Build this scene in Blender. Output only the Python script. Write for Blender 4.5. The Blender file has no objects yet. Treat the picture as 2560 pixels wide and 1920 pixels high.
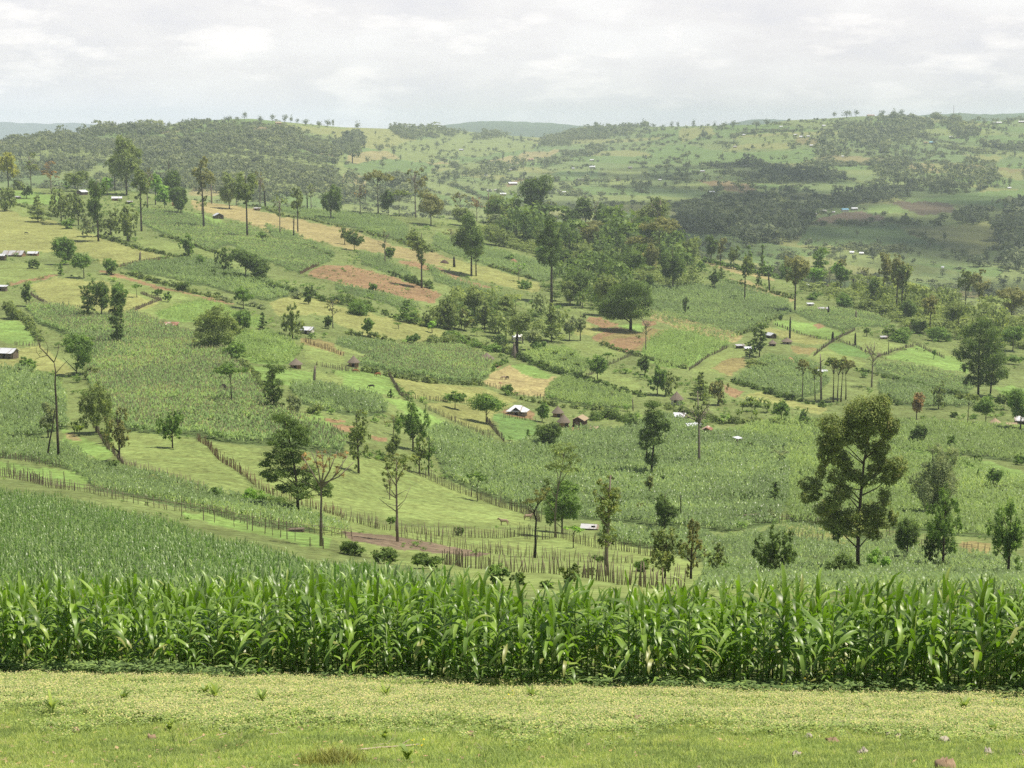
# Highland farmland: maize in front, patchwork hillside, wooded hills beyond.
import bpy, math, numpy as np
from mathutils import Vector

RNG = np.random.default_rng(7)
W0, H0, F = 2560, 1920, 4200.0
PITCH = math.atan(630 / F)
CP, SP = math.cos(PITCH), math.sin(PITCH)
scene = bpy.context.scene
COL = scene.collection


# ------------------------------------------------------------------ picture <-> world directions
CROPS = dict(A=(0, 240), B=(850, 240), C=(1700, 240), D=(0, 660), E=(850, 660), F=(1700, 660),
             G=(0, 1000), H=(850, 1000), I=(1700, 960))


def P(c, x, y):
    if c == 'W':
        return x / 0.86406, y / 0.86406
    ox, oy = CROPS[c]
    return ox + x / 2.5721, oy + y / 2.5721


def PL(c, *pts):
    return [P(c, x, y) for x, y in pts]


def uv(px, py):
    a = (np.asarray(px, float) - 1280) / F
    b = (960 - np.asarray(py, float)) / F
    d = CP + b * SP
    return a / d, (SP - b * CP) / d


def v2py(v):
    v = np.asarray(v, float)
    b = (SP - v * CP) / (CP + v * SP)
    return 960 - b * F


def proj(X, Y, Z):
    fw = Y * CP - Z * SP
    return 1280 + F * X / fw, 960 - F * (Y * SP + Z * CP) / fw


def pchip(x, y):
    x = np.asarray(x, float); y = np.asarray(y, float)
    h = np.diff(x); dl = np.diff(y) / h
    m = np.zeros_like(y)
    for i in range(1, len(x) - 1):
        if dl[i - 1] * dl[i] > 0:
            w1 = 2 * h[i] + h[i - 1]; w2 = h[i] + 2 * h[i - 1]
            m[i] = (w1 + w2) / (w1 / dl[i - 1] + w2 / dl[i])
    m[0], m[-1] = dl[0], dl[-1]

    def f(q):
        q = np.asarray(q, float)
        i = np.clip(np.searchsorted(x, q) - 1, 0, len(x) - 2)
        t = (q - x[i]) / h[i]
        lo = t < 0; hi = t > 1
        tc = np.clip(t, 0, 1)
        r = ((1 + 2 * tc) * (1 - tc) ** 2 * y[i] + tc * (1 - tc) ** 2 * h[i] * m[i]
             + tc ** 2 * (3 - 2 * tc) * y[i + 1] + tc ** 2 * (tc - 1) * h[i] * m[i + 1])
        r = np.where(lo, y[0] + m[0] * (q - x[0]), r)
        return np.where(hi, y[-1] + m[-1] * (q - x[-1]), r)
    return f


NEAR = {
    -640: [(1920, 21), (1680, 36), (1535, 85), (1460, 115), (1340, 155), (1230, 205), (1170, 260), (1060, 340), (960, 420), (850, 520), (720, 680), (620, 830), (530, 1040), (460, 1260)],
    0: [(1920, 19.5), (1690, 33), (1544, 85), (1460, 115), (1345, 155), (1239, 205), (1190, 260), (1150, 290), (1080, 340), (1000, 410), (890, 510), (800, 600), (720, 690), (640, 820), (540, 1030), (470, 1250)],
    640: [(1920, 19), (1705, 32), (1560, 62), (1480, 98), (1389, 150), (1330, 195), (1290, 225), (1250, 255), (1150, 310), (1080, 355), (1000, 412), (900, 510), (800, 630), (700, 770), (600, 960), (520, 1200)],
    1280: [(1920, 19), (1720, 32), (1548, 60), (1465, 100), (1408, 190), (1330, 260), (1250, 330), (1150, 400), (1030, 500), (950, 570), (850, 690), (740, 850), (640, 1050), (560, 1300)],
    1920: [(1920, 18.5), (1735, 31), (1570, 56), (1480, 100), (1430, 180), (1330, 270), (1250, 340), (1150, 420), (1050, 510), (950, 610), (850, 740), (760, 900), (690, 1080), (650, 1250)],
    2560: [(1920, 18), (1750, 30), (1580, 56), (1490, 100), (1440, 190), (1340, 270), (1250, 340), (1150, 420), (1060, 520), (950, 650), (850, 800), (790, 950), (740, 1100)],
    3200: [(1920, 18), (1760, 30), (1590, 56), (1500, 100), (1450, 190), (1350, 270), (1260, 340), (1170, 420), (1080, 520), (980, 650), (890, 800), (830, 950), (790, 1100)],
}
FAR = {
    -640: [(560, 1580), (470, 1900), (420, 2250), (353, 2700), (280, 3300)],
    0: [(560, 1570), (470, 1900), (420, 2300), (353, 2800), (280, 3400)],
    640: [(580, 1580), (470, 2050), (400, 2500), (330, 3000), (280, 3500)],
    1280: [(640, 1550), (560, 1900), (500, 2400), (440, 3000), (380, 3900), (322, 5000), (280, 5800)],
    1920: [(740, 1400), (640, 1680), (560, 2050), (480, 2650), (420, 3200), (350, 3900), (300, 4500), (280, 4800)],
    2560: [(850, 1280), (700, 1600), (600, 1950), (520, 2400), (450, 2900), (380, 3500), (297, 4300), (280, 4600)],
    3200: [(870, 1280), (700, 1600), (600, 1950), (520, 2400), (450, 2900), (380, 3500), (297, 4300), (280, 4600)],
}


def make_surface(tab):
    cols = []
    for k in sorted(tab):
        pts = sorted(tab[k])
        cols.append(pchip([p[0] for p in pts], np.log([p[1] for p in pts])))

    def D(pxe, py):
        pxe, py = np.broadcast_arrays(np.asarray(pxe, float), np.asarray(py, float))
        E = np.stack([c(py) for c in cols])
        t = np.clip((pxe + 640) / 640, 0, len(cols) - 1.0001)
        i = np.floor(t).astype(int); f = t - i
        g = lambda k: np.take_along_axis(E, np.clip(k, 0, len(cols) - 1)[None], 0)[0]
        a, b, c, d = g(i - 1), g(i), g(i + 1), g(i + 2)
        r = b + 0.5 * f * (c - a + f * (2 * a - 5 * b + 4 * c - d + f * (3 * (b - c) + d - a)))
        return np.exp(r)
    return D


D_near = make_surface(NEAR)
D_far = make_surface(FAR)
_lin = lambda pts: (lambda q: np.interp(q, [p[0] for p in pts], [p[1] for p in pts]))
ridge = pchip([-700, 0, 300, 560, 800, 1000, 1280, 1560, 1700, 1914, 2050, 2205, 2361, 2560, 3200],
              [468, 470, 476, 510, 525, 540, 560, 606, 638, 687, 710, 734, 765, 797, 850])
farbase = _lin([(-700, 520), (0, 520), (640, 548), (1280, 620), (1700, 692), (1920, 720), (2560, 838), (3200, 880)])
sky_line = _lin([(-700, 372), (0, 354), (120, 346), (235, 330), (300, 314), (390, 322), (470, 304), (600, 297), (640, 297), (740, 307), (860, 318), (980, 322),
                 (1100, 322), (1180, 330), (1260, 338), (1350, 344), (1430, 334), (1500, 316), (1580, 317), (1700, 316), (1900, 311), (1960, 301), (2050, 297), (2130, 291), (2200, 290),
                 (2290, 291), (2350, 301), (2450, 303), (2560, 297), (3200, 300)])


def ground(px, py, layer=None):
    """world point on the terrain seen at a picture point"""
    u, v = uv(px, py)
    pxe = 1280 + u * F
    py = np.asarray(py, float)
    r = ridge(pxe)
    if layer == 'n':
        pyc = np.maximum(py, r + 1.5); near = np.ones_like(pyc, bool)
    elif layer == 'f':
        pyc = np.minimum(np.maximum(py, sky_line(pxe) + .5), farbase(pxe)); near = np.zeros_like(pyc, bool)
    else:
        near = py > r
        pyc = np.where(near, py, np.clip(py, sky_line(pxe) + .5, farbase(pxe)))
    _, v = uv(px, pyc)
    D = np.where(near, D_near(pxe, pyc), D_far(pxe, pyc))
    return u * D, D, -v * D


# ------------------------------------------------------------------ materials
def new_mat(name):
    m = bpy.data.materials.new(name); m.use_nodes = True
    nt = m.node_tree; nt.nodes.clear()
    out = nt.nodes.new('ShaderNodeOutputMaterial')
    return m, nt, out


def N(nt, typ, **kw):
    n = nt.nodes.new(typ)
    for k, v in kw.items():
        if k.startswith('i_'):
            n.inputs[k[2:].replace('_', ' ')].default_value = v
        else:
            setattr(n, k, v)
    return n


def ramp(nt, stops):
    r = nt.nodes.new('ShaderNodeValToRGB')
    el = r.color_ramp.elements
    while len(el) < len(stops):
        el.new(0.5)
    for e, (p, c) in zip(el, stops):
        e.position = p; e.color = (*c, 1)
    return r


def c3(c, k):
    return tuple(min(1, x * k) for x in c)


def leaf_mat(name, base, trans=0.3, rough=0.55, spec=0.3, tip=None, lo=0.55, hi=1.55, tcol=None):
    m, nt, out = new_mat(name)
    at = N(nt, 'ShaderNodeAttribute', attribute_name='rnd')
    lt = (min(1, base[0] * hi * 1.12), base[1] * hi, base[2] * hi * .8)
    stops = [(0, c3(base, lo)), (0.5, base), (1, lt)]
    if tip:
        stops = [(0, c3(base, lo)), (0.42, base), (0.72, lt), (0.9, tip)]
    rp = ramp(nt, stops)
    nt.links.new(at.outputs['Fac'], rp.inputs['Fac'])
    pb = N(nt, 'ShaderNodeBsdfPrincipled')
    pb.inputs['Roughness'].default_value = rough
    pb.inputs['Specular IOR Level'].default_value = spec
    nt.links.new(rp.outputs['Color'], pb.inputs['Base Color'])
    tr = N(nt, 'ShaderNodeBsdfTranslucent')
    hs = N(nt, 'ShaderNodeHueSaturation'); hs.inputs['Value'].default_value = 1.5; hs.inputs['Hue'].default_value = 0.49; hs.inputs['Saturation'].default_value = 1.1
    nt.links.new(rp.outputs['Color'], hs.inputs['Color'])
    if tcol:
        r2 = ramp(nt, [(0, c3(tcol, .6)), (.5, tcol), (1, c3(tcol, 1.4))])
        nt.links.new(at.outputs['Fac'], r2.inputs['Fac']); nt.links.new(r2.outputs['Color'], tr.inputs['Color'])
    else:
        nt.links.new(hs.outputs['Color'], tr.inputs['Color'])
    mx = N(nt, 'ShaderNodeMixShader'); mx.inputs[0].default_value = trans
    nt.links.new(pb.outputs[0], mx.inputs[1]); nt.links.new(tr.outputs[0], mx.inputs[2])
    nt.links.new(mx.outputs[0], out.inputs['Surface'])
    return m


def rough_mat(name, c1, c2, scale=3.0, rough=0.9, spec=0.2, bump=0.3, stretch=(1, 1, 1), metallic=0.0, detail=5, dist=0.03):
    m, nt, out = new_mat(name)
    tc = N(nt, 'ShaderNodeTexCoord')
    mp = N(nt, 'ShaderNodeMapping'); mp.inputs['Scale'].default_value = stretch
    nt.links.new(tc.outputs['Object'], mp.inputs['Vector'])
    nz = N(nt, 'ShaderNodeTexNoise'); nz.inputs['Scale'].default_value = scale; nz.inputs['Detail'].default_value = detail
    nt.links.new(mp.outputs[0], nz.inputs['Vector'])
    rp = ramp(nt, [(0.3, c1), (0.72, c2)])
    nt.links.new(nz.outputs['Fac'], rp.inputs['Fac'])
    pb = N(nt, 'ShaderNodeBsdfPrincipled')
    pb.inputs['Roughness'].default_value = rough; pb.inputs['Specular IOR Level'].default_value = spec
    pb.inputs['Metallic'].default_value = metallic
    nt.links.new(rp.outputs['Color'], pb.inputs['Base Color'])
    if bump:
        bp = N(nt, 'ShaderNodeBump'); bp.inputs['Strength'].default_value = bump; bp.inputs['Distance'].default_value = dist
        nt.links.new(nz.outputs['Fac'], bp.inputs['Height'])
        nt.links.new(bp.outputs[0], pb.inputs['Normal'])
    nt.links.new(pb.outputs[0], out.inputs['Surface'])
    return m


def roof_mat(name, c1, c2, rust, amount, rough=0.45, metallic=0.3):
    """corrugated sheet: ribs in the bump, rust in patches"""
    m, nt, out = new_mat(name)
    tc = N(nt, 'ShaderNodeTexCoord')
    wv = N(nt, 'ShaderNodeTexWave', wave_type='BANDS', bands_direction='X'); wv.inputs['Scale'].default_value = 1.6
    nt.links.new(tc.outputs['Object'], wv.inputs['Vector'])
    mp = N(nt, 'ShaderNodeMapping'); mp.inputs['Scale'].default_value = (1.0, .12, .12)
    nt.links.new(tc.outputs['Object'], mp.inputs['Vector'])
    nz = N(nt, 'ShaderNodeTexNoise'); nz.inputs['Scale'].default_value = 1.1; nz.inputs['Detail'].default_value = 6
    nt.links.new(mp.outputs[0], nz.inputs['Vector'])
    rp = ramp(nt, [(max(0, .62 - amount * .3), c1), (.66 - amount * .25, c2), (min(1, .78 - amount * .3), rust)])
    nt.links.new(nz.outputs['Fac'], rp.inputs['Fac'])
    pb = N(nt, 'ShaderNodeBsdfPrincipled'); pb.inputs['Roughness'].default_value = rough; pb.inputs['Metallic'].default_value = metallic
    nt.links.new(rp.outputs['Color'], pb.inputs['Base Color'])
    bp = N(nt, 'ShaderNodeBump'); bp.inputs['Strength'].default_value = .4; bp.inputs['Distance'].default_value = .03
    nt.links.new(wv.outputs['Fac'], bp.inputs['Height']); nt.links.new(bp.outputs[0], pb.inputs['Normal'])
    nt.links.new(pb.outputs[0], out.inputs['Surface'])
    return m


# ------------------------------------------------------------------ mesh helpers
def fast_mesh(name, V, F4=None, F3=None, rnd=None, mats=(), mi=None, smooth=False, colors=None):
    me = bpy.data.meshes.new(name)
    V = np.asarray(V, np.float32)
    n4 = 0 if F4 is None else len(F4); n3 = 0 if F3 is None else len(F3)
    me.vertices.add(len(V)); me.vertices.foreach_set('co', V.ravel())
    loops = []
    if n4: loops.append(np.asarray(F4, np.int32).ravel())
    if n3: loops.append(np.asarray(F3, np.int32).ravel())
    L = np.concatenate(loops)
    me.loops.add(len(L)); me.loops.foreach_set('vertex_index', L)
    tot = np.concatenate([np.full(n4, 4, np.int32), np.full(n3, 3, np.int32)])
    st = np.concatenate([[0], np.cumsum(tot)[:-1]]).astype(np.int32)
    me.polygons.add(n4 + n3)
    me.polygons.foreach_set('loop_start', st); me.polygons.foreach_set('loop_total', tot)
    for m in mats:
        me.materials.append(m)
    if mi is not None:
        me.polygons.foreach_set('material_index', np.asarray(mi, np.int32))
    me.polygons.foreach_set('use_smooth', np.full(n4 + n3, smooth, bool))
    if rnd is not None:
        dom = 'FACE' if len(rnd) == n4 + n3 else 'POINT'
        at = me.attributes.new('rnd', 'FLOAT', dom); at.data.foreach_set('value', np.asarray(rnd, np.float32))
    if colors is not None:
        at = me.attributes.new('field', 'FLOAT_COLOR', 'POINT')
        at.data.foreach_set('color', np.asarray(colors, np.float32).ravel())
    me.update(calc_edges=True)
    return me


class MB:
    """collects quads and triangles of one part"""
    def __init__(s):
        s.V = []; s.Q = []; s.T = []; s.n = 0; s.mq = []; s.mt = []

    def add(s, V, Q=(), T=(), m=0):
        V = np.asarray(V, float).reshape(-1, 3)
        if len(Q):
            s.Q.append(np.asarray(Q) + s.n); s.mq += [m] * len(Q)
        if len(T):
            s.T.append(np.asarray(T) + s.n); s.mt += [m] * len(T)
        s.V.append(V); s.n += len(V)

    def box(s, x0, x1, y0, y1, z0, z1, m=0):
        V = [(x, y, z) for z in (z0, z1) for x, y in ((x0, y0), (x1, y0), (x1, y1), (x0, y1))]
        s.add(V, [(3, 2, 1, 0), (4, 5, 6, 7), (0, 1, 5, 4), (1, 2, 6, 5), (2, 3, 7, 6), (3, 0, 4, 7)], m=m)

    def tube(s, pts, rad, n=6, m=0):
        pts = np.asarray(pts, float); k = len(pts)
        rad = np.broadcast_to(np.asarray(rad, float), (k,))
        V = []
        for i in range(k):
            d = pts[min(i + 1, k - 1)] - pts[max(i - 1, 0)]
            d = d / (np.linalg.norm(d) + 1e-9)
            a = np.cross(d, (0, 1, 0.13)); a /= np.linalg.norm(a) + 1e-9
            b = np.cross(d, a)
            for j in range(n):
                t = 2 * math.pi * j / n
                V.append(pts[i] + rad[i] * (a * math.cos(t) + b * math.sin(t)))
        Q = [(i * n + j, i * n + (j + 1) % n, (i + 1) * n + (j + 1) % n, (i + 1) * n + j) for i in range(k - 1) for j in range(n)]
        V.append(pts[0]); V.append(pts[-1])
        T = [(k * n, (j + 1) % n, j) for j in range(n)] + [(k * n + 1, (k - 1) * n + j, (k - 1) * n + (j + 1) % n) for j in range(n)]
        s.add(V, Q, T, m)

    def lathe(s, prof, n=20, m=0, jit=0.0, rng=None):
        V = []; k = len(prof)
        for r, z in prof:
            for j in range(n):
                t = 2 * math.pi * j / n
                q = r * (1 + (rng.uniform(-jit, jit) if jit else 0))
                V.append((q * math.cos(t), q * math.sin(t), z + (rng.uniform(-jit, jit) * .3 if jit else 0)))
        Q = [(i * n + j, i * n + (j + 1) % n, (i + 1) * n + (j + 1) % n, (i + 1) * n + j) for i in range(k - 1) for j in range(n)]
        s.add(V, Q, m=m)

    def mesh(s, name, mats, smooth=False):
        V = np.concatenate(s.V)
        return fast_mesh(name, V, np.concatenate(s.Q) if s.Q else None, np.concatenate(s.T) if s.T else None,
                         mats=mats, mi=s.mq + s.mt, smooth=smooth)


def link(name, me, parent=None, loc=None, rz=None):
    o = bpy.data.objects.new(name, me); COL.objects.link(o)
    if parent is not None: o.parent = parent
    if loc is not None: o.location = loc
    if rz is not None: o.rotation_euler = (0, 0, rz)
    return o


def tag(o, label=None, cat=None, group=None, kind=None):
    if label: o['label'] = label
    if cat: o['category'] = cat
    if group: o['group'] = group
    if kind: o['kind'] = kind
    return o


def empty(name, loc, rz=0):
    o = bpy.data.objects.new(name, None); COL.objects.link(o)
    o.location = loc; o.rotation_euler = (0, 0, rz); o.empty_display_size = 0.3
    return o


def inpoly(px, py, poly):
    px = np.asarray(px); py = np.asarray(py)
    r = np.zeros(px.shape, bool); n = len(poly); j = n - 1
    for i in range(n):
        xi, yi = poly[i]; xj, yj = poly[j]
        if yi != yj:
            c = ((yi > py) != (yj > py)) & (px < (xj - xi) * (py - yi) / (yj - yi) + xi)
            r ^= c
        j = i
    return r


def smooth_noise(px, py, sx, sy, seed):
    """cheap value noise for wobbling edges"""
    r = np.random.default_rng(seed).uniform(-1, 1, (64, 64))
    x = np.asarray(px) / sx; y = np.asarray(py) / sy
    i = np.floor(x).astype(int); j = np.floor(y).astype(int); fx = x - i; fy = y - j
    fx = fx * fx * (3 - 2 * fx); fy = fy * fy * (3 - 2 * fy)
    g = lambda a, b: r[a % 64, b % 64]
    return (g(i, j) * (1 - fx) + g(i + 1, j) * fx) * (1 - fy) + (g(i, j + 1) * (1 - fx) + g(i + 1, j + 1) * fx) * fy
# ------------------------------------------------------------------ fields of the hillside (outlines on the ground)
PAST = (.19, .24, .075); PASTY = (.235, .25, .085); BRT = (.175, .265, .07); EMER = (.125, .205, .058)
TAN = (.285, .245, .11); SOIL = (.24, .16, .085); SOILG = (.215, .185, .075); ROUGH = (.155, .195, .065); CORN = (.085, .12, .042)
DSOIL = (.10, .062, .05)

# (colour, outline, maize: None or (density, height, kind, label))
FIELDS = [
    (BRT, PL('A', (95, 605), (250, 620), (400, 640), (370, 705), (100, 685)), None),
    (PASTY, PL('A', (-30, 725), (120, 745), (330, 800), (640, 905), (860, 970), (1060, 1030), (900, 1060), (760, 1095), (650, 1080), (560, 1000), (300, 1000), (-30, 1010)), None),
    (PAST, PL('A', (50, 690), (180, 720), (330, 770), (200, 790), (40, 740)), None),
    (PAST, PL('A', (880, 930), (1010, 920), (1150, 950), (1390, 1010), (1390, 1060), (1150, 1030), (960, 990)), None),
    (TAN, PL('A', (1220, 665), (1420, 690), (1600, 725), (1800, 775), (2212, 855), (2300, 900), (2300, 990), (2150, 960), (1900, 900), (1720, 870), (1600, 815), (1350, 760), (1230, 720)), None),
    (BRT, PL('A', (1120, 735), (1220, 745), (1420, 800), (1470, 830), (1360, 830), (1180, 775)), None),
    (CORN, PL('A', (900, 735), (1080, 725), (1230, 770), (1400, 830), (1560, 840), (1700, 890), (1640, 935), (1480, 960), (1330, 1000), (1180, 940), (1000, 870), (905, 820)), (.45, 2.0, 'tan', 'maize plot on the left ridge below the metal-roofed house')),
    (CORN, PL('A', (1700, 830), (1880, 880), (2140, 1000), (2140, 1035), (1960, 1000), (1760, 925)), (.45, 1.7, 'green', 'narrow strip of maize below the tan pasture on the ridge')),
    (CORN, PL('A', (1490, 945), (1720, 925), (1950, 940), (2040, 1000), (2130, 1050), (2080, 1080), (1930, 1140), (1740, 1080), (1560, 1010)), (.45, 1.9, 'tan', 'pale maize plot just left of the red ploughed field')),
    (CORN, PL('A', (770, 1100), (1000, 1070), (1250, 1035), (1400, 1085), (1700, 1190), (1860, 1245), (1850, 1290), (1740, 1325), (1560, 1300), (1380, 1240), (1100, 1180), (850, 1130)), (.45, 2.1, 'green', 'long dark green maize field above the rusty shed')),
    (CORN, PL('A', (1700, 690), (1980, 690), (2212, 790), (2300, 860), (2212, 835), (1900, 770), (1680, 720)), (.4, 1.8, 'green', 'bright maize plot on the crest of the ridge')),
    # centre top
    (CORN, PL('B', (-20, 730), (140, 720), (420, 830), (440, 960), (250, 890), (60, 850), (-20, 830)), (.4, 1.9, 'green', 'maize plot at the crest below the branching tree')),
    (TAN, PL('B', (-20, 840), (60, 860), (330, 955), (480, 990), (620, 1020), (740, 1055), (960, 1110), (1200, 1180), (1290, 1230), (1180, 1220), (980, 1160), (700, 1110), (560, 1075), (380, 1050), (140, 985), (-20, 950)), None),
    (PASTY, PL('B', (620, 1040), (760, 1060), (1000, 1115), (1270, 1190), (1290, 1260), (1150, 1250), (900, 1180), (700, 1130)), None),
    (SOIL, PL('B', (365, 1062), (480, 1060), (640, 1110), (830, 1190), (990, 1240), (900, 1232), (700, 1165), (520, 1110)), None),
    (CORN, PL('B', (560, 1090), (700, 1170), (950, 1250), (1140, 1320), (1000, 1345), (760, 1260), (610, 1200)), (.42, 1.9, 'green', 'maize strip right of the red ploughed field')),
    (CORN, PL('B', (610, 890), (800, 950), (1000, 990), (1260, 1060), (1500, 1100), (1480, 1160), (1270, 1200), (1100, 1140), (900, 1080), (700, 1020), (590, 960)), (.4, 1.9, 'green', 'maize field below the wooded dip in the ridge')),
    (CORN, PL('B', (100, 1010), (250, 1030), (420, 1120), (490, 1180), (330, 1150), (150, 1090)), (.4, 1.7, 'green', 'small maize plot behind the red ploughed field')),
    (SOIL, PL('W', (662, 592), (700, 572), (760, 575), (860, 601), (950, 634), (935, 652), (895, 650), (840, 634), (755, 618)), None),
    (CORN, PL('E', (-40, 130), (60, 145), (250, 195), (420, 240), (500, 270), (430, 300), (230, 240), (80, 200), (-40, 170)), (.4, 1.8, 'green', 'maize strip along the lower edge of the red ploughed field')),
    # left middle
    (PAST, PL('D', (-20, -10), (280, -5), (390, 60), (200, 100), (70, 130), (-20, 125)), None),
    (PASTY, PL('D', (190, 130), (380, 82), (560, 110), (640, 100), (1020, 250), (850, 330), (560, 300), (330, 275), (240, 210)), None),
    (SOIL, PL('D', (60, 122), (200, 92), (370, 66), (372, 78), (210, 108), (70, 138)), None),
    (SOIL, PL('D', (640, 40), (860, 95), (1180, 180), (1420, 235), (1500, 262), (1420, 256), (1180, 200), (860, 118), (640, 58)), None),
    (PAST, PL('D', (640, 70), (880, 130), (1290, 215), (1060, 260), (850, 190)), None),
    (CORN, PL('D', (150, 275), (420, 290), (620, 350), (850, 335), (1010, 390), (1240, 470), (1310, 520), (1420, 585), (1540, 690), (1720, 890), (1770, 960), (2090, 1090), (2212, 1150), (2212, 1235), (1990, 1200), (1740, 1160), (1470, 1150), (1280, 1120), (1060, 1110), (830, 1085), (640, 940), (560, 760), (560, 640), (460, 470), (330, 420), (240, 390)), (.8, 2.4, 'tan', 'big maize field with tan tassels in the middle of the left slope')),
    (CORN, PL('D', (-60, 690), (130, 690), (300, 730), (380, 800), (420, 900), (430, 1060), (200, 1110), (-60, 1140)), (.9, 2.2, 'green', 'dark green maize field at the left edge behind the dead tree')),
    (BRT, PL('D', (-40, 365), (130, 365), (200, 430), (255, 500), (120, 525), (-40, 480)), None),
    (PASTY, PL('D', (110, 540), (260, 530), (360, 600), (480, 700), (400, 720), (280, 690), (-40, 660), (-40, 610), (120, 610)), None),
    (PAST, PL('D', (850, 320), (1040, 250), (1260, 200), (1330, 225), (1160, 280), (960, 340)), None),
    (BRT, PL('D', (1000, 320), (1140, 260), (1310, 228), (1560, 320), (1700, 340), (1680, 420), (1440, 380), (1240, 375), (1020, 350)), (.5, 1.3, 'lime', 'young bright green maize plot behind the rusty shed')),
    (PASTY, PL('D', (1720, 255), (1860, 208), (2010, 225), (2212, 290), (2212, 400), (2100, 330), (1960, 330), (1790, 330)), None),
    (BRT, PL('D', (1540, 440), (1750, 450), (1870, 510), (1920, 580), (1860, 640), (1640, 640), (1480, 560)), (.75, 2.0, 'lime', 'bright maize plot right of the broad olive tree')),
    (BRT, PL('D', (1550, 640), (1700, 660), (1860, 680), (2030, 690), (2010, 760), (1870, 775), (1740, 770), (1640, 730)), None),
    (SOILG, PL('D', (1940, 470), (2060, 480), (2212, 540), (2212, 600), (2100, 575), (1950, 520)), None),
    (PAST, PL('D', (1950, 525), (2212, 595), (2212, 670), (1980, 630)), None),
    (PAST, PL('E', (-20, 480), (110, 530), (260, 560), (260, 610), (-20, 560)), None),
    # centre
    (PASTY, PL('E', (-20, 275), (110, 290), (250, 330), (450, 370), (620, 410), (700, 440), (600, 500), (440, 485), (300, 480), (180, 470), (-20, 380)), None),
    (CORN, PL('E', (-20, 485), (160, 490), (330, 520), (380, 545), (280, 590), (130, 570), (-20, 525)), (.6, 1.8, 'green', 'small maize plot behind the thatched hut with a fenced yard')),
    (CORN, PL('E', (100, 650), (220, 590), (340, 555), (560, 520), (780, 540), (900, 590), (975, 650), (960, 720), (890, 765), (740, 765), (480, 720), (270, 690)), (.75, 2.3, 'tan', 'oval maize field with tan tassels in front of the white-walled hut')),
    (BRT, PL('E', (-20, 680), (140, 690), (310, 712), (345, 770), (385, 850), (230, 835), (-20, 800)), None),
    (PAST, PL('D', (2040, 690), (2212, 720), (2212, 795), (2020, 765)), None),
    (PASTY, PL('E', (345, 728), (560, 750), (760, 780), (920, 790), (1030, 830), (1140, 890), (1000, 895), (700, 885), (430, 855)), None),
    (TAN, PL('E', (920, 765), (1000, 690), (1100, 640), (1220, 690), (1390, 725), (1350, 790), (1310, 860), (1140, 835)), None),
    (BRT, PL('E', (1095, 650), (1180, 640), (1300, 680), (1380, 720), (1280, 745), (1180, 700)), None),
    (PASTY, PL('E', (520, 890), (700, 895), (860, 905), (1100, 900), (1030, 940), (970, 1000), (990, 1080), (820, 1050), (640, 960)), None),
    (BRT, PL('E', (250, 862), (380, 870), (470, 910), (600, 980), (820, 1090), (760, 1100), (600, 1070), (420, 960)), None),
    (EMER, PL('E', (985, 968), (1100, 970), (1250, 1000), (1280, 1080), (1230, 1140), (1060, 1140), (1020, 1060)), None),
    (CORN, PL('D', (1850, 780), (2050, 790), (2212, 820), (2440, 870), (2500, 950), (2380, 985), (2212, 975), (2040, 950), (1900, 890)), (.8, 2.1, 'green', 'maize plot between the dense two-storeyed tree and the split-rail fence')),
    (BRT, PL('D', (1890, 980), (2060, 950), (2140, 1060), (2212, 1110), (2212, 1150), (2060, 1080)), None),
    (SOIL, PL('D', (2075, 995), (2212, 1015), (2212, 1030), (2090, 1020)), None),
    (SOIL, PL('D', (2130, 1035), (2290, 1050), (2260, 1090), (2150, 1068)), None),
    (SOIL, PL('E', (200, 1115), (310, 1118), (300, 1145), (230, 1140)), None),
    (SOIL, PL('E', (1030, 945), (1075, 925), (1215, 935), (1255, 950), (1255, 1000), (1180, 985), (1080, 970)), None),
    (SOIL, PL('E', (1475, 1040), (1600, 1040), (1660, 1060), (1600, 1080), (1480, 1070)), None),
    (SOIL, PL('E', (975, 640), (1050, 645), (1010, 672), (960, 668)), None),
    (SOIL, PL('E', (810, 548), (900, 575), (920, 590), (830, 570)), None),
    (CORN, PL('E', (1160, 590), (1330, 545), (1440, 540), (1560, 620), (1600, 660), (1540, 725), (1320, 690)), (.5, 2.0, 'lime', 'banana and maize garden behind the dark hedge')),
    (CORN, PL('E', (1305, 850), (1370, 760), (1440, 735), (1640, 790), (1870, 850), (1880, 930), (1700, 935), (1500, 910), (1400, 890)), (.8, 1.9, 'lime', 'light green maize field above the pair of thatched huts')),
    (PAST, PL('E', (1440, 510), (1520, 500), (1680, 530), (1870, 590), (1760, 620), (1560, 560)), None),
    (PAST, PL('E', (1590, 735), (1720, 690), (1930, 760), (1920, 820), (1760, 800)), None),
    (SOIL, PL('E', (1580, 340), (1680, 355), (1800, 392), (1690, 420), (1610, 380)), None),
    (PASTY, PL('E', (1500, 400), (1580, 385), (1690, 425), (1600, 465), (1500, 455)), None),
    (SOILG, PL('E', (1610, 475), (1720, 425), (1800, 405), (1980, 415), (2130, 430), (2020, 500), (1880, 585), (1740, 540)), None),
    (SOIL, PL('E', (1700, 500), (1790, 470), (1960, 470), (1900, 540), (1850, 570), (1740, 530)), None),
    (SOIL, PL('E', (1610, 470), (1700, 425), (1780, 405), (1790, 425), (1720, 450), (1640, 490)), None),
    (BRT, PL('E', (1785, 402), (1860, 385), (1960, 392), (1945, 438), (1860, 430)), None),
    (SOIL, PL('E', (1960, 370), (2050, 378), (1990, 405), (1930, 395)), None),
    # right slope
    (CORN, PL('F', (-250, 135), (-60, 140), (60, 120), (200, 150), (290, 95), (420, 150), (560, 200), (690, 235), (710, 310), (590, 365), (480, 420), (390, 455), (180, 400), (-200, 290)), (.42, 1.8, 'green', 'large green maize field on the right slope above the tan stripe')),
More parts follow.
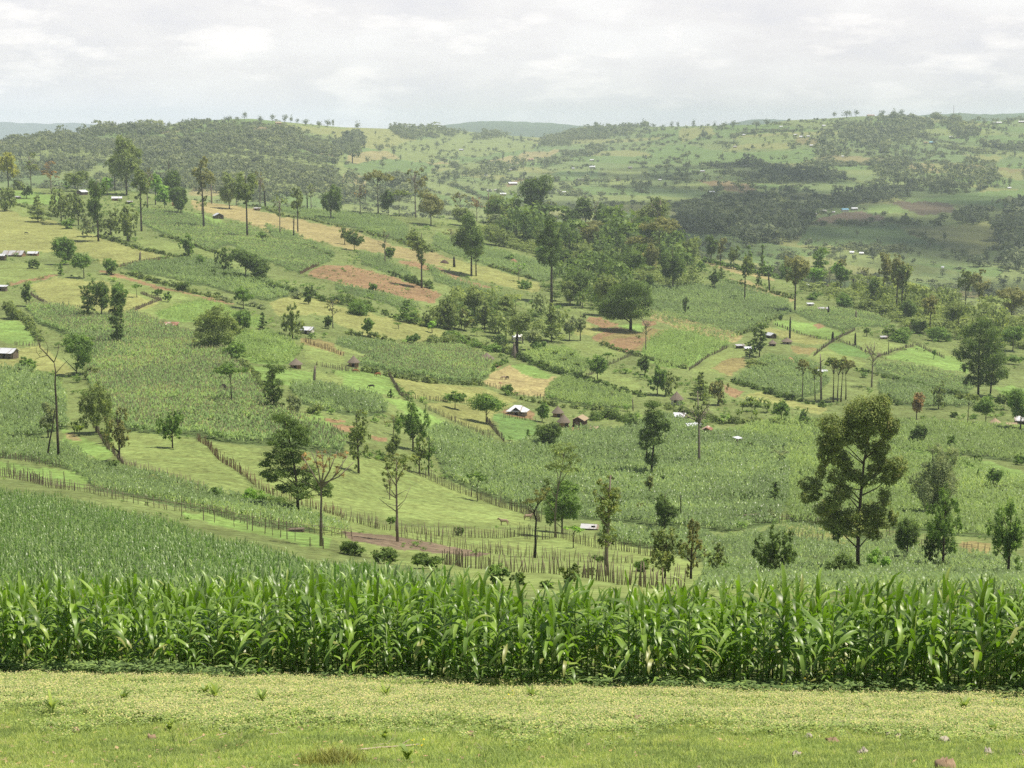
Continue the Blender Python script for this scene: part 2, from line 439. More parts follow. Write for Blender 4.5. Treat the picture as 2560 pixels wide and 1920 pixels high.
    (TAN, PL('F', (-200, 295), (0, 345), (200, 400), (395, 460), (330, 505), (160, 460), (0, 425), (-200, 350)), (.35, 1.8, 'tan', 'narrow stripe of ripe tan maize on the right slope')),
    (BRT, PL('F', (-200, 470), (-80, 430), (0, 425), (170, 465), (315, 510), (250, 550), (100, 645), (0, 680), (-150, 660), (-250, 560)), (.5, 1.7, 'lime', 'bright maize field below the tan stripe')),
    (PAST, PL('F', (80, 690), (200, 610), (310, 535), (455, 560), (430, 620), (320, 720)), None),
    (SOILG, PL('F', (190, 670), (330, 610), (420, 600), (430, 640), (330, 720)), None),
    (CORN, PL('F', (335, 755), (440, 680), (560, 600), (780, 615), (930, 680), (960, 760), (880, 850), (740, 860), (640, 845), (480, 800)), (.6, 1.9, 'green', 'maize field on the right slope below the tree with the straw heap')),
    (PASTY, PL('F', (390, 850), (520, 825), (700, 870), (950, 925), (900, 975), (700, 925), (560, 900)), None),
    (SOIL, PL('F', (280, 770), (420, 825), (360, 860), (290, 820)), None),
    (BRT, PL('F', (1310, 605), (1430, 560), (1520, 515), (1640, 550), (1780, 600), (1850, 640), (1860, 700), (1700, 680), (1500, 640)), None),
    (PAST, PL('F', (1020, 495), (1080, 450), (1130, 440), (1300, 500), (1450, 540), (1380, 560), (1280, 595), (1150, 540)), None),
    (EMER, PL('F', (940, 520), (1010, 505), (1130, 530), (1250, 585), (1190, 605), (1060, 590), (960, 550)), None),
    (PAST, PL('F', (820, 590), (960, 560), (1100, 600), (1200, 640), (1160, 690), (960, 660)), None),
    (CORN, PL('F', (1250, 640), (1420, 650), (1650, 690), (1850, 730), (1900, 790), (1850, 840), (1620, 800), (1400, 740), (1260, 690)), (.5, 1.7, 'tan', 'pale maize field right of the leafless grey tree')),
    (CORN, PL('F', (1270, 755), (1420, 760), (1620, 815), (1850, 850), (1900, 870), (1890, 925), (1600, 920), (1440, 905), (1280, 840)), (.6, 1.8, 'green', 'maize field below the hedge on the far right slope')),
    (BRT, PL('F', (600, 375), (720, 355), (880, 390), (1040, 445), (950, 490), (760, 440), (640, 410)), None),
    (PASTY, PL('F', (555, 402), (700, 435), (960, 492), (900, 525), (700, 500), (550, 450)), None),
    (SOIL, PL('F', (850, 405), (890, 388), (940, 395), (900, 415)), None),
    (CORN, PL('F', (700, 310), (800, 290), (1080, 285), (1280, 340), (1350, 370), (1310, 410), (1180, 400), (1040, 435), (890, 385)), (.35, 1.7, 'tan', 'thin ripe maize plot below the two small roofs on the right slope')),
    (PAST, PL('F', (1530, 520), (1700, 550), (1790, 590), (1790, 610), (1660, 570)), None),
    (SOILG, PL('F', (700, 530), (830, 540), (900, 550), (840, 585), (730, 565)), None),
    (TAN, PL('C', (130, 1030), (250, 1050), (420, 1110), (600, 1170), (600, 1190), (420, 1150), (260, 1110), (140, 1070)), None),
    (TAN, PL('F', (290, 95), (420, 105), (560, 165), (760, 230), (720, 245), (560, 200), (420, 150)), None),
    (BRT, PL('F', (2010, 800), (2130, 780), (2260, 800), (2260, 830), (2100, 840)), None),
    # lower centre and right
    (PAST, PL('G', (640, 205), (830, 205), (1060, 235), (1280, 262), (1420, 370), (1620, 545), (1560, 640), (1300, 585), (1000, 485), (820, 425), (700, 300)), None),
    (PAST, PL('W', (437, 957), (520, 962), (640, 985), (760, 985), (850, 1000), (945, 1035), (1050, 1075), (1155, 1112), (1130, 1142), (980, 1140), (860, 1128), (700, 1100), (600, 1065), (545, 1040)), None),
    (CORN, PL('W', (915, 935), (960, 925), (1090, 968), (1240, 930), (1340, 930), (1430, 900), (1560, 940), (1700, 960), (1710, 1070), (1680, 1130), (1570, 1150), (1290, 1130), (1160, 1112), (1050, 1070), (960, 1030)), (1.0, 2.1, 'green', 'wide maize field below the huts in the middle of the valley')),
    (CORN, PL('W', (1290, 1150), (1560, 1170), (1700, 1165), (1700, 1245), (1560, 1225), (1420, 1190), (1300, 1170)), (1.2, 2.0, 'green', 'maize plot behind the shaggy orange-green tree')),
    (CORN, PL('W', (1560, 940), (1680, 905), (1790, 912), (1960, 912), (2240, 930), (2240, 1005), (2080, 985), (1900, 975), (1760, 965)), (.9, 2.0, 'lime', 'light maize field below the right hand huts')),
    (CORN, PL('W', (1700, 965), (1900, 980), (2080, 1000), (2250, 1050), (2250, 1165), (2060, 1160), (1850, 1140), (1700, 1130)), (1.1, 2.0, 'lime', 'light maize field behind the tall eucalyptus')),
    (BRT, PL('I', (1330, 375), (1450, 395), (1560, 425), (1740, 465), (1980, 500), (2260, 580), (2260, 650), (2000, 610), (1740, 540), (1500, 480)), None),
    (CORN, PL('W', (1540, 1165), (1700, 1135), (1850, 1148), (2000, 1185), (2260, 1210), (2260, 1300), (1500, 1300)), (.8, 1.1, 'green', 'mixed maize field at the foot of the tall eucalyptus')),
    (PASTY, PL('I', (640, 905), (760, 900), (870, 910), (1000, 935), (1120, 965), (1120, 1025), (980, 1030), (860, 1005), (720, 965)), None),
    (SOILG, PL('I', (1800, 1010), (2000, 1030), (2000, 1095), (1820, 1080)), None),
    (CORN, PL('G', (-60, 255), (150, 270), (420, 290), (600, 420), (760, 450), (900, 490), (1100, 530), (1330, 600), (1560, 650), (1800, 735), (1960, 760), (2230, 860), (2230, 900), (1930, 850), (1600, 790), (1200, 710), (900, 645), (620, 580), (540, 510), (420, 450), (200, 400), (-60, 385)), (1.2, 1.5, 'green', 'strip of low maize and beans behind the stick fence on the left')),
    (BRT, PL('G', (390, 170), (480, 220), (620, 265), (740, 345), (660, 395), (540, 350), (420, 300)), None),
    (TAN, PL('G', (400, 210), (470, 215), (540, 255), (500, 265), (420, 240)), None),
    (BRT, PL('G', (-60, 405), (200, 430), (420, 460), (580, 495), (530, 560), (330, 520), (-60, 475)), None),
    (BRT, PL('G', (1160, 725), (1320, 735), (1560, 785), (1850, 850), (2120, 890), (2120, 950), (1920, 930), (1600, 850), (1200, 750)), None),
    (PAST, PL('W', (600, 1090), (740, 1112), (880, 1138), (1150, 1150), (1300, 1165), (1430, 1195), (1560, 1235), (1760, 1255), (1760, 1300), (1250, 1300), (860, 1220), (700, 1165)), None),
    ((.185, .14, .095), PL('W', (722, 1146), (860, 1160), (990, 1180), (1072, 1197), (1030, 1207), (880, 1192), (760, 1172)), None),
    # far slope
    (PASTY, PL('B', (-40, 208), (110, 210), (260, 245), (430, 300), (300, 335), (-40, 330)), None),
    (PAST, PL('B', (380, 300), (530, 278), (840, 268), (1100, 285), (1270, 305), (1250, 345), (1000, 375), (720, 390), (480, 405), (350, 360)), None),
    (TAN, PL('B', (60, 370), (300, 350), (420, 410), (620, 430), (780, 420), (640, 445), (300, 400), (40, 440)), None),
    (EMER, PL('B', (0, 450), (200, 420), (380, 400), (560, 430), (620, 450), (560, 500), (440, 530), (330, 555), (180, 500)), None),
    (PAST, PL('B', (560, 500), (860, 450), (970, 430), (900, 470), (640, 540)), None),
    (EMER, PL('B', (720, 430), (1000, 370), (1200, 350), (1150, 390), (900, 430)), None),
    (TAN, PL('B', (930, 420), (1200, 365), (1460, 345), (1340, 390), (1140, 430), (950, 440)), None),
    (TAN, PL('B', (0, 490), (150, 520), (180, 570), (0, 560)), None),
    (SOIL, PL('B', (1060, 565), (1150, 530), (1200, 530), (1130, 560), (1080, 585)), None),
    (EMER, PL('B', (1350, 490), (1650, 480), (1640, 550), (1380, 540)), None),
    (PAST, PL('B', (1680, 470), (1970, 470), (1980, 560), (1720, 580)), None),
    (EMER, PL('C', (-200, 330), (0, 310), (280, 350), (300, 385), (100, 400), (-200, 390)), None),
    (PASTY, PL('C', (0, 200), (190, 195), (250, 250), (0, 290)), None),
    (PAST, PL('C', (380, 262), (740, 250), (740, 300), (380, 300)), None),
    (PASTY, PL('C', (340, 305), (720, 305), (700, 335), (330, 345)), None),
    (SOILG, PL('C', (745, 262), (900, 275), (880, 318), (740, 312)), None),
    (EMER, PL('C', (0, 385), (420, 360), (860, 340), (880, 420), (520, 440), (0, 440)), None),
    (DSOIL, PL('C', (1330, 682), (1500, 676), (1720, 688), (1770, 745), (1560, 765), (1440, 735)), None),
    (c3(DSOIL, 1.5), PL('C', (880, 785), (1000, 755), (1160, 740), (1260, 765), (1330, 800), (1090, 820), (850, 815)), None),
    (BRT, PL('C', (1150, 712), (1330, 700), (1460, 745), (1280, 758), (1200, 742)), None),
    (PAST, PL('C', (1280, 762), (1460, 750), (1570, 770), (1720, 800), (1560, 830), (1380, 810)), None),
    (EMER, PL('C', (800, 840), (1100, 845), (1390, 830), (1560, 940), (1300, 960), (1000, 965), (740, 960)), None),
    (PASTY, PL('C', (1390, 845), (1780, 835), (2090, 785), (2100, 900), (2060, 960), (1930, 1030), (1700, 985), (1560, 900)), None),
    (c3(SOIL, .8), PL('C', (90, 540), (240, 545), (430, 565), (520, 640), (420, 630), (240, 600)), None),
    (c3(SOIL, .8), PL('C', (330, 680), (440, 665), (520, 690), (420, 705)), None),
    (EMER, PL('C', (1400, 680), (1700, 640), (2212, 595), (2212, 720), (1900, 720), (1740, 690)), None),
    (c3(TAN, .9), PL('C', (1390, 430), (1640, 430), (1660, 500), (1500, 470)), None),
    (PASTY, PL('C', (1800, 370), (2100, 390), (2040, 420), (1900, 415)), None),
    (PASTY, PL('C', (1900, 460), (2212, 500), (2212, 540), (1980, 520)), None),
    (TAN, PL('A', (1040, 230), (1180, 205), (1230, 215), (1050, 245)), None),
    (c3(SOIL, .9), PL('A', (1620, 195), (1760, 200), (1700, 220), (1630, 215)), None),
    (EMER, PL('A', (1560, 145), (1680, 150), (1640, 180), (1560, 175)), None),
    (PASTY, PL('A', (1740, 180), (2212, 210), (2212, 250), (1900, 235)), None),
    (PAST, PL('A', (530, 455), (680, 450), (730, 500), (560, 520)), None),
    (PAST, PL('A', (360, 480), (480, 470), (500, 530), (380, 540)), None),
    (TAN, PL('A', (1220, 570), (1420, 560), (1420, 640), (1230, 640)), None),
    (PAST, PL('A', (2150, 370), (2212, 360), (2212, 520), (2170, 520)), None),
]

# ------------------------------------------------------------------ terrain
ucol = (np.arange(-1900, 4461, 5) - 1280) / F
pxc = 1280 + ucol * F
rows = []      # per row: (D array, z array)
yr = ridge(pxc)
_, v19 = uv(0, 1920)
z19 = v19 * D_near(pxc, 1920)
for d in np.linspace(2.5, 17.6, 28):
    k = d / D_near(pxc, 1920)
    rows.append((np.full_like(pxc, d), -(1.6 + (z19 - 1.6) * k)))
for y in np.linspace(1920, 1440, 130, endpoint=False):
    _, v = uv(0, y); D = D_near(pxc, y); rows.append((D, -v * D))
for t in np.linspace(0, 1, 360):
    y = 1440 + (yr - 1440) * t
    _, v = uv(0, y); D = D_near(pxc, y); rows.append((D, -v * D))
Dr, zr = rows[-1]
yb = farbase(pxc); _, vb = uv(0, yb); Db = D_far(pxc, yb); zb = -vb * Db
for t in np.linspace(0, 1, 26)[1:-1]:
    D = Dr * (1 - t) + Db * t
    rows.append((D, zr * (1 - t) + zb * t - 16 * math.sin(math.pi * t)))
ys = sky_line(pxc)
n_far0 = len(rows)
for t in np.linspace(0, 1, 150):
    y = yb + (ys - yb) * t
    _, v = uv(0, y); D = D_far(pxc, y); rows.append((D, -v * D))
Ds, zs = rows[-1]
for t in np.linspace(0, 1, 14)[1:]:
    rows.append((Ds * (1 + t * .5), zs - 150 * t * t - 4 * t))
DD = np.array([r[0] for r in rows]); ZZ = np.array([r[1] for r in rows])
XX = DD * ucol[None, :]
nr, nc = DD.shape
PX, PY = proj(XX, DD, ZZ)
is_far = np.zeros((nr, nc), bool); is_far[n_far0:] = True
# small real relief: banks and hollows
bump = smooth_noise(XX + 5000, DD, 17, 17, 3) * .35 + smooth_noise(XX + 5000, DD, 6, 6, 4) * .12
ZB = ZZ + np.where((DD > 24) & ~is_far, bump * np.clip((DD - 24) / 60, .12, 1), 0)

col = np.empty((nr, nc, 3))
nz1 = smooth_noise(XX + 9000, DD, 31, 31, 11); nz2 = smooth_noise(XX + 9000, DD, 9, 9, 12)
base = np.array(ROUGH)
col[:] = base * (1 + .18 * nz1[..., None] + .12 * nz2[..., None])
# far slope: a patchwork of small fields
fx = XX[n_far0:]; fy = DD[n_far0:]
srng = np.random.default_rng(21)
ns = 620
fu = srng.uniform(-700, 3260, ns); fv = srng.uniform(285, 840, ns)
sX, sY, sZ = ground(fu, fv, 'f')
pal = np.array([PAST, EMER, (.15, .21, .07), (.19, .24, .08), PASTY, (.12, .18, .06), (.17, .22, .075), c3(TAN, .85), (.13, .2, .07), SOILG])
pcol = pal[srng.choice(len(pal), ns, p=[.17, .17, .15, .12, .08, .1, .1, .04, .05, .02])]
q = np.stack([fx * .9 + fy * .25, fy * .62], -1).reshape(-1, 2)
sq = np.stack([sX * .9 + sY * .25, sY * .62], -1)
best = np.empty(len(q), int); gap = np.empty(len(q))
for a in range(0, len(q), 20000):
    d = np.abs(q[a:a + 20000, None] - sq[None]).sum(-1)
    two = np.argpartition(d, 1, axis=1)[:, :2]
    dd = np.take_along_axis(d, two, 1)
    o = np.argsort(dd, 1); two = np.take_along_axis(two, o, 1); dd = np.take_along_axis(dd, o, 1)
    best[a:a + 20000] = two[:, 0]; gap[a:a + 20000] = dd[:, 1] - dd[:, 0]
far_gap = gap.reshape(fx.shape)
col[n_far0:] = pcol[best].reshape(*fx.shape, 3) * (1 + .1 * nz1[n_far0:][..., None])
# the lawn and its flowering edge are grass over brown earth
WX = PX + 7 * smooth_noise(XX * 40 / np.maximum(DD, 20) * 4 + 3000, PY, 23, 11, 5)
WY = PY + 3 * smooth_noise(PX, PY + 700, 19, 9, 6)
MAIZE = []
FID = np.full((nr, nc), -1)
for fi, (c, poly, mz) in enumerate(FIELDS):
    xs = [p[0] for p in poly]; yq = [p[1] for p in poly]
    sel = (PX > min(xs) - 20) & (PX < max(xs) + 20) & (PY > min(yq) - 10) & (PY < max(yq) + 10)
    cy = sum(yq) / len(yq); cx = sum(xs) / len(xs)
    lay_far = cy < ridge(cx)
    sel &= (is_far == lay_far)
    idx = np.nonzero(sel)
    m = inpoly(WX[idx], WY[idx], poly)
    a, b = idx[0][m], idx[1][m]
    FID[a, b] = fi
    jit = 1 + .13 * nz1[a, b, None] + .09 * nz2[a, b, None] + np.random.default_rng(fi).uniform(-.06, .06)
    col[a, b] = np.array(c) * jit
    if mz:
        m2 = inpoly(PX[idx], PY[idx], poly)
        MAIZE.append((idx[0][m2], idx[1][m2], mz))
lawn = (DD < D_near(pxc, np.interp(pxc, [0, 640, 1280, 1920, 2560], [1694, 1710, 1724, 1738, 1752]))[None, :])
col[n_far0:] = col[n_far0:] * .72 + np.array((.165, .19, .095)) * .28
FID[lawn] = 999
col[lawn] = np.array((.22, .275, .085)) * (1 + .2 * nz2[lawn][:, None])
V = np.stack([XX, DD, ZB], -1).reshape(-1, 3)
I = np.arange(nr * nc).reshape(nr, nc)
Fq = np.stack([I[:-1, :-1], I[:-1, 1:], I[1:, 1:], I[1:, :-1]], -1).reshape(-1, 4)
rgba = np.concatenate([np.clip(col, 0, 1), np.ones((nr, nc, 1))], -1).reshape(-1, 4)


def ground_mat():
    m, nt, out = new_mat('field_ground')
    at = N(nt, 'ShaderNodeAttribute', attribute_name='field')
    tc = N(nt, 'ShaderNodeTexCoord')
    def nz(s, d=6, r=.6):
        n = N(nt, 'ShaderNodeTexNoise'); n.inputs['Scale'].default_value = s; n.inputs['Detail'].default_value = d
        n.inputs['Roughness'].default_value = r
        nt.links.new(tc.outputs['Object'], n.inputs['Vector']); return n
    n1, n2, n3 = nz(.9), nz(.07, 5), nz(.22, 8, .75)
    def mr(n, a, b, lo=.3, hi=.7):
        k = N(nt, 'ShaderNodeMapRange'); k.inputs[1].default_value = lo; k.inputs[2].default_value = hi
        k.inputs[3].default_value = a; k.inputs[4].default_value = b
        nt.links.new(n.outputs['Fac'], k.inputs[0]); return k
    k1, k2, k3 = mr(n1, .58, 1.42), mr(n2, .84, 1.16), mr(n3, .68, 1.32)
    mu = N(nt, 'ShaderNodeMath', operation='MULTIPLY'); nt.links.new(k1.outputs[0], mu.inputs[0]); nt.links.new(k2.outputs[0], mu.inputs[1])
    mu2 = N(nt, 'ShaderNodeMath', operation='MULTIPLY'); nt.links.new(mu.outputs[0], mu2.inputs[0]); nt.links.new(k3.outputs[0], mu2.inputs[1])
    hs = N(nt, 'ShaderNodeHueSaturation'); hs.inputs['Saturation'].default_value = 1.0
    hk = mr(n3, .485, .515); nt.links.new(hk.outputs[0], hs.inputs['Hue'])
    nt.links.new(mu2.outputs[0], hs.inputs['Value']); nt.links.new(at.outputs['Color'], hs.inputs['Color'])
    pb = N(nt, 'ShaderNodeBsdfPrincipled'); pb.inputs['Roughness'].default_value = .95; pb.inputs['Specular IOR Level'].default_value = .1
    nt.links.new(hs.outputs[0], pb.inputs['Base Color'])
    bp = N(nt, 'ShaderNodeBump'); bp.inputs['Strength'].default_value = .6; bp.inputs['Distance'].default_value = .25
    nt.links.new(n1.outputs['Fac'], bp.inputs['Height']); nt.links.new(bp.outputs[0], pb.inputs['Normal'])
    nt.links.new(pb.outputs[0], out.inputs['Surface'])
    return m


GM = ground_mat()
tag(link('terrain', fast_mesh('terrain', V, Fq, mats=[GM], smooth=True, colors=rgba)), kind='structure',
    label='green farmed hillside falling to a valley and rising to hills', cat='terrain')

# pale hills on the horizon
def hill_strip(name, pts, Dm, c, label):
    xs = np.linspace(pts[0][0], pts[-1][0], 160)
    yy = np.interp(xs, [p[0] for p in pts], [p[1] for p in pts]) + smooth_noise(xs, xs * 0, 14, 9, 31) * 1.2
    u, v = uv(xs, yy); Vv = []; Cc = []
    prof = [(-2500, -420), (-1500, -170), (-700, -45), (0, 0), (900, -60), (2500, -420)]
    for dy, dz in prof:
        Vv.append(np.stack([u * Dm, np.full_like(u, Dm + dy), -v * Dm + dz], -1))
    k = len(xs); II = np.arange(k * len(prof)).reshape(len(prof), k)
    Q = np.stack([II[:-1, :-1], II[:-1, 1:], II[1:, 1:], II[1:, :-1]], -1).reshape(-1, 4)
    Vv = np.concatenate(Vv)
    cc = np.ones((len(Vv), 4)); cc[:, :3] = np.array(c) * (1 + .25 * smooth_noise(Vv[:, 0] + 20000, Vv[:, 1], 300, 260, 8)[:, None])
    tag(link(name, fast_mesh(name, Vv, Q, mats=[GM], smooth=True, colors=cc)), label, 'hills', kind='structure')


hill_strip('hills', [(-700, 320), (-200, 312), (0, 304), (60, 308), (130, 309), (190, 307), (240, 312), (300, 330), (420, 370), (600, 400)], 11500, (.05, .085, .05), 'pale blue ridge on the horizon at far left')
hill_strip('hills', [(900, 345), (1060, 328), (1110, 313), (1160, 307), (1220, 302), (1300, 304), (1380, 308), (1450, 314), (1520, 322), (1700, 345)], 9000, (.07, .11, .06), 'pale wooded hill on the horizon between the two slopes')
hill_strip('hills', [(1600, 345), (1780, 316), (1850, 304), (1900, 297), (1960, 300), (2100, 316), (2200, 330)], 9500, (.07, .11, .06), 'pale hump on the horizon behind the right slope')
hill_strip('hills', [(2150, 330), (2260, 292), (2330, 286), (2400, 283), (2480, 286), (2560, 282), (2700, 288), (3000, 300)], 8000, (.09, .14, .06), 'pale farmed ridge on the horizon at far right')
# ------------------------------------------------------------------ maize
def maize_leaf_mat(name, base, trans=.38, rough=.40, spec=.62, **k):
    return leaf_mat(name, base, trans=trans, rough=rough, spec=spec, **k)


M_MAIZE = maize_leaf_mat('maize_leaf', (.185, .305, .06), lo=.38, hi=1.65, tcol=(.20, .40, .012), tip=(.34, .35, .11))
M_MAIZEF = maize_leaf_mat('maize_leaf_far', (.26, .375, .13), lo=.45, hi=1.5, tcol=(.15, .34, .03))
M_STALK = rough_mat('maize_stalk', (.10, .17, .04), (.17, .20, .07), 6, .6, .3, .1)
M_TASSEL = leaf_mat('maize_tassel', (.38, .30, .13), .2)
M_FG = leaf_mat('maize_green', (.228, .333, .116), trans=.38, rough=.40, spec=.62, lo=.55, hi=1.5)
M_FL = leaf_mat('maize_lime', (.258, .37, .112), trans=.38, rough=.45, spec=.45, lo=.6, hi=1.45)
M_FT = leaf_mat('maize_ripe', (.225, .34, .12), trans=.38, rough=.5, spec=.4, lo=.55, hi=1.5)
M_FTAS = leaf_mat('maize_field_tassel', (.37, .37, .20), .2)


def ribbon(rng, h, az, L, wd, th0, th1, seg=8, fold=True, twist=0.0):
    t = np.linspace(0, 1, seg + 1)
    th = th0 + (th1 - th0) * t ** 1.05
    ds = L / seg
    r = np.concatenate([[0], np.cumsum(np.sin(th[:-1]) * ds)])
    z = h + np.concatenate([[0], np.cumsum(np.cos(th[:-1]) * ds)])
    az2 = az + twist * t ** 2
    x = np.concatenate([[0], np.cumsum(np.diff(r) * np.cos(az2[:-1]))]); y = np.concatenate([[0], np.cumsum(np.diff(r) * np.sin(az2[:-1]))])
    w = wd * .5 * np.minimum(1, .45 + 3.2 * t) * np.sqrt(np.clip(1 - t ** 2.6, 0.0, 1)) + .001
    sx, sy = -np.sin(az2), np.cos(az2)
    roll = rng.uniform(-.5, .5) * t
    # up direction of the blade
    nx, ny, nzv = -np.cos(th) * np.cos(az2), -np.cos(th) * np.sin(az2), np.sin(th)
    lift = .28 if fold else 0
    wav = .12 * wd * np.sin(t * rng.uniform(9, 16) + rng.uniform(0, 6))
    V = []
    for sgn in (-1, 0, 1):
        up = (lift * w * abs(sgn)) + sgn * roll * w + (wav * abs(sgn))
        V.append(np.stack([x + sgn * w * sx + nx * up, y + sgn * w * sy + ny * up, z + nzv * up], -1))
    if not fold:
        V = [V[0], V[2]]
    k = len(V); n = seg + 1
    V = np.stack(V, 1).reshape(-1, 3)
    Q = [(i * k + j, i * k + j + 1, (i + 1) * k + j + 1, (i + 1) * k + j) for i in range(seg) for j in range(k - 1)]
    return V, np.array(Q)


def maize_geometry(rng, H=2.15, nleaf=13, seg=8, fold=True, stalk_n=5, bare=.1):
    """(foliage V, Q, rnd), stalk path"""
    hs = H * .74
    Vs, Qs, R = [], [], []; n = 0
    az = rng.uniform(0, 6.28)
    for i in range(nleaf):
        f = i / (nleaf - 1)
        h = hs * (bare + (1 - bare) * f ** .9)
        az += math.pi + rng.normal(0, .35)
        if f < .2:
            L, wd, a0, a1 = rng.uniform(.45, .7), .075, rng.uniform(.6, 1.0), rng.uniform(2.0, 2.9)
        elif f < .75:
            L, wd, a0, a1 = rng.uniform(.8, 1.1), rng.uniform(.095, .13), rng.uniform(.35, .75), rng.uniform(2.5, 3.3)
        elif f < .9:
            L, wd, a0, a1 = rng.uniform(.7, .95), rng.uniform(.085, .115), rng.uniform(.15, .45), rng.uniform(1.7, 2.9)
        else:
            L, wd, a0, a1 = rng.uniform(.5, .75), .08, rng.uniform(.0, .15), rng.uniform(.2, 1.6)
        V, Q = ribbon(rng, h, az, L * H / 2.15, wd * H / 2.15, a0, a1, seg, fold, rng.uniform(-.6, .6))
        Vs.append(V); Qs.append(Q + n); n += len(V)
        R += [rng.uniform(.93, 1) if f < .4 and rng.random() < .16 else np.clip(rng.normal(.42, .2), 0, .8)] * len(Q)
    return np.concatenate(Vs), np.concatenate(Qs), np.array(R), hs


FRONT = lambda p: np.interp(p, [-640, 0, 640, 1280, 1920, 2560, 3200], [1680, 1692, 1708, 1724, 1738, 1753, 1766])
front_D = lambda p: D_near(p, FRONT(p))
BACK = lambda p: np.interp(p, [-640, 0, 290, 640, 810, 1000, 1280, 1920, 2560, 3200], [212, 200, 184, 142, 98, 62, 40, 38, 37, 37])


def ground_at(X, Y):
    """terrain height below a world point of the near slope"""
    pxe = 1280 + X / Y * F
    lo = np.full_like(Y, 380.0); hi = np.full_like(Y, 2600.0)
    for _ in range(40):
        m = (lo + hi) / 2; d = D_near(pxe, m)
        up = d > Y
        lo = np.where(up, m, lo); hi = np.where(up, hi, m)
    _, v = uv(0, (lo + hi) / 2)
    b = smooth_noise(X + 5000, Y, 17, 17, 3) * .35 + smooth_noise(X + 5000, Y, 6, 6, 4) * .12
    return -v * Y + np.where(Y > 24, b * np.clip((Y - 24) / 60, .12, 1), 0)


prng = np.random.default_rng(5)
plants = []
for d in np.concatenate([np.arange(28.5, 90, .72), np.arange(90, 214, .9)]):
    x0, x1 = -.55 * d - 4, (.42 * d + 7 if d < 60 else .36 * d)
    xs = np.arange(x0, x1, .31 if d < 50 else .36 if d < 90 else .5)
    xs = xs + prng.normal(0, .07, len(xs)); ys = d + prng.normal(0, .09, len(xs))
    pe = 1280 + xs / ys * F
    ed = front_D(pe) + .5 * smooth_noise(xs + 400, ys * 0, 1.7, 9, 44) + .3 * smooth_noise(xs + 400, ys * 0, .6, 9, 46)
    ok = (ys > ed + .15) & (ys < BACK(pe) + 3 * smooth_noise(xs + 900, ys * 0, 6, 9, 45)) & (pe > -900) & (pe < 3700) & (prng.random(len(xs)) > .05)
    plants.append(np.stack([xs[ok], ys[ok], (ys - ed)[ok]], -1))
plants = np.concatenate(plants)
pz = ground_at(plants[:, 0], plants[:, 1])
pex = 1280 + plants[:, 0] / plants[:, 1] * F
inview = (pex > -25) & (pex < 2585)
order = np.argsort(np.where(inview, plants[:, 2], 1e6))
hero = order[:300]; rest = order[300:]
protos = []
for k in range(16):
    r = np.random.default_rng(100 + k)
    Vf, Qf, Rf, hs = maize_geometry(r, r.uniform(1.8, 2.2), r.integers(11, 15), 9, True)
    b = MB(); b.tube([(0, 0, -.05), (.01, 0, hs * .5), (0, .01, hs)], [.016, .013, .007], 6)
    protos.append((fast_mesh('foliage', Vf, Qf, rnd=Rf, mats=[M_MAIZE], smooth=True), b.mesh('stalk', [M_STALK], True)))
hr = np.random.default_rng(8)
for n_, i in enumerate(hero):
    x, y, e = plants[i]
    k = hr.integers(0, len(protos))
    s = np.clip(hr.normal(1.0, .09), .78, 1.2) * np.interp(pex[i], [0, 1300, 2560], [.90, .95, 1.0])
    if e < .5 and hr.random() < .3: s *= hr.uniform(.4, .75)
    t = empty('maize_plant', (x, y, pz[i]), hr.uniform(0, 6.28)); t.scale = (s, s, s)
    t.rotation_euler[0] = hr.normal(0, .035)
    tag(t, 'tall green maize plant in the front rows at the lawn edge', 'maize plant', 'maize plants along the front of the field')
    link('foliage', protos[k][0], t); link('stalk', protos[k][1], t)


def merge_instances(name, pos, rz, sc, variants, choice, mats, roff=None):
    """one mesh out of many placed copies"""
    Vs, Qs, Rs, Ms = [], [], [], []; n = 0
    for k, (V, Q, R, M) in enumerate(variants):
        sel = np.nonzero(choice == k)[0]
        if not len(sel): continue
        c, s_ = np.cos(rz[sel]), np.sin(rz[sel])
        X = (V[None, :, 0] * c[:, None] - V[None, :, 1] * s_[:, None]) * sc[sel, None, 0] + pos[sel, None, 0]
        Y = (V[None, :, 0] * s_[:, None] + V[None, :, 1] * c[:, None]) * sc[sel, None, 0] + pos[sel, None, 1]
        Z = V[None, :, 2] * sc[sel, None, 1] + pos[sel, None, 2]
        Vs.append(np.stack([X, Y, Z], -1).reshape(-1, 3))
        off = n + np.arange(len(sel))[:, None, None] * len(V)
        Qs.append((Q[None] + off).reshape(-1, 4))
        rr = np.random.default_rng(k + len(sel)).normal(0, .12, len(sel)) + (roff[sel] if roff is not None else 0)
        Rs.append(np.clip(R[None] + rr[:, None], 0, 1).ravel())
        Ms.append(np.tile(M, len(sel)))
        n += len(sel) * len(V)
    return fast_mesh(name, np.concatenate(Vs), np.concatenate(Qs), rnd=np.concatenate(Rs), mats=mats, mi=np.concatenate(Ms), smooth=True)


def stalked(r, H, nl, seg, fold):
    V, Q, R, hs = maize_geometry(r, H, nl, seg, fold)
    n = len(V); w = .014
    SV = np.array([(-w, 0, 0), (w, 0, 0), (w * .5, 0, hs), (-w * .5, 0, hs), (0, -w, 0), (0, w, 0), (0, w * .5, hs), (0, -w * .5, hs)])
    V = np.concatenate([V, SV]); Q = np.concatenate([Q, [(n, n + 1, n + 2, n + 3), (n + 4, n + 5, n + 6, n + 7)]])
    return V, Q, np.concatenate([R, [.7, .7]]), np.concatenate([np.zeros(len(R), int), [1, 1]])


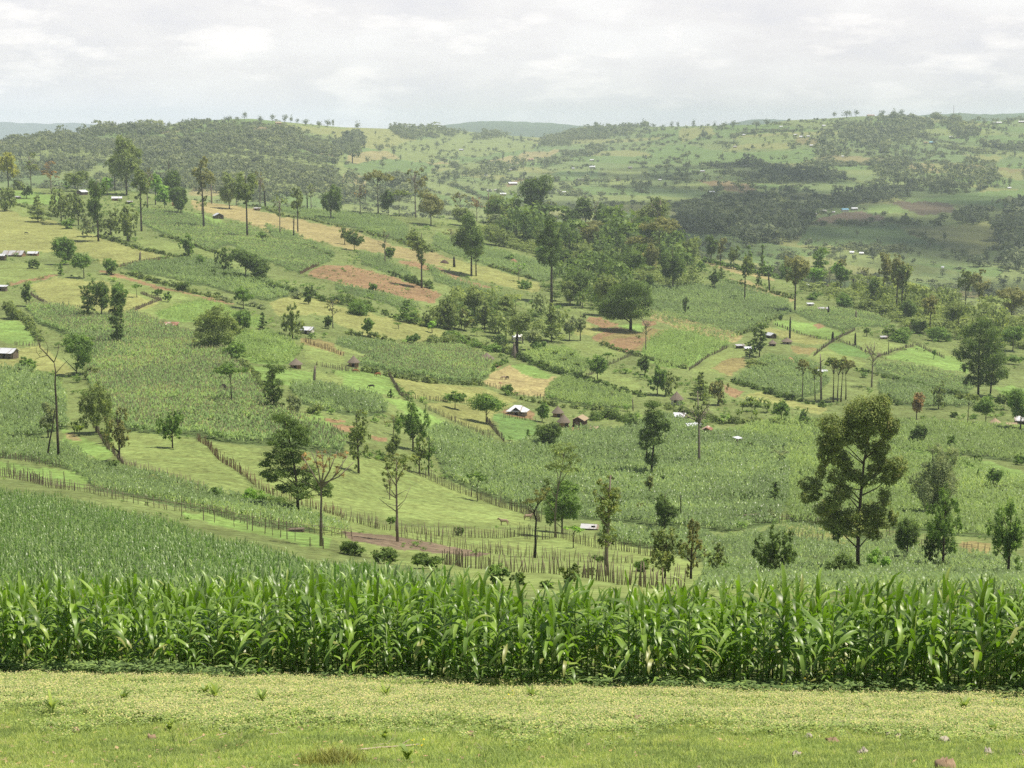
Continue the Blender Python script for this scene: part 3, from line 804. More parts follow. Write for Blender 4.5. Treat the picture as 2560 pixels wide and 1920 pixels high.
rp = plants[rest]; rz_ = pz[rest]
near = (rp[:, 1] < 46)
var_hi = [stalked(np.random.default_rng(200 + k), 2.05, 12, 6, True) for k in range(6)]
var_lo = [stalked(np.random.default_rng(300 + k), 2.05, 9, 3, False) for k in range(8)]
for sel, var, nm, lb in ((near, var_hi, 'maize_field', 'tall green maize standing behind the front rows along the lawn'),
                         (~near, var_lo, 'maize_field', 'tall green maize spreading up the slope at left behind the front rows')):
    p = rp[sel]; k = len(p); r = np.random.default_rng(k)
    sc = np.clip(r.normal(1, .09, k), .7, 1.2) * np.interp(1280 + p[:, 0] / p[:, 1] * F, [0, 1300, 2560], [.9, .94, .98])
    me = merge_instances(nm, np.stack([p[:, 0], p[:, 1], rz_[sel]], -1), r.uniform(0, 6.28, k), np.stack([sc, sc], -1), var, r.integers(0, len(var), k), [M_MAIZE if var is var_hi else M_MAIZEF, M_STALK])
    tag(link(nm, me), lb, 'maize field', kind='stuff')


def simple_plant(r, nl=6, tassel=False, h=1.0):
    """maize at a distance: arching leaves (and a tassel)"""
    Vs, Qs, R, M = [], [], [], []; n = 0
    az = r.uniform(0, 6.28)
    for i in range(nl):
        az += 2.4 + r.normal(0, .4); h0 = .25 + .5 * i / nl; L = r.uniform(.22, .36)
        w = r.uniform(.045, .065)
        c, s = math.cos(az), math.sin(az)
        p = [(0, 0, h0), (c * L * .55, s * L * .55, h0 + .2), (c * L, s * L, h0 + r.uniform(-.12, .16))]
        V = []
        for q, ww in zip(p, (w * .6, w, w * .25)):
            V += [(q[0] - s * ww, q[1] + c * ww, q[2]), (q[0] + s * ww, q[1] - c * ww, q[2])]
        Vs.append(np.array(V)); Qs.append(np.array([(0, 1, 3, 2), (2, 3, 5, 4)]) + n); n += 6
        R += [np.clip(r.normal(.45, .22), 0, 1)] * 2; M += [0, 0]
    if tassel:
        for a in (r.uniform(0, 3),):
            c, s = math.cos(a) * .035, math.sin(a) * .035
            Vs.append(np.array([(-c, -s, .82), (c, s, .82), (c * 1.5, s * 1.5, 1.06), (-c * 1.5, -s * 1.5, 1.0)])); Qs.append(np.array([(0, 1, 2, 3)]) + n); n += 4
            R.append(r.uniform(.2, .9)); M.append(1)
    return np.concatenate(Vs), np.concatenate(Qs), np.array(R), np.array(M)


SP_G = [simple_plant(np.random.default_rng(400 + k), 6) for k in range(5)]
SP_T = [simple_plant(np.random.default_rng(450 + k), 5, True) for k in range(5)]
claimed = np.zeros((nr, nc), bool)
for a, b, (dens, hgt, kind, label) in reversed(MAIZE):
    ok = ~claimed[a, b] & (a < nr - 1) & (b < nc - 1)
    claimed[a, b] = True
    a, b = a[ok], b[ok]
    if not len(a): continue
    r = np.random.default_rng(len(a))
    area = (ucol[1] - ucol[0]) * DD[a, b] * np.abs(DD[a + 1, b] - DD[a, b])
    ax, ay = XX[a, b] + 7000, DD[a, b]
    thin = np.clip(1 + .45 * smooth_noise(ax, ay, 19, 19, 91) + .35 * smooth_noise(ax, ay, 5, 6, 92), .25, 1.6)
    cnt = r.poisson(area * dens * thin)
    ia = np.repeat(a, cnt); ib = np.repeat(b, cnt); n = len(ia)
    t, q = r.random(n), r.random(n)
    def lerp(M): return (M[ia, ib] * (1 - t) + M[ia + 1, ib] * t) * (1 - q) + (M[ia, ib + 1] * (1 - t) + M[ia + 1, ib + 1] * t) * q
    pos = np.stack([lerp(XX), lerp(DD), lerp(ZB)], -1)
    patch = 1 + .24 * smooth_noise(pos[:, 0] + 7000, pos[:, 1], 14, 14, 9)
    roff = .2 * smooth_noise(pos[:, 0] + 7000, pos[:, 1], 24, 24, 93) + .12 * smooth_noise(pos[:, 0] + 7000, pos[:, 1], 5, 7, 94)
    hs = hgt * r.normal(1, .1, n) * patch
    wd = hgt * (1.15 / math.sqrt(dens)) ** .6 * r.normal(1, .12, n) * .95
    var = SP_T if kind == 'tan' else SP_G
    mats = {'tan': [M_FT, M_FTAS], 'green': [M_FG, M_FTAS], 'lime': [M_FL, M_FTAS]}[kind]
    me = merge_instances('maize_field', pos, r.uniform(0, 6.28, n), np.stack([wd, hs], -1), var, r.integers(0, 5, n), mats, roff)
    tag(link('maize_field', me), label, 'maize field', kind='stuff')

# ------------------------------------------------------------------ lawn, flowering edge, weeds
M_GRASS = leaf_mat('grass_blade', (.365, .465, .17), trans=.45, rough=.6, spec=.25, lo=.55, hi=1.4, tip=(.60, .56, .33))
M_WEED = leaf_mat('weed_leaf', (.27, .37, .12), trans=.3, rough=.6, spec=.2, lo=.5, hi=1.4)
M_FLOWER = leaf_mat('cream_flower', (.47, .47, .25), trans=.2, rough=.8, spec=.1, lo=.6, hi=1.3)
M_DARKWEED = leaf_mat('dark_weed_leaf', (.17, .26, .09), trans=.3, rough=.5, spec=.35, lo=.5, hi=1.6)
M_YELLOW = leaf_mat('yellow_flower', (.75, .55, .02), trans=.2, rough=.7)


def blades(pos, r, n, h, w, lean=.5):
    k = len(pos); m = k * n
    P0 = np.repeat(pos, n, 0) + np.concatenate([r.normal(0, .018, (m, 2)), np.zeros((m, 1))], 1)
    az = r.uniform(0, 6.28, m); hh = h * r.uniform(.45, 1.3, m); ln = hh * r.uniform(.1, 1, m) * lean
    a2 = r.uniform(0, 6.28, m)
    d = np.stack([np.cos(a2) * w / 2, np.sin(a2) * w / 2, np.zeros(m)], -1)
    mid = P0 + np.stack([np.cos(az) * ln * .35, np.sin(az) * ln * .35, hh * .6], -1)
    tip = P0 + np.stack([np.cos(az) * ln, np.sin(az) * ln, hh], -1)
    V = np.stack([P0 - d, P0 + d, mid + d * .8, mid - d * .8, tip], 1).reshape(-1, 3)
    o = np.arange(m)[:, None] * 5
    return V, o + np.array([[0, 1, 2, 3]]), o + np.array([[3, 2, 4]])


gr = np.random.default_rng(17)
def scatter_px(n, y0, y1, bias=None):
    """points on the lawn, even per square metre"""
    px = gr.uniform(-800, 3400, n * 3); py = gr.uniform(y0, y1, n * 3)
    X, Y, Z = ground(px, py, 'n')
    e = front_D(1280 + X / Y * F) - Y
    w = Y ** 3; keep = gr.random(len(w)) < w / w.max()
    s = keep & (e > -1.2)
    X, Y, e = X[s][:n], Y[s][:n], e[s][:n]
    return X, Y, ground_at(X, Y), e


X, Y, Z, e = scatter_px(210000, 1690, 1960)
edge_line = 7.1 + .8 * smooth_noise(X + 300, Y * 0, 3.1, 9, 61) + 1.2 * smooth_noise(X + 300, Y, 1.1, 1.3, 62) + .9 * gr.normal(size=len(X))   # metres of flowering strip
flow = e < edge_line
g = ~flow | (gr.random(len(X)) < .3)
pos = np.stack([X[g], Y[g], Z[g]], -1)
V, Q, T = blades(pos, gr, 5, .055, .010, .9)
pr = np.repeat(np.clip(.45 + .15 * smooth_noise(pos[:, 0] + 500, pos[:, 1], 1.3, 1.3, 71) + .2 * smooth_noise(pos[:, 0] + 500, pos[:, 1], .35, .35, 72), 0, 1), 5)
rn = np.clip(pr + gr.normal(0, .17, len(Q)), 0, 1)
tag(link('lawn_grass', fast_mesh('lawn_grass', V, Q, T, rnd=np.concatenate([rn, rn]), mats=[M_GRASS])), 'short yellow-green grass of the lawn in the foreground', 'grass', kind='stuff')


def weed_variant(r, nl, nf, h, leafw, flower=True):
    Vs, Qs, R, M = [], [], [], []; n = 0
    for i in range(nl):
        a = r.uniform(0, 6.28); rr = r.uniform(0, .6) * h; z = r.uniform(.15, .9) * h
        c = np.array([math.cos(a) * rr, math.sin(a) * rr, z]); b = r.uniform(0, 6.28)
        t = np.array([math.cos(b), math.sin(b), r.uniform(-.3, .5)]); s = np.cross(t, (0, 0, 1)); s /= np.linalg.norm(s)
        L = leafw * r.uniform(.7, 1.4)
        Vs.append(np.array([c - t * L, c - s * L * .5, c + t * L, c + s * L * .5])); Qs.append(np.array([(0, 1, 2, 3)]) + n); n += 4
        R.append(r.uniform(.1, 1)); M.append(0)
    for i in range(nf):
        a = r.uniform(0, 6.28); rr = r.uniform(0, .75) * h; z = h * r.uniform(.8, 1.15); L = r.uniform(.008, .0135)
        c = np.array([math.cos(a) * rr, math.sin(a) * rr, z]); q = r.normal(0, .35, 2)
        e1 = np.array([L, 0, q[0] * L]); e2 = np.array([0, L, q[1] * L])
        Vs.append(np.array([c - e1, c - e2, c + e1, c + e2])); Qs.append(np.array([(0, 1, 2, 3)]) + n); n += 4
        R.append(r.uniform(.1, 1)); M.append(1)
    return np.concatenate(Vs), np.concatenate(Qs), np.array(R), np.array(M)


WV = [weed_variant(np.random.default_rng(500 + k), 12, 4, .15, .026) for k in range(6)]
X, Y, Z, e = scatter_px(112000, 1690, 1880)
edge_line = 7.1 + .8 * smooth_noise(X + 300, Y * 0, 3.1, 9, 61) + 1.2 * smooth_noise(X + 300, Y, 1.1, 1.3, 62) + .9 * gr.normal(size=len(X))
dens = .5 + .35 * smooth_noise(X + 300, Y, .8, .8, 63)
pgr = smooth_noise(X + 300, Y, 1.6, 1.0, 68) + .5 * smooth_noise(X + 300, Y, .5, .5, 69)
k = (e < edge_line) & (e > -.9) & (gr.random(len(X)) < np.clip(1 - pgr * .8, .25, 1)) & (gr.random(len(X)) < dens + .3)
n = k.sum(); r = np.random.default_rng(64)
hh = .75 + .3 * smooth_noise(X[k] + 300, Y[k], .9, .9, 65) + .12 * r.normal(size=n)
me = merge_instances('flowering_weeds', np.stack([X[k], Y[k], Z[k]], -1), r.uniform(0, 6.28, n), np.stack([np.ones(n), hh], -1), WV, r.integers(0, 6, n), [M_WEED, M_FLOWER])
tag(link('flowering_weeds', me), 'cream-flowered weeds forming a pale strip before the maize', 'weeds', kind='stuff')

# broad-leaved weeds in the shade at the foot of the maize
DV = [weed_variant(np.random.default_rng(520 + k), 16, 0, .36, .06) for k in range(5)]
xs = r.uniform(-17, 16, 3300)
WK = r.random(3300) < np.clip(.45 + .7 * smooth_noise(xs + 300, xs * 0, 1.6, 9, 67), .08, 1)
xs = xs[WK]; NW = len(xs)
pe = 1280 + xs / 31 * F; ys = front_D(pe) + r.uniform(-.3, 1.4, NW)
hh = .7 + .5 * smooth_noise(xs + 300, ys, 1.2, 1.2, 66) + .1 * r.normal(size=NW)
me = merge_instances('undergrowth_weeds', np.stack([xs, ys, ground_at(xs, ys)], -1), r.uniform(0, 6.28, NW), np.stack([np.ones(NW), hh], -1), DV, r.integers(0, 5, NW), [M_DARKWEED])
tag(link('undergrowth_weeds', me), 'low broad-leaved weeds at the foot of the maize', 'weeds', kind='stuff')

X, Y, Z, e = scatter_px(7300, 1690, 1960); r = np.random.default_rng(88)
k = (e > -.6) & (r.random(len(X)) < np.clip(.35 + .9 * smooth_noise(X + 300, Y, 1.1, .9, 89), 0, 1)) & ((e < 7.5) | (r.random(len(X)) < .25))
V, Q, T = blades(np.stack([X[k], Y[k], Z[k]], -1), r, 9, .17, .011, .9)
rn = np.clip(np.repeat(r.uniform(.1, .85, k.sum()), 9) + r.normal(0, .1, len(Q)), 0, 1)
tag(link('grass_tufts', fast_mesh('grass_tufts', V, Q, T, rnd=np.concatenate([rn, rn]), mats=[M_GRASS])), 'longer grass tufts scattered through the flowering strip', 'grass', kind='stuff')
# brighter leafy weeds and yellow flowers standing out of the strip
def rosette(r, h=.28, n=12, w=.045, droop=1.2):
    Vs, Qs, R = [], [], []; m = 0
    for i in range(n):
        V, Q = ribbon(r, 0.02 + .5 * h * r.random(), r.uniform(0, 6.28), h * r.uniform(.7, 1.2), w, r.uniform(.2, .7), r.uniform(.7, droop + .6), 4, False)
        Vs.append(V); Qs.append(Q + m); m += len(V); R += [r.uniform(.3, 1)] * len(Q)
    return np.concatenate(Vs), np.concatenate(Qs), np.array(R)


M_BW = leaf_mat('leafy_weed', (.26, .36, .10), trans=.35, rough=.5, spec=.3)
for q, (px, py, h, lb) in enumerate([
        (540, 1755, .26, 'bright leafy weed in the flowering strip, largest of those at left'), (512, 1745, .22, 'small bright weed left of the largest leafy weed'),
        (965, 1755, .26, 'upright leafy weed in the middle of the flowering strip'), (310, 1760, .2, 'little leafy weed by the pale strip at left'),
        (655, 1765, .22, 'little leafy weed at right of the leafy cluster'), (2410, 1785, .25, 'grassy green tuft in the strip at right'),
        (2350, 1740, .42, 'grey-green tall weed at the maize edge at right'), (2075, 1712, .36, 'pale rosette weed close to the maize at right'),
        (425, 1828, .13, 'dark little rosette in the short lawn'), (1018, 1905, .17, 'round yellow-green weed at the bottom edge of the lawn'),
        (960, 1850, .12, 'small dark weed between the fallen sticks'), (2480, 1835, .16, 'bushy weed at the end of the strip at right'),
        (130, 1790, .26, 'brown-green weed clump at far left of the strip'), (1330, 1752, .22, 'small upright weed left of the yellow flowers')]):
    x, y, z = ground(px, py, 'n'); rr = np.random.default_rng(700 + q)
    Vr, Qr, Rr = rosette(rr, h, 14, .05 if h > .2 else .06)
    tag(link('leafy_weed', fast_mesh('leafy_weed', Vr, Qr, rnd=Rr, mats=[M_BW], smooth=True), None, (float(x), float(y), float(ground_at(np.array([x]), np.array([y]))[0]))), lb, 'weed', 'leafy weeds on the lawn')
for (x0, x1, y0, y1, n, lb) in ((1255, 1290, 1748, 1775, 14, 'little patch of yellow flowers in the pale strip'), (1950, 2240, 1715, 1745, 22, 'scattered yellow flowers along the maize edge at right'), (1030, 1060, 1880, 1890, 5, 'few yellow flowers in the bottom lawn'), (2470, 2530, 1770, 1780, 7, 'yellow flowers in the strip at far right')):
    rr = np.random.default_rng(int(x0)); px = rr.uniform(x0, x1, n); py = rr.uniform(y0, y1, n)
    x, y, z = ground(px, py, 'n'); L = .018; zz = ground_at(x, y) + rr.uniform(.05, .22, n)
    V = np.stack([np.stack([x + a * L, y + b * L, zz + rr.normal(0, .006, n)], -1) for a, b in ((-1, 0), (0, -1), (1, 0), (0, 1))], 1).reshape(-1, 3)
    w = .003
    V2 = np.stack([np.stack([x + a * w, y, zz - c], -1) for a, c in ((-1, 0), (1, 0), (1, .22), (-1, .22))], 1).reshape(-1, 3)
    Q = np.arange(n * 8).reshape(-1, 4)
    tag(link('yellow_flowers', fast_mesh('yellow_flowers', np.concatenate([V, V2]), Q, rnd=rr.uniform(.2, 1, 2 * n), mats=[M_YELLOW, M_BW], mi=[0] * n + [1] * n)), lb, 'flowers', kind='stuff')

M_STICK = rough_mat('dead_stick', (.30, .24, .17), (.52, .45, .36), 18, .9, .1, .5, (1, 1, 1))
M_STONE = rough_mat('stone', (.32, .29, .22), (.50, .46, .37), 9, .9, .2, .6)
M_REDST = rough_mat('red_stone', (.22, .15, .10), (.38, .28, .18), 14, .9, .2, .6)
M_LITTER = leaf_mat('dry_leaf', (.42, .30, .19), trans=.1, rough=.9, lo=.5, hi=1.4)
X, Y, Z, e = scatter_px(1300, 1800, 1960)
k = (e > 6.6) & (gr.random(len(X)) < np.clip(.5 + smooth_noise(X + 300, Y, 2.3, 1.7, 91), .05, 1)); n = k.sum()
LV = [weed_variant(np.random.default_rng(540 + q), 2, 0, .05, .028) for q in range(5)]
me = merge_instances('leaf_litter', np.stack([X[k], Y[k], Z[k]], -1), gr.uniform(0, 6.28, n), np.stack([gr.uniform(.6, 1.5, n), np.ones(n)], -1), [(a_, b_, c_, d_ * 0) for a_, b_, c_, d_ in LV], gr.integers(0, 5, n), [M_LITTER])
tag(link('leaf_litter', me), 'dry brown leaves and bits strewn over the lawn', 'leaf litter', kind='stuff')
M_DRY = leaf_mat('dry_sedge', (.33, .36, .11), trans=.25, rough=.7, lo=.5, hi=1.3)
def stick(px0, py0, px1, py1, rad, lb):
    p0 = np.array(ground(px0, py0, 'n')); p1 = np.array(ground(px1, py1, 'n')); rr = np.random.default_rng(int(px0))
    pts = [p0 + (p1 - p0) * t for t in np.linspace(0, 1, 7)]
    pts = [p + np.array([0, rr.normal(0, .02), 0]) for p in pts]
    pts = [np.array([p[0], p[1], ground_at(p[:1], p[1:2])[0] + rad * .8 + .02]) for p in pts]
    b = MB(); o = pts[0].copy(); b.tube([p - o for p in pts], np.linspace(rad, rad * .55, 7), 7)
    m = pts[4] - o; b.tube([m, m + (rr.uniform(-.1, .2), .12, .05)], [rad * .5, rad * .2], 5)
    tag(link('stick', b.mesh('stick', [M_STICK], True), None, tuple(o)), lb, 'stick')
stick(893, 1881, 1048, 1867, .017, 'longest pale stick lying on the lawn')
stick(930, 1868, 985, 1862, .008, 'thin brown stick just above the longest stick')
stick(668, 1842, 722, 1835, .012, 'short pale stick left of the longest stick')
stick(545, 1844, 567, 1838, .012, 'short stub of stick on the lawn at left')
stick(2100, 1846, 2150, 1846, .006, 'thin straw lying on the lawn at right')
stick(2545, 1890, 2575, 1896, .012, 'bent pale stick at the right edge of the lawn')
stick(1190, 1872, 1215, 1880, .007, 'thin twig on the lawn right of the longest stick')
stick(480, 1858, 470, 1862, .012, 'tiny stub of wood beside the short sticks')
def stone(px, py, s, m, lb, nm='stone', fl=.55):
    x, y, z = ground(px, py, 'n'); rr = np.random.default_rng(int(px * 3))
    b = MB(); prof = [(.02, 0), (.9, .05), (1, .35), (.8, .75), (.4, .97), (.02, 1)]
    b.lathe([(r * s, (z_ - .15) * s * fl * 1.6) for r, z_ in prof], 11, 0, .16, rr)
    o = link(nm, b.mesh(nm, [m], True), None, (float(x), float(y), float(ground_at(np.array([x]), np.array([y]))[0]) + .015), rr.uniform(0, 6))
    o.scale = (1.4, .9, 1); tag(o, lb, 'stone', 'stones on the lawn')
for a in ((2365, 1924, .12, M_REDST, 'reddish stone cut by the bottom edge of the picture'), (2082, 1858, .075, M_REDST, 'dark reddish stone on the lawn at right'), (2160, 1886, .055, M_STONE, 'pale flat stone, larger of the pair on the lawn'),
          (2150, 1889, .035, M_STONE, 'small stone touching the pale flat stone'), (2021, 1849, .045, M_STONE, 'small grey stone at the lower edge of the strip'), (2361, 1858, .06, M_STONE, 'whitish stone below the end of the strip'),
          (2472, 1887, .06, M_STONE, 'whitish stone near the right edge of the lawn'), (1990, 1893, .045, M_STONE, 'tan stone by the bottom of the lawn right of centre'), (1176, 1842, .06, M_REDST, 'pink-brown stone in the lawn at centre'),
          (380, 1851, .06, M_REDST, 'pinkish stone on the lawn at left'), (760, 1810, .06, M_REDST, 'tan lump at the edge of the strip'), (1595, 1809, .11, M_REDST, 'brown lump of earth at the strip edge right of centre'), (190, 1834, .06, M_REDST, 'rusty pebble on the lawn at far left'),
          (2220, 1842, .045, M_STONE, 'pale pebble on the lawn right of the dark stone'), (2245, 1846, .05, M_STONE, 'flat tan pebble beside the pale pebble')):
    stone(*a)
# dry sedge tussock at the bottom edge
rr = np.random.default_rng(77); x, y, z = ground(832, 1915, 'n')
ps = np.stack([rr.normal(0, .17, 420), rr.normal(0, .13, 420), np.zeros(420)], -1)
V, Q, T = blades(ps, rr, 3, .16, .009, .9)
rn = rr.uniform(0, 1, len(Q))
tag(link('sedge_tussock', fast_mesh('sedge_tussock', V, Q, T, rnd=np.concatenate([rn, rn]), mats=[M_DRY]), None, (float(x), float(y), float(ground_at(np.array([x]), np.array([y]))[0]))), 'brownish grass tussock at the bottom edge of the lawn', 'grass tuft')
# ------------------------------------------------------------------ trees
TONE = dict(dk=(.040, .062, .019), gn=(.056, .090, .027), lt=(.085, .138, .038), ol=(.072, .092, .036), br=(.085, .089, .042),
            rd=(.115, .085, .048), yl=(.125, .13, .035), gy=(.088, .105, .062), or_=(.20, .13, .04))
TONE['or'] = TONE.pop('or_')
TONE = {k: (v[0] * 3.2, v[1] * 3.3, v[2] * 2.6) for k, v in TONE.items()}
M_TONE = {k: leaf_mat('crown_' + n, TONE[k], trans=.38, rough=.6, spec=.25, lo=.5, hi=1.6) for k, n in
          dict(dk='dark_green', gn='green', lt='light_green', ol='olive', br='brown_olive', rd='reddish', yl='yellow_green', gy='grey_green').items()}
M_TONE['or'] = leaf_mat('crown_orange_green', (.205, .27, .08), trans=.28, rough=.6, spec=.25, lo=.5, hi=1.5, tip=(.30, .29, .11))
M_BARK = rough_mat('bark_dark', (.045, .036, .028), (.11, .09, .07), 3, .95, .1, .5, (1, 1, .25))
M_BARKP = rough_mat('bark_pale', (.14, .11, .085), (.30, .26, .21), 3, .95, .1, .5, (1, 1, .25))
M_BARKB = rough_mat('bark_black', (.014, .013, .012), (.05, .042, .035), 3, .95, .1, .5, (1, 1, .25))
BARKS = dict(d=M_BARK, p=M_BARKP, b=M_BARKB)


def leaves(blobs, s, k, r):
    """leaf quads spread through ellipsoid blobs -> V, Q, rnd"""
    C, NN, RR = [], [], []
    for (x, y, z, rx, ry, rz) in blobs:
        n = int(np.clip(k * math.pi * rx * rz / (.55 * s * s), 8, 9000))
        nc_ = max(4, int(n / 22))
        d = r.normal(size=(nc_, 3)); d /= np.linalg.norm(d, axis=1)[:, None]
        rad = r.uniform(.35, 1, nc_) ** .6
        cc = d * rad[:, None]
        pick = r.integers(0, nc_, n)
        p = cc[pick] + r.normal(0, .16, (n, 3))
        C.append(p * (rx, ry, rz) + (x, y, z))
        nn = p / (np.linalg.norm(p, axis=1)[:, None] + .2) + (0, 0, .45) + r.normal(0, .55, (n, 3))
        NN.append(nn / np.linalg.norm(nn, axis=1)[:, None])
        RR.append(np.clip(.45 + r.normal(0, .2, nc_)[pick] + r.normal(0, .12, n), 0, 1))
    C = np.concatenate(C); NN = np.concatenate(NN); RR = np.concatenate(RR); n = len(C)
    t = np.cross(NN, r.normal(size=(n, 3))); t /= np.linalg.norm(t, axis=1)[:, None] + 1e-9
    b = np.cross(NN, t)
    sz = s * r.uniform(.6, 1.35, n)[:, None]
    V = np.stack([C - t * sz, C - b * sz * .55 - NN * sz * .15, C + t * sz, C + b * sz * .55 - NN * sz * .15], 1).reshape(-1, 3)
    return V, np.arange(4 * n).reshape(n, 4), RR


def kind_blobs(kind, H, Wd, r):
    R = Wd / 2 * 1.15; B = []
    def ell(c, rx, rz, n, br, lo=.3, hi=.75, flat=1.0):
        for _ in range(n):
            d = r.normal(size=3); d /= np.linalg.norm(d); q = r.uniform(lo, hi)
            f = r.uniform(.75, 1.3) * br
            B.append((d[0] * rx * q, d[1] * rx * q, c + d[2] * rz * q, rx * f, rx * f, min(rz, rx * 1.2) * f * flat))
    if kind == 'round':
        ell(.63 * H, R, .36 * H, 11, .42)
    elif kind == 'oval':
        ell(.56 * H, R, .43 * H, 12, .48)
    elif kind == 'bush':
        ell(.42 * H, R, .5 * H, 9, .42)
    elif kind == 'tall':
        ell(.76 * H, R, .23 * H, 10, .40, .3, .95)
        for _ in range(3):
            B.append((r.normal(0, .25 * R), r.normal(0, .25 * R), H * r.uniform(.4, .62), R * .28, R * .28, R * .3))
    elif kind == 'column':
        ell(.62 * H, R, .38 * H, 14, .42, .3, .95)
    elif kind == 'umbrella':
        for i in range(11):
            a = r.uniform(0, 6.28); q = math.sqrt(r.uniform(0, 1)) * .8
            B.append((math.cos(a) * R * q, math.sin(a) * R * q, H * (.9 - .16 * q * q + r.uniform(-.05, .04)), R * .36, R * .36, H * .065))
    elif kind == 'cone':
        for i in range(14):
            z = (i + .5) / 14; a = i * 2.4
            q = R * (1 - z) * .55
            B.append((math.cos(a) * q, math.sin(a) * q, H * (.08 + .9 * z), R * (.25 + .5 * (1 - z)), R * (.25 + .5 * (1 - z)), H * .075))
    elif kind == 'feather':
        ell(.55 * H, R, .46 * H, 30, .22, .15, 1.05, 1.5)
        B.append((0, 0, .9 * H, R * .25, R * .25, H * .1))
    elif kind == 'clumpy':
        n = 6
        for i in range(n):
            z = .2 + .74 * i / (n - 1); sgn = 1 if i % 2 else -1
            B.append((sgn * R * r.uniform(.05, .4), r.normal(0, .2 * R), H * z, R * r.uniform(.5, .8), R * .6, H * .095))
            if r.random() < .6: B.append((-sgn * R * .45, r.normal(0, .2 * R), H * (z + r.uniform(-.05, .05)), R * .4, R * .4, H * .06))
    elif kind in ('sparse', 'bare'):
        for i in range(12):
            a = r.uniform(0, 6.28); q = r.uniform(.2, .9)
            B.append((math.cos(a) * R * q, math.sin(a) * R * q, H * r.uniform(.5, .97), R * .28, R * .28, H * .06))
    return B


DENS = dict(round=2.3, oval=2.2, bush=2.3, tall=2.0, column=2.0, umbrella=2.2, cone=2.2, feather=1.25, clumpy=2.5, sparse=1.1, bare=.12, pole=0)


def limbs(b, r, blobs, H, rad, path=None, share=.8, top=.95, n=6):
    """trunk along a path, limbs from the trunk out to the blobs"""
    if path is None:
        lean = r.normal(0, .02 * H, 2)
        path = [(lean[0] * t * t, lean[1] * t * t, H * top * t) for t in (-.02, .15, .35, .55, .75, 1)]
    path = np.asarray(path, float)
    b.tube(path, np.linspace(rad, rad * .28, len(path)), n)
    zz = path[:, 2]
    for (x, y, z, rx, ry, rz) in blobs:
        if r.random() > share: continue
        zs = z - (abs(x) + abs(y)) * r.uniform(.35, .8) - .03 * H
        zs = max(zs, zz[0] + .18 * (zz[-1] - zz[0]))
        if zs > z: continue
        k = np.interp(zs, zz, np.arange(len(zz))); i = int(min(k, len(zz) - 2)); f = k - i
        p0 = path[i] * (1 - f) + path[i + 1] * f
        p1 = np.array((x, y, z)); mid = (p0 + p1) / 2 + (0, 0, .06 * np.linalg.norm(p1 - p0))
        rr = rad * (.42 - .2 * k / len(zz))
        b.tube([p0, mid, p1], [rr, rr * .65, rr * .3], max(4, n - 2))


def twigs(b, r, p, d, L, rad, depth):
    q = p + d * L; m = (p + q) / 2 + r.normal(0, .05 * L, 3)
    b.tube([p, m, q], [rad, rad * .8, rad * .6], 4)
    if depth == 0: return
    for _ in range(3 if depth > 1 else 2):
        e = d + r.normal(0, .45, 3) + (0, 0, .15); e /= np.linalg.norm(e)
        twigs(b, r, q if r.random() < .7 else m, e, L * r.uniform(.55, .8), rad * .6, depth - 1)


def plant_tree(name, base, H, Wd, kind, tone, label, cat, group=None, bark='d', seed=0, blobs=None, path=None, extra=None, k=None, D=None, share=.8, rad=None):
    r = np.random.default_rng(seed)
    D = D or base[1]
    s = max(.12, D / 1680 * .85)
    if kind == 'pole':
        b = MB(); rad = rad or max(Wd / 2, D / 1680 * .55)
        lean = r.normal(0, .03 * H, 2)
        b.tube([(0, 0, -.3), (lean[0] * .4, lean[1] * .4, H * .4), (lean[0], lean[1], H * .8), (lean[0] * 1.3, lean[1], H)], [rad, rad * .85, rad * .7, rad * .35], 7)
        for _ in range(3):
            z = r.uniform(.45, .9) * H; a = r.uniform(0, 6.28); q = H * r.uniform(.05, .1)
            b.tube([(lean[0] * z / H, lean[1] * z / H, z), (math.cos(a) * q + lean[0], math.sin(a) * q, z + q * .9)], [rad * .45, rad * .2], 4)
        o = link(name, b.mesh(name, [BARKS[bark]], True), None, base)
        return tag(o, label, cat, group)
    if blobs is None: blobs = kind_blobs(kind, H, Wd, r)
    rad = rad or max(.016 * H + .04, D / 1680 * .42)
    if kind == 'bush':
        V, Q, R = leaves(blobs, s, k or DENS[kind], r)
        o = link(name, fast_mesh('foliage', V, Q, rnd=R, mats=[M_TONE[tone]]), None, base)
        return tag(o, label, cat, group)
    t = empty(name, base); tag(t, label, cat, group)
    b = MB(); limbs(b, r, blobs, H, rad, path, share, .92 if kind != 'umbrella' else .6)
    if kind in ('bare', 'sparse') and path is None:
        for _ in range(9 if kind == 'bare' else 5):
            d = r.normal(0, .6, 3); d[2] = abs(d[2]) + .5; d /= np.linalg.norm(d)
            twigs(b, r, np.array([0, 0, H * r.uniform(.45, .75)]), d, H * .14, rad * .45, 2)
    if extra: extra(b, r, rad)
    link('trunk', b.mesh('trunk', [BARKS[bark]], True), t)
    V, Q, R = leaves(blobs, s, k if k is not None else DENS[kind], r)
    link('crown', fast_mesh('crown', V, Q, rnd=R, mats=[M_TONE[tone]]), t)
    return t


def base_of(c, x, y, layer='n'):
    px, py = P(c, x, y); g = ground(px, py, layer)
    g = [float(v) for v in g]
    if layer == 'n':
        g[2] = float(ground_at(np.array([g[0]]), np.array([g[1]]))[0])
    return tuple(g)


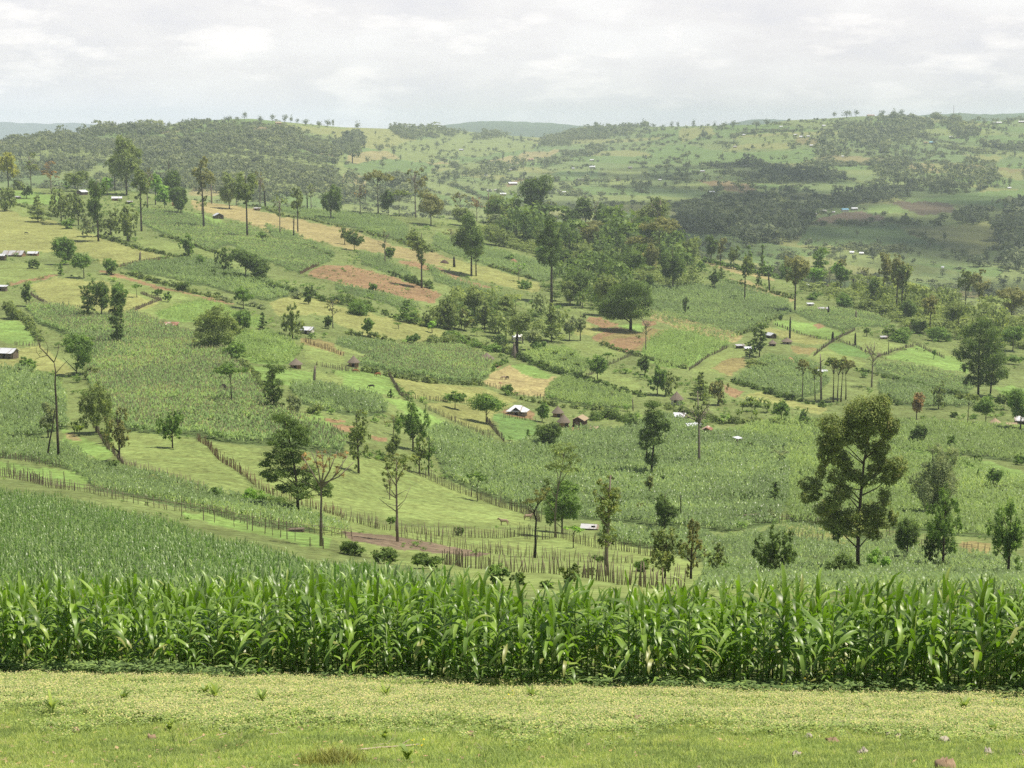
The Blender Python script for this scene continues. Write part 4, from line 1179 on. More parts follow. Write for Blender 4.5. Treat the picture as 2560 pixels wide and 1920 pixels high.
# ---- hand-drawn trees: blobs and trunks given in picture measure and turned into metres at the tree's own distance
def hero(name, c, base, blobs, tone, kind, label, path=None, extra_paths=(), bark='d', k=None, seed=1, flat=None, share=.7, rad=None, fat=1.06):
    B0 = base_of(c, *base); D = B0[1]; m = D / F / 2.5721
    r = np.random.default_rng(seed); bl = []
    for q in blobs:
        x, y, rx, rz = q
        dep = r.uniform(-1, 1) * max(rx, 40) * 1.1
        bl.append(((x - base[0]) * m, dep * m, (base[1] - y) * m, rx * m * fat, rx * m * .95 * fat, rz * m * fat))
    top = min([q[1] for q in blobs] + [p[1] for p in (path or [])])
    H = (base[1] - top) * m
    pp = None
    if path: pp = [((x - base[0]) * m, r.normal(0, 4) * m if i else 0, (base[1] - y) * m - (.3 if i == 0 else 0)) for i, (x, y) in enumerate(path)]
    def extra(b, rr, rad_):
        for pts, ra in extra_paths:
            P3 = [((x - base[0]) * m, rr.normal(0, 7) * m if i else 0, (base[1] - y) * m) for i, (x, y) in enumerate(pts)]
            b.tube(P3, np.linspace(rad_ * ra, rad_ * ra * .35, len(P3)), 5)
    return plant_tree(name, B0, H, 0, kind, tone, label, 'tree', None, bark, seed, bl, pp, extra, k, D, share, rad)


hero('eucalyptus_tree', 'I', (1145, 1215), [(1240, 80, 60, 65), (1150, 130, 90, 90), (1090, 170, 60, 80), (960, 220, 80, 65), (1000, 285, 60, 55), (900, 330, 48, 48), (955, 345, 60, 48), (1330, 220, 38, 58), (1310, 285, 36, 38),
     (1270, 180, 48, 78), (1180, 220, 85, 55), (1130, 300, 55, 38), (1160, 370, 38, 36), (1270, 370, 58, 52), (1255, 430, 48, 45), (905, 430, 34, 62), (878, 520, 28, 55), (985, 430, 55, 48), (1040, 485, 46, 58), (980, 560, 58, 42),
     (1375, 470, 56, 50), (1385, 540, 46, 44), (1320, 570, 52, 36), (1290, 490, 45, 42), (1230, 520, 38, 42), (1100, 560, 55, 42), (1185, 590, 54, 34), (820, 620, 68, 40), (785, 685, 46, 32), (860, 690, 36, 32), (1020, 655, 66, 42),
     (960, 720, 56, 42), (1310, 700, 36, 56), (950, 800, 75, 52), (930, 870, 56, 34), (1025, 850, 64, 52), (1100, 810, 56, 44), (1190, 790, 52, 34), (1265, 790, 54, 44), (1100, 900, 64, 44), (1200, 870, 64, 50), (1285, 870, 54, 44), (1370, 830, 28, 52), (1245, 950, 52, 34)],
     'or', 'tall', 'tallest eucalyptus with open tiers of foliage and bare lower trunk, at right', [(1145, 1215), (1138, 1050), (1140, 860), (1146, 700), (1156, 580), (1162, 450), (1182, 330), (1215, 190)],
     [([(1146, 690), (1250, 640), (1340, 560)], .4), ([(1142, 740), (1075, 690), (1000, 700)], .35), ([(1150, 650), (1080, 640), (1000, 622)], .3), ([(1160, 470), (1090, 400), (1010, 320)], .35), ([(1165, 440), (1230, 380), (1300, 270)], .3), ([(1060, 690), (930, 660), (830, 630)], .25)],
     k=3.0, seed=3, bark='d', share=.5, rad=.24, fat=1.2)
hero('layered_tree', 'G', (1918, 755), [(1815, 110, 70, 34), (1870, 150, 60, 34), (1930, 190, 75, 40), (1830, 205, 60, 32), (1790, 250, 60, 26), (1950, 250, 60, 40), (1850, 300, 80, 34), (1770, 335, 60, 26), (1730, 390, 55, 26), (1820, 400, 70, 30), (1905, 370, 70, 42),
     (1780, 460, 80, 38), (1715, 480, 48, 20), (1750, 520, 38, 26), (1850, 470, 70, 34), (1980, 470, 70, 42), (1830, 570, 60, 28), (1900, 560, 80, 36), (1990, 540, 70, 36), (1960, 600, 70, 24), (2080, 560, 70, 42), (2110, 605, 50, 20)],
     'dk', 'umbrella', 'dark green tree with layered branches beside the stick fence at lower left', [(1918, 755), (1916, 640), (1912, 540), (1893, 380), (1870, 250), (1845, 130)], k=2.4, seed=5, rad=.24)
hero('leafless_tree', 'G', (2065, 940), [(1990, 345, 55, 40), (1945, 420, 45, 30), (2080, 325, 55, 36), (2160, 335, 55, 36), (2200, 430, 40, 36), (2025, 400, 55, 36), (2110, 390, 55, 36), (2240, 330, 36, 30)],
     'rd', 'sparse', 'pale-trunked tree with spreading nearly bare reddish twigs, lower left', [(2065, 940), (2066, 820), (2068, 700), (2072, 600), (2072, 540)],
     [([(2072, 545), (2020, 450), (1950, 330)], .6), ([(2072, 540), (2055, 420), (2010, 300)], .5), ([(2072, 535), (2090, 420), (2080, 300)], .5), ([(2072, 530), (2130, 430), (2180, 300)], .6), ([(2072, 545), (2150, 480), (2250, 330)], .6), ([(2080, 520), (2190, 470), (2290, 370)], .5),
      ([(2020, 450), (1960, 420), (1920, 400)], .3), ([(2055, 420), (2040, 350), (2050, 290)], .3), ([(2130, 430), (2130, 350), (2140, 290)], .3), ([(2150, 480), (2210, 420), (2220, 340)], .3), ([(2068, 600), (2000, 520), (1950, 500)], .25), ([(2090, 420), (2120, 350), (2110, 300)], .3)], bark='p', k=.42, seed=7, share=.2, rad=.2)
hero('orange_topped_tree', 'H', (370, 930), [(330, 370, 48, 26), (400, 360, 58, 26), (465, 375, 48, 22), (300, 420, 38, 26), (360, 425, 48, 28), (425, 430, 38, 22), (290, 500, 28, 38), (300, 560, 18, 20), (340, 470, 36, 26), (395, 480, 30, 24)],
     'or', 'umbrella', 'straight tree with flat orange-tinted top in the lower pasture', [(370, 930), (369, 820), (367, 700), (366, 520), (370, 380)],
     [([(368, 730), (310, 690), (250, 640)], .35), ([(368, 700), (420, 650), (460, 560)], .3), ([(367, 640), (310, 600), (285, 540)], .35), ([(367, 620), (400, 600), (450, 575)], .25), ([(368, 690), (330, 680), (270, 672)], .2), ([(367, 560), (330, 500), (300, 430)], .4), ([(367, 540), (400, 470), (430, 400)], .4), ([(368, 720), (390, 700), (410, 670)], .25)], bark='p', k=1.1, seed=9, rad=.2)
hero('bent_tree', 'H', (1252, 1025), [(1250, 620, 48, 32), (1300, 600, 48, 32), (1205, 655, 38, 26), (1330, 560, 38, 26), (1275, 570, 38, 26)], 'br', 'sparse', 'dark crooked thin tree with scanty brown crown below the maize field',
     [(1252, 1025), (1258, 920), (1256, 850), (1262, 770), (1246, 720), (1270, 665), (1320, 615)], [([(1248, 725), (1200, 690), (1180, 650)], .35), ([(1270, 665), (1260, 600), (1250, 560)], .4), ([(1285, 650), (1330, 590), (1350, 550)], .4)], bark='b', k=.7, seed=11, rad=.17)
hero('leafy_tree', 'H', (1427, 860), [(1440, 540, 55, 38), (1490, 570, 50, 40), (1400, 590, 45, 38), (1450, 620, 66, 45), (1505, 650, 45, 42), (1390, 670, 50, 45), (1460, 700, 60, 42), (1350, 700, 40, 55), (1340, 640, 30, 45), (1420, 750, 55, 36), (1490, 730, 40, 36), (1350, 770, 26, 40)], 'gn', 'round',
     'dense bright green tree beside the white sheets roof', [(1427, 860), (1428, 780), (1435, 700), (1445, 600)], k=2.3, seed=13)
hero('thin_crowned_tree', 'H', (1385, 890), [(1400, 300, 60, 30), (1470, 290, 60, 30), (1440, 340, 80, 36), (1380, 380, 56, 30), (1500, 370, 48, 36), (1440, 420, 66, 26), (1350, 420, 40, 22), (1500, 440, 36, 18), (1330, 560, 36, 26), (1300, 620, 30, 40), (1340, 520, 30, 24)], 'ol', 'umbrella',
     'tall slender tree with airy rounded top standing behind the bright green tree', [(1385, 890), (1383, 760), (1392, 620), (1415, 480), (1440, 320)], [([(1392, 620), (1350, 560), (1320, 540)], .4), ([(1405, 540), (1450, 470), (1490, 400)], .5), ([(1400, 560), (1400, 470), (1380, 400)], .5)], bark='p', k=1.0, seed=15, rad=.17)
hero('shaggy_tree', 'H', (1718, 1125), [(1735, 470, 22, 26), (1700, 520, 48, 34), (1650, 490, 28, 26), (1770, 565, 48, 42), (1680, 605, 56, 42), (1740, 640, 66, 42), (1690, 680, 56, 34), (1770, 690, 48, 26), (1700, 750, 38, 44), (1730, 830, 56, 42), (1690, 880, 28, 44), (1750, 900, 28, 26), (1640, 560, 28, 26), (1720, 560, 40, 40), (1715, 780, 30, 50)],
     'or', 'tall', 'shaggy orange-green tree in front of the white sheets roof', [(1718, 1125), (1710, 1010), (1712, 950), (1722, 750), (1726, 600), (1735, 450)], [([(1718, 800), (1660, 720), (1640, 660)], .3), ([(1720, 700), (1780, 620), (1800, 560)], .35)], bark='p', k=1.5, seed=17, rad=.24)
hero('twin_trunk_tree', 'F', (1918, 848), [(1920, 360, 58, 36), (1870, 420, 66, 46), (1965, 420, 76, 46), (1830, 500, 56, 46), (1920, 500, 76, 46), (2020, 500, 56, 46), (1800, 575, 46, 46), (1880, 590, 66, 46), (1970, 580, 76, 56), (2050, 600, 56, 56), (1860, 665, 46, 36), (1930, 670, 66, 46), (2030, 680, 66, 46), (1850, 740, 36, 36), (1920, 745, 56, 36), (2000, 740, 46, 36), (2070, 700, 36, 36)],
     'dk', 'tall', 'massive dark tree on two trunks near the right edge of the slope', [(1918, 848), (1914, 740), (1912, 600), (1915, 380)], [([(1995, 850), (1996, 760), (2005, 660), (2020, 540)], .7)], bark='b', k=2.2, seed=19)
hero('clumpy_tree', 'E', (2003, 1368), [(2010, 900, 58, 26), (2020, 960, 58, 36), (2000, 1005, 48, 36), (2080, 1010, 46, 26), (2030, 1070, 58, 36), (1965, 1100, 48, 36), (1950, 1150, 36, 36), (2020, 1130, 58, 26), (2100, 1060, 28, 20), (2005, 1255, 44, 46), (1985, 1060, 40, 40), (2060, 1040, 36, 30)],
     'dk', 'clumpy', 'dark tree of separate clumps on a thin trunk in the central maize', [(2003, 1368), (2004, 1290), (2012, 1180), (2018, 1080), (2010, 910)], [([(1968, 1250), (1972, 1180), (1985, 1130)], .6)], bark='b', k=2.6, seed=21)
hero('dead_tree', 'D', (378, 1272), [(300, 560, 30, 20), (270, 480, 26, 20)], 'gy', 'bare', 'tall dead forked tree with bare grey limbs at the left', [(378, 1272), (377, 1100), (380, 900), (374, 760), (384, 680), (372, 615)],
     [([(372, 620), (330, 570), (290, 520), (265, 450)], .5), ([(335, 575), (285, 585), (240, 608)], .3), ([(376, 615), (398, 560), (410, 500)], .35), ([(298, 1275), (325, 1130), (345, 1050), (368, 930)], .75), ([(290, 520), (280, 480), (300, 440)], .2), ([(384, 690), (430, 640), (470, 600)], .3), ([(330, 570), (340, 520), (320, 470)], .25), ([(380, 800), (330, 790), (300, 740)], .2), ([(378, 900), (330, 860), (300, 850)], .2), ([(285, 585), (262, 550), (265, 520)], .2)], bark='d', k=.2, seed=23, share=0, rad=.26)
hero('leaning_tree', 'D', (494, 712), [(470, 480, 46, 36), (530, 470, 50, 34), (580, 500, 36, 40), (450, 530, 40, 34), (520, 530, 66, 44), (570, 560, 40, 36), (500, 590, 50, 34), (540, 610, 46, 36), (525, 650, 36, 26)], 'gn', 'round', 'round green tree on a bent black trunk beside the big maize field',
     [(494, 712), (490, 690), (500, 640), (515, 560)], [([(488, 690), (450, 650), (405, 605)], .7)], bark='b', k=2.3, seed=25)
hero('broad_olive_tree', 'D', (1405, 565), [(1400, 290, 40, 28), (1360, 330, 60, 40), (1430, 330, 66, 40), (1310, 380, 50, 44), (1400, 390, 90, 50), (1480, 390, 50, 44), (1290, 440, 36, 36), (1360, 450, 76, 46), (1440, 450, 76, 46), (1510, 430, 36, 36), (1400, 505, 66, 36), (1340, 500, 46, 26), (1460, 500, 46, 30)], 'ol', 'oval',
     'broad bushy olive tree standing in the big maize field', [(1405, 565), (1402, 500), (1400, 400), (1400, 300)], k=2.3, seed=27, bark='b')
hero('dark_trunk_tree', 'E', (1868, 427), [(1870, 130, 76, 40), (1800, 170, 76, 46), (1940, 170, 66, 46), (1750, 230, 76, 46), (1850, 220, 96, 56), (1960, 230, 46, 46), (1700, 280, 56, 40), (1800, 290, 86, 46), (1900, 290, 86, 46), (1760, 325, 66, 24), (1850, 335, 76, 22)], 'dk', 'round', 'wide dark tree on a thick black trunk above the ploughed terraces', [(1868, 427), (1870, 340), (1872, 250), (1870, 120)], bark='b', k=2.3, seed=29, rad=.75)

# ---- the other trees: crop, centre, top, base, width, form, tone
SPEC = """A 55 340 600 115 round yl;A 200 370 575 120 sparse or;A 330 410 630 130 sparse rd;A 500 470 612 130 round ol;A 740 370 612 105 tall ol;A 815 268 640 170 column ol;A 910 450 870 115 tall ol;A 950 470 720 70 sparse br
A 1060 580 730 100 round lt;A 1110 460 680 120 round dk;A 1165 545 765 105 oval dk;A 1310 410 845 115 tall br;A 1475 495 725 115 oval ol;A 1590 480 910 130 tall ol;A 1672 485 705 60 sparse br;A 1706 580 688 12 pole dk
A 1800 640 885 95 sparse ol;A 1915 600 870 95 tall ol;A 1888 770 908 10 pole br;A 2128 535 790 115 oval dk;A 55 540 740 100 bush ol;A 172 570 660 55 oval dk;A 245 640 812 115 cone ol;A 395 600 825 130 feather ol;A 505 640 835 125 feather ol
A 633 530 935 130 column dk;A 560 760 905 120 feather gy;A 712 735 905 150 feather ol;A 822 700 935 140 feather ol;A 440 780 855 80 bush gn;A 415 895 1085 120 oval gn;A 540 995 1172 145 round gn;A 702 1035 1150 100 bush gn;A 1212 880 1045 100 feather gn
A 1580 978 1175 170 round dk;A 1455 980 1125 120 feather dk;A 1672 1040 1185 130 oval dk;A 1698 870 928 85 bush gn;A 1290 1020 1085 75 cone gn;A 1298 670 755 90 sparse ol;A 392 1070 1155 40 cone gn;A 215 1040 1112 85 bush dk;A 900 1000 1068 16 pole gy;A 1093 420 480 10 pole br
A 690 520 640 80 round lt;A 1000 480 700 90 round lt;A 1520 600 690 40 sparse br;A 1976 620 695 9 pole dk;A 2000 560 690 60 sparse gy;A 1360 565 640 10 pole gy;A 110 520 600 70 bush ol;A 430 510 600 50 cone gn
B 245 460 715 165 umbrella br;B 485 465 755 140 sparse br;B 310 600 755 95 oval dk;B 380 598 755 125 umbrella ol;B 585 600 832 175 round br;B 525 850 1235 150 tall ol;B 845 760 1155 185 column dk;B 875 900 1160 90 tall ol;B 92 860 992 120 round dk;B 30 830 955 55 oval ol
B 290 860 1078 45 sparse gy;B 322 960 1048 60 oval gn;B 955 620 812 12 pole gy;B 735 1030 1102 18 pole dk;B 775 620 785 100 sparse br;B 790 710 835 110 oval ol;B 1005 640 800 150 oval ol;B 1000 750 840 110 round gy;B 1255 495 790 165 column dk;B 1285 680 910 130 tall dk
B 1160 735 900 140 umbrella br;B 1490 700 885 175 round dk;B 1580 610 725 95 oval dk;B 1700 680 802 105 round dk;B 1665 800 1045 230 umbrella br;B 1600 830 1040 90 tall br;B 1830 860 1000 110 round dk;B 2010 660 905 170 column ol;B 2060 760 1125 220 umbrella br;B 1930 890 1115 180 umbrella br;B 2140 950 1240 125 oval dk
B 1860 980 1235 200 column dk;B 1010 820 965 190 bush ol;B 1420 960 1075 125 bush dk;B 1150 1070 1192 90 sparse lt;B 1190 1170 1240 95 bush gn;B 462 840 972 65 oval ol;B 715 850 945 100 sparse br;B 1080 1000 1055 75 bush gn;B 1350 680 800 80 sparse gy;B 1430 820 960 100 sparse ol;B 880 650 780 90 sparse rd;B 130 560 720 110 bare rd;B 2050 640 800 110 sparse gy;B 1090 670 790 70 oval ol;B 1640 650 780 70 sparse gy;B 1760 740 860 90 oval ol;B 1200 860 960 120 bush dk;B 1320 920 1040 150 bush gn;B 1560 950 1060 140 bush ol;B 1720 1040 1160 120 bush gn;B 1980 960 1160 110 column br
E 1360 -325 250 155 column dk;E 1545 30 268 190 round dk;E 1720 60 335 140 round ol;E 1480 80 270 110 column ol;E 180 335 468 85 round gn;E 592 360 442 75 round lt;E 470 435 505 100 bush gn;E 375 375 418 60 umbrella gn;E 1475 325 492 100 oval gy;E 1545 285 492 75 column gy;E 1137 432 605 26 pole dk;E 700 200 415 165 feather ol;E 865 140 370 165 round ol
E 1000 280 440 140 round dk;E 1175 300 505 150 round ol;E 1250 400 555 125 round gy;E 1360 250 500 130 cone ol;E 430 230 372 145 cone gn;E 580 290 405 130 feather ol;E 140 190 322 190 bush gn;E 800 300 425 110 feather br;E 930 230 420 130 feather ol;E 1090 200 400 130 oval ol;E 740 800 932 130 round gn;E 940 800 1028 200 round gn;E 1655 565 755 130 round gn;E 1720 565 655 85 umbrella gn
E 1960 570 712 80 oval dk;E 2040 640 845 150 feather gn;E 2110 680 850 120 feather ol;E 1080 760 842 85 bush gn;E 1345 1000 1182 155 oval dk;E 1300 895 1015 80 oval gn;E 470 870 1205 190 feather gn;E 120 920 1350 140 feather ol;E 345 965 1110 120 sparse br;E 1210 1060 1145 42 cone gn;E 325 800 862 42 cone gn;E 215 118 185 45 oval gn;E 1965 335 562 30 bare gy;E 1885 858 945 9 pole gy;E 1990 60 168 60 feather dk;E 510 1110 1340 110 feather ol;E 570 1130 1350 80 feather gn;E 340 1090 1240 100 oval ol;E 1020 440 560 110 round dk;E 1280 470 560 110 bush gn;E 660 700 705 10 pole dk;E 110 1030 1170 130 round ol
D 170 100 272 62 oval dk;D 565 140 352 105 clumpy dk;D 655 100 345 125 column dk;D 775 100 345 110 round gn;D 757 180 525 95 clumpy dk;D 620 755 1085 230 feather ol;D 770 900 1270 150 feather br;D 1110 935 1190 150 feather gn;D 1490 610 912 185 umbrella gn;D 1760 650 962 140 clumpy dk;D 1890 815 985 130 bush gy;D 1500 480 620 155 bush gn
D 1265 470 542 100 bush ol;D 172 590 682 120 bush gn;D 1565 150 285 130 round gn;D 1560 270 432 100 oval gn;D 1690 310 422 62 cone dk;D 1882 270 485 140 feather ol;D 2140 225 412 95 sparse br;D 1985 140 262 62 oval dk;D 1170 90 172 100 bush dk;D 1080 170 245 48 oval gn;D 1015 155 198 55 oval dk;D 880 128 212 85 umbrella gn;D 1905 150 222 80 bush gy;D 310 870 1110 100 oval gy;D 2110 320 420 60 oval dk;D 600 640 740 100 bush ol;D 60 200 360 140 bush ol;D 2040 885 975 110 bush ol;D 1440 770 830 50 pole dk;D 700 1090 1170 50 oval gn;D 690 1000 1150 80 feather ol;D 2020 650 780 22 pole gy
G 720 375 442 110 bush dk;G 1385 550 642 110 bush gn;G 1620 550 682 150 bush lt;G 970 480 532 130 bush gy;G 1470 600 640 60 bush dk;H 885 450 645 130 umbrella gn;H 1500 800 955 130 umbrella lt;H 290 930 1045 190 bush dk;H 560 960 1092 210 bush dk;H 80 890 985 170 bush dk;H 1010 1020 1172 140 bush gn;H 1480 1035 1172 150 bush ol;H 1665 980 1052 90 bush dk
H 757 795 872 65 bush dk;H 330 740 805 75 bush gn;H 1150 1075 1182 90 bush dk;H 1340 1130 1205 110 bush dk;H 1985 470 642 62 column or;H 2085 560 885 130 column dk;H 2192 600 795 9 pole dk;H 2090 820 1130 250 feather or;H 2062 470 532 85 bush dk;H 2140 470 505 40 bush dk;H 320 480 640 40 sparse br;H 1610 1070 1125 90 bush ol;H 1950 990 1110 130 bush gn;H 1930 660 720 60 feather br;H 1100 285 315 60 bush dk
I 1020 880 1040 80 oval dk;I 1630 360 860 340 feather gy;I 1690 690 1175 240 feather gn;I 1460 830 1112 165 oval dk;I 2110 740 1235 270 feather gn;I 600 920 1235 240 feather dk;I 240 1000 1228 115 feather ol;I 70 850 1235 150 feather br;I 1040 1085 1240 190 bush dk;I 1530 235 395 95 oval dk;I 1342 45 160 60 round dk;I 1520 50 232 100 oval rd;I 650 95 255 110 round gn;I 795 150 265 80 feather gn
I 640 418 525 115 umbrella gy;I 2010 520 690 110 round gn;I 1740 335 425 65 feather gn;I 122 -10 520 80 sparse ol;I 610 615 780 105 cone dk;I 1260 1040 1200 150 bush lt;I 2190 440 520 80 bush gn;I 505 780 872 55 feather gn;I 580 800 890 100 feather gy;I 455 370 428 40 sparse dk;I 1915 545 620 30 cone gn;I 340 1150 1220 240 bush gn;I 420 715 760 130 bush dk;I 1225 100 130 30 bush gn;I 1600 960 1170 120 feather dk
F 738 -80 308 155 tall br;F 416 -60 226 95 tall ol;F 575 52 168 12 pole dk;F 506 58 142 52 cone dk;F 222 15 160 70 oval dk;F 265 20 105 55 cone dk;F 510 385 605 95 clumpy dk;F 447 490 610 60 clumpy dk;F 706 338 478 14 pole dk;F 980 435 502 20 pole dk;F 1126 440 525 16 pole dk;F 1340 400 582 85 umbrella dk;F 955 268 325 14 pole dk;F 1130 300 355 14 pole gy
F 785 600 872 95 umbrella br;F 868 650 880 80 umbrella ol;F 908 570 872 14 pole gy;F 985 580 888 110 umbrella ol;F 1012 600 890 90 umbrella br;F 1035 585 885 110 umbrella br;F 1066 600 872 120 umbrella br;F 1232 470 795 130 bare gy;F 1305 -80 245 115 tall br;F 1262 85 252 110 round dk;F 1392 -60 285 130 tall br;F 1425 0 290 110 tall ol;F 1920 35 312 130 tall br;F 2130 120 365 170 round br;F 1790 225 432 150 round ol
F 1115 62 152 12 pole dk;F 1605 185 450 110 tall br;F 1482 375 422 18 pole gy;F 1470 220 372 100 oval dk;F 1662 765 935 90 feather ol;F 1762 800 862 115 bush dk;F 1850 815 1028 155 umbrella ol;F 1965 840 1032 145 round gn;F 2188 795 1085 160 round gn;F 2082 825 940 100 round dk;F 1762 940 995 65 bush dk;F 36 195 328 38 oval dk;F 130 690 872 120 cone ol;F 245 740 905 120 feather br
F 850 165 232 110 bush gn;F 1040 175 282 140 bush gn;F 1200 205 302 150 bush ol;F 1350 240 330 140 bush ol;F 645 318 360 30 bush dk;F 1200 400 465 55 round dk;F 1632 548 612 32 round gn;F 1540 330 440 140 bush dk;F 1680 380 500 150 bush gn;F 1420 400 500 150 bush gn;F 2140 380 560 150 round gn;F 1960 330 470 120 feather gy;F 480 605 662 150 bush ol;F 1890 960 1000 60 bush gn;F 2150 570 650 130 bush gn;F 690 -20 100 90 bush gn
C 345 945 1105 75 round ol;C 200 890 1020 90 round dk;C 262 870 1000 65 oval br;C 45 890 1110 130 column ol;C 905 980 1140 110 clumpy gn;C 1012 1060 1170 100 round lt;C 860 1095 1215 110 round lt;C 440 945 1080 45 round gn;C 530 950 1060 40 cone gn;C 1060 1100 1235 90 round gn;C 560 1060 1150 80 bush gn;C 120 1060 1130 90 bush gn;C 1035 1020 1190 60 tall br;C 960 1110 1235 60 sparse gy;C 1180 1090 1225 90 sparse br;C 1840 1110 1235 90 tall ol"""
NOUN = dict(round='round-crowned tree', oval='oval dense tree', bush='shrub', tall='bare-stemmed tall tree', column='tall shaggy tree', umbrella='flat-topped tree', cone='pointed conifer-like tree', feather='feathery tree', clumpy='clumpy tree',
            sparse='thin-leaved tree', bare='leafless tree', pole='dead trunk')
NAME = dict(round='round_tree', oval='oval_tree', bush='shrub', tall='emergent_tree', column='shaggy_tree', umbrella='flat_topped_tree', cone='conifer_tree', feather='feathery_tree', clumpy='clumpy_tree', sparse='thin_tree', bare='leafless_tree', pole='dead_tree')
TWORD = dict(dk='dark green', gn='green', lt='light green', ol='olive', br='brownish', rd='reddish', yl='yellow-green', gy='grey-green', **{'or': 'orange-tinted'})
PWORD = dict(dk='black', gn='dark', br='brown', gy='grey')
LANDMARK = []      # (px, py, phrase) filled here and by the buildings
for c, x, y, ph in (('W', 800, 610, 'the red ploughed field'), ('D', 1000, 760, 'the big maize field'), ('E', 560, 640, 'the oval maize field'), ('W', 1900, 1060, 'the tallest eucalyptus'), ('D', 378, 1000, 'the forked dead tree'), ('W', 650, 1000, 'the layered dark tree'),
                    ('W', 850, 1060, 'the orange-topped tree'), ('D', 1400, 420, 'the broad olive tree'), ('F', 1930, 700, 'the massive twin-trunked tree'), ('E', 1868, 300, 'the black-trunked wide tree'), ('H', 1720, 800, 'the shaggy orange-green tree'), ('E', 2010, 1100, 'the clumpy dark tree'),
                    ('E', 1790, 480, 'the ploughed terraces'), ('A', 1900, 850, 'the tan ridge pasture'), ('A', 400, 900, 'the yellow pasture on the left ridge'), ('D', 650, 230, 'the yellow pasture'), ('F', 200, 420, 'the tan maize stripe'), ('G', 1200, 450, 'the fenced light pasture'), ('W', 850, 1175, 'the brown tilled strip'),
                    ('B', 1700, 900, 'the wooded dip of the ridge'), ('E', 1150, 1060, 'the emerald meadow'), ('E', 1600, 850, 'the light green maize field'), ('H', 700, 600, 'the sloping donkey pasture'), ('F', 1600, 620, 'the bright right pasture'), ('F', 640, 730, 'the maize below the straw heap'), ('I', 880, 960, 'the small light pasture'), ('E', 1000, 100, 'the yellow strip pasture')):
    LANDMARK.append((*P(c, x, y), ph))
trees = []
for item in SPEC.replace('\n', ';').split(';'):
    c, x, t, bq, wd, kd, tn = item.split()
    trees.append([c, float(x), float(t), float(bq), float(wd), kd, tn])


def relation(px, py, used=()):
    best = sorted((math.hypot((px - a), (py - b) * 1.5), a, b, ph) for a, b, ph in LANDMARK if ph not in used)[0]
    _, a, b, ph = best
    dx, dy = px - a, py - b
    if abs(dx) > abs(dy) * 1.3:
        return ('left of ' if dx < 0 else 'right of ') + ph
    return ('behind ' if dy < 0 else 'in front of ') + ph


WORDS = ['first', 'second', 'third', 'fourth', 'fifth', 'sixth', 'seventh', 'eighth', 'ninth', 'tenth', 'eleventh', 'twelfth', 'thirteenth', 'fourteenth', 'fifteenth', 'sixteenth', 'seventeenth', 'eighteenth', 'nineteenth', 'twentieth', 'twenty-first', 'twenty-second', 'twenty-third', 'twenty-fourth']
ORD = ['leftmost'] + [w_ + ' from left' for w_ in WORDS[1:]]
NUM = dict(enumerate('zero one two three four five six seven eight nine ten eleven twelve thirteen fourteen fifteen sixteen seventeen eighteen nineteen twenty'.split()))


def unique_labels(rows_):
    """rows_: (px, description, place) -> labels that each single out one"""
    by = {}
    for i, (px, dsc, plc) in enumerate(rows_):
        by.setdefault((dsc, plc), []).append(i)
    lab = [None] * len(rows_)
    for (dsc, plc), ids in by.items():
        if len(ids) == 1:
            lab[ids[0]] = f'{dsc} {plc}'; continue
        ids.sort(key=lambda i: rows_[i][0])
        head = dsc
        for j, i in enumerate(ids):
            w_ = ORD[j] if j < len(ids) - 1 else 'rightmost'
            lab[i] = f'{w_} of {NUM.get(len(ids), "several")} {head}s {plc}'
    return lab
# ------------------------------------------------------------------ houses
M_WHITE = roof_mat('white_sheet_roof', (.72, .74, .78), (.62, .64, .67), (.40, .33, .27), .15)
M_RUSTY = roof_mat('rusty_sheet_roof', (.60, .55, .50), (.42, .27, .2), (.26, .12, .07), .9, .7, .1)
M_GREY = roof_mat('grey_sheet_roof', (.52, .52, .53), (.42, .40, .39), (.28, .2, .15), .4)
M_BLUE = roof_mat('blue_sheet_roof', (.18, .40, .55), (.16, .36, .5), (.2, .3, .35), .1)
M_THATCH = rough_mat('thatch', (.13, .105, .085), (.27, .225, .18), 5, .95, .05, 1.0, (4, 4, .6), dist=.08)
M_TTAN = rough_mat('tan_thatch', (.28, .21, .13), (.48, .39, .27), 5, .95, .05, 1.0, (4, 4, .6), dist=.08)
M_MUD = rough_mat('mud_wall', (.20, .115, .065), (.34, .21, .13), 2.5, .95, .1, .5)
M_DWALL = rough_mat('dark_wood_wall', (.06, .042, .032), (.13, .09, .07), 4, .9, .1, .6, (6, 6, .5))
M_LWALL = rough_mat('whitewashed_wall', (.50, .46, .40), (.66, .62, .55), 2, .9, .1, .3)
M_GWALL = rough_mat('grey_mud_wall', (.24, .205, .17), (.36, .31, .26), 2, .95, .1, .4)
M_SWALL = rough_mat('stone_wall', (.10, .08, .06), (.24, .19, .15), 4, .95, .1, .8)
M_DARK = rough_mat('dark_opening', (.012, .01, .009), (.03, .025, .02), 4, .9, .1, .2)
M_WOOD = rough_mat('weathered_wood', (.12, .095, .07), (.26, .21, .16), 6, .9, .1, .5, (3, 3, .4))
RM = dict(w=M_WHITE, r=M_RUSTY, g=M_GREY, u=M_BLUE, t=M_THATCH, y=M_TTAN)
WM = dict(m=M_MUD, d=M_DWALL, l=M_LWALL, g=M_GWALL, s=M_SWALL)


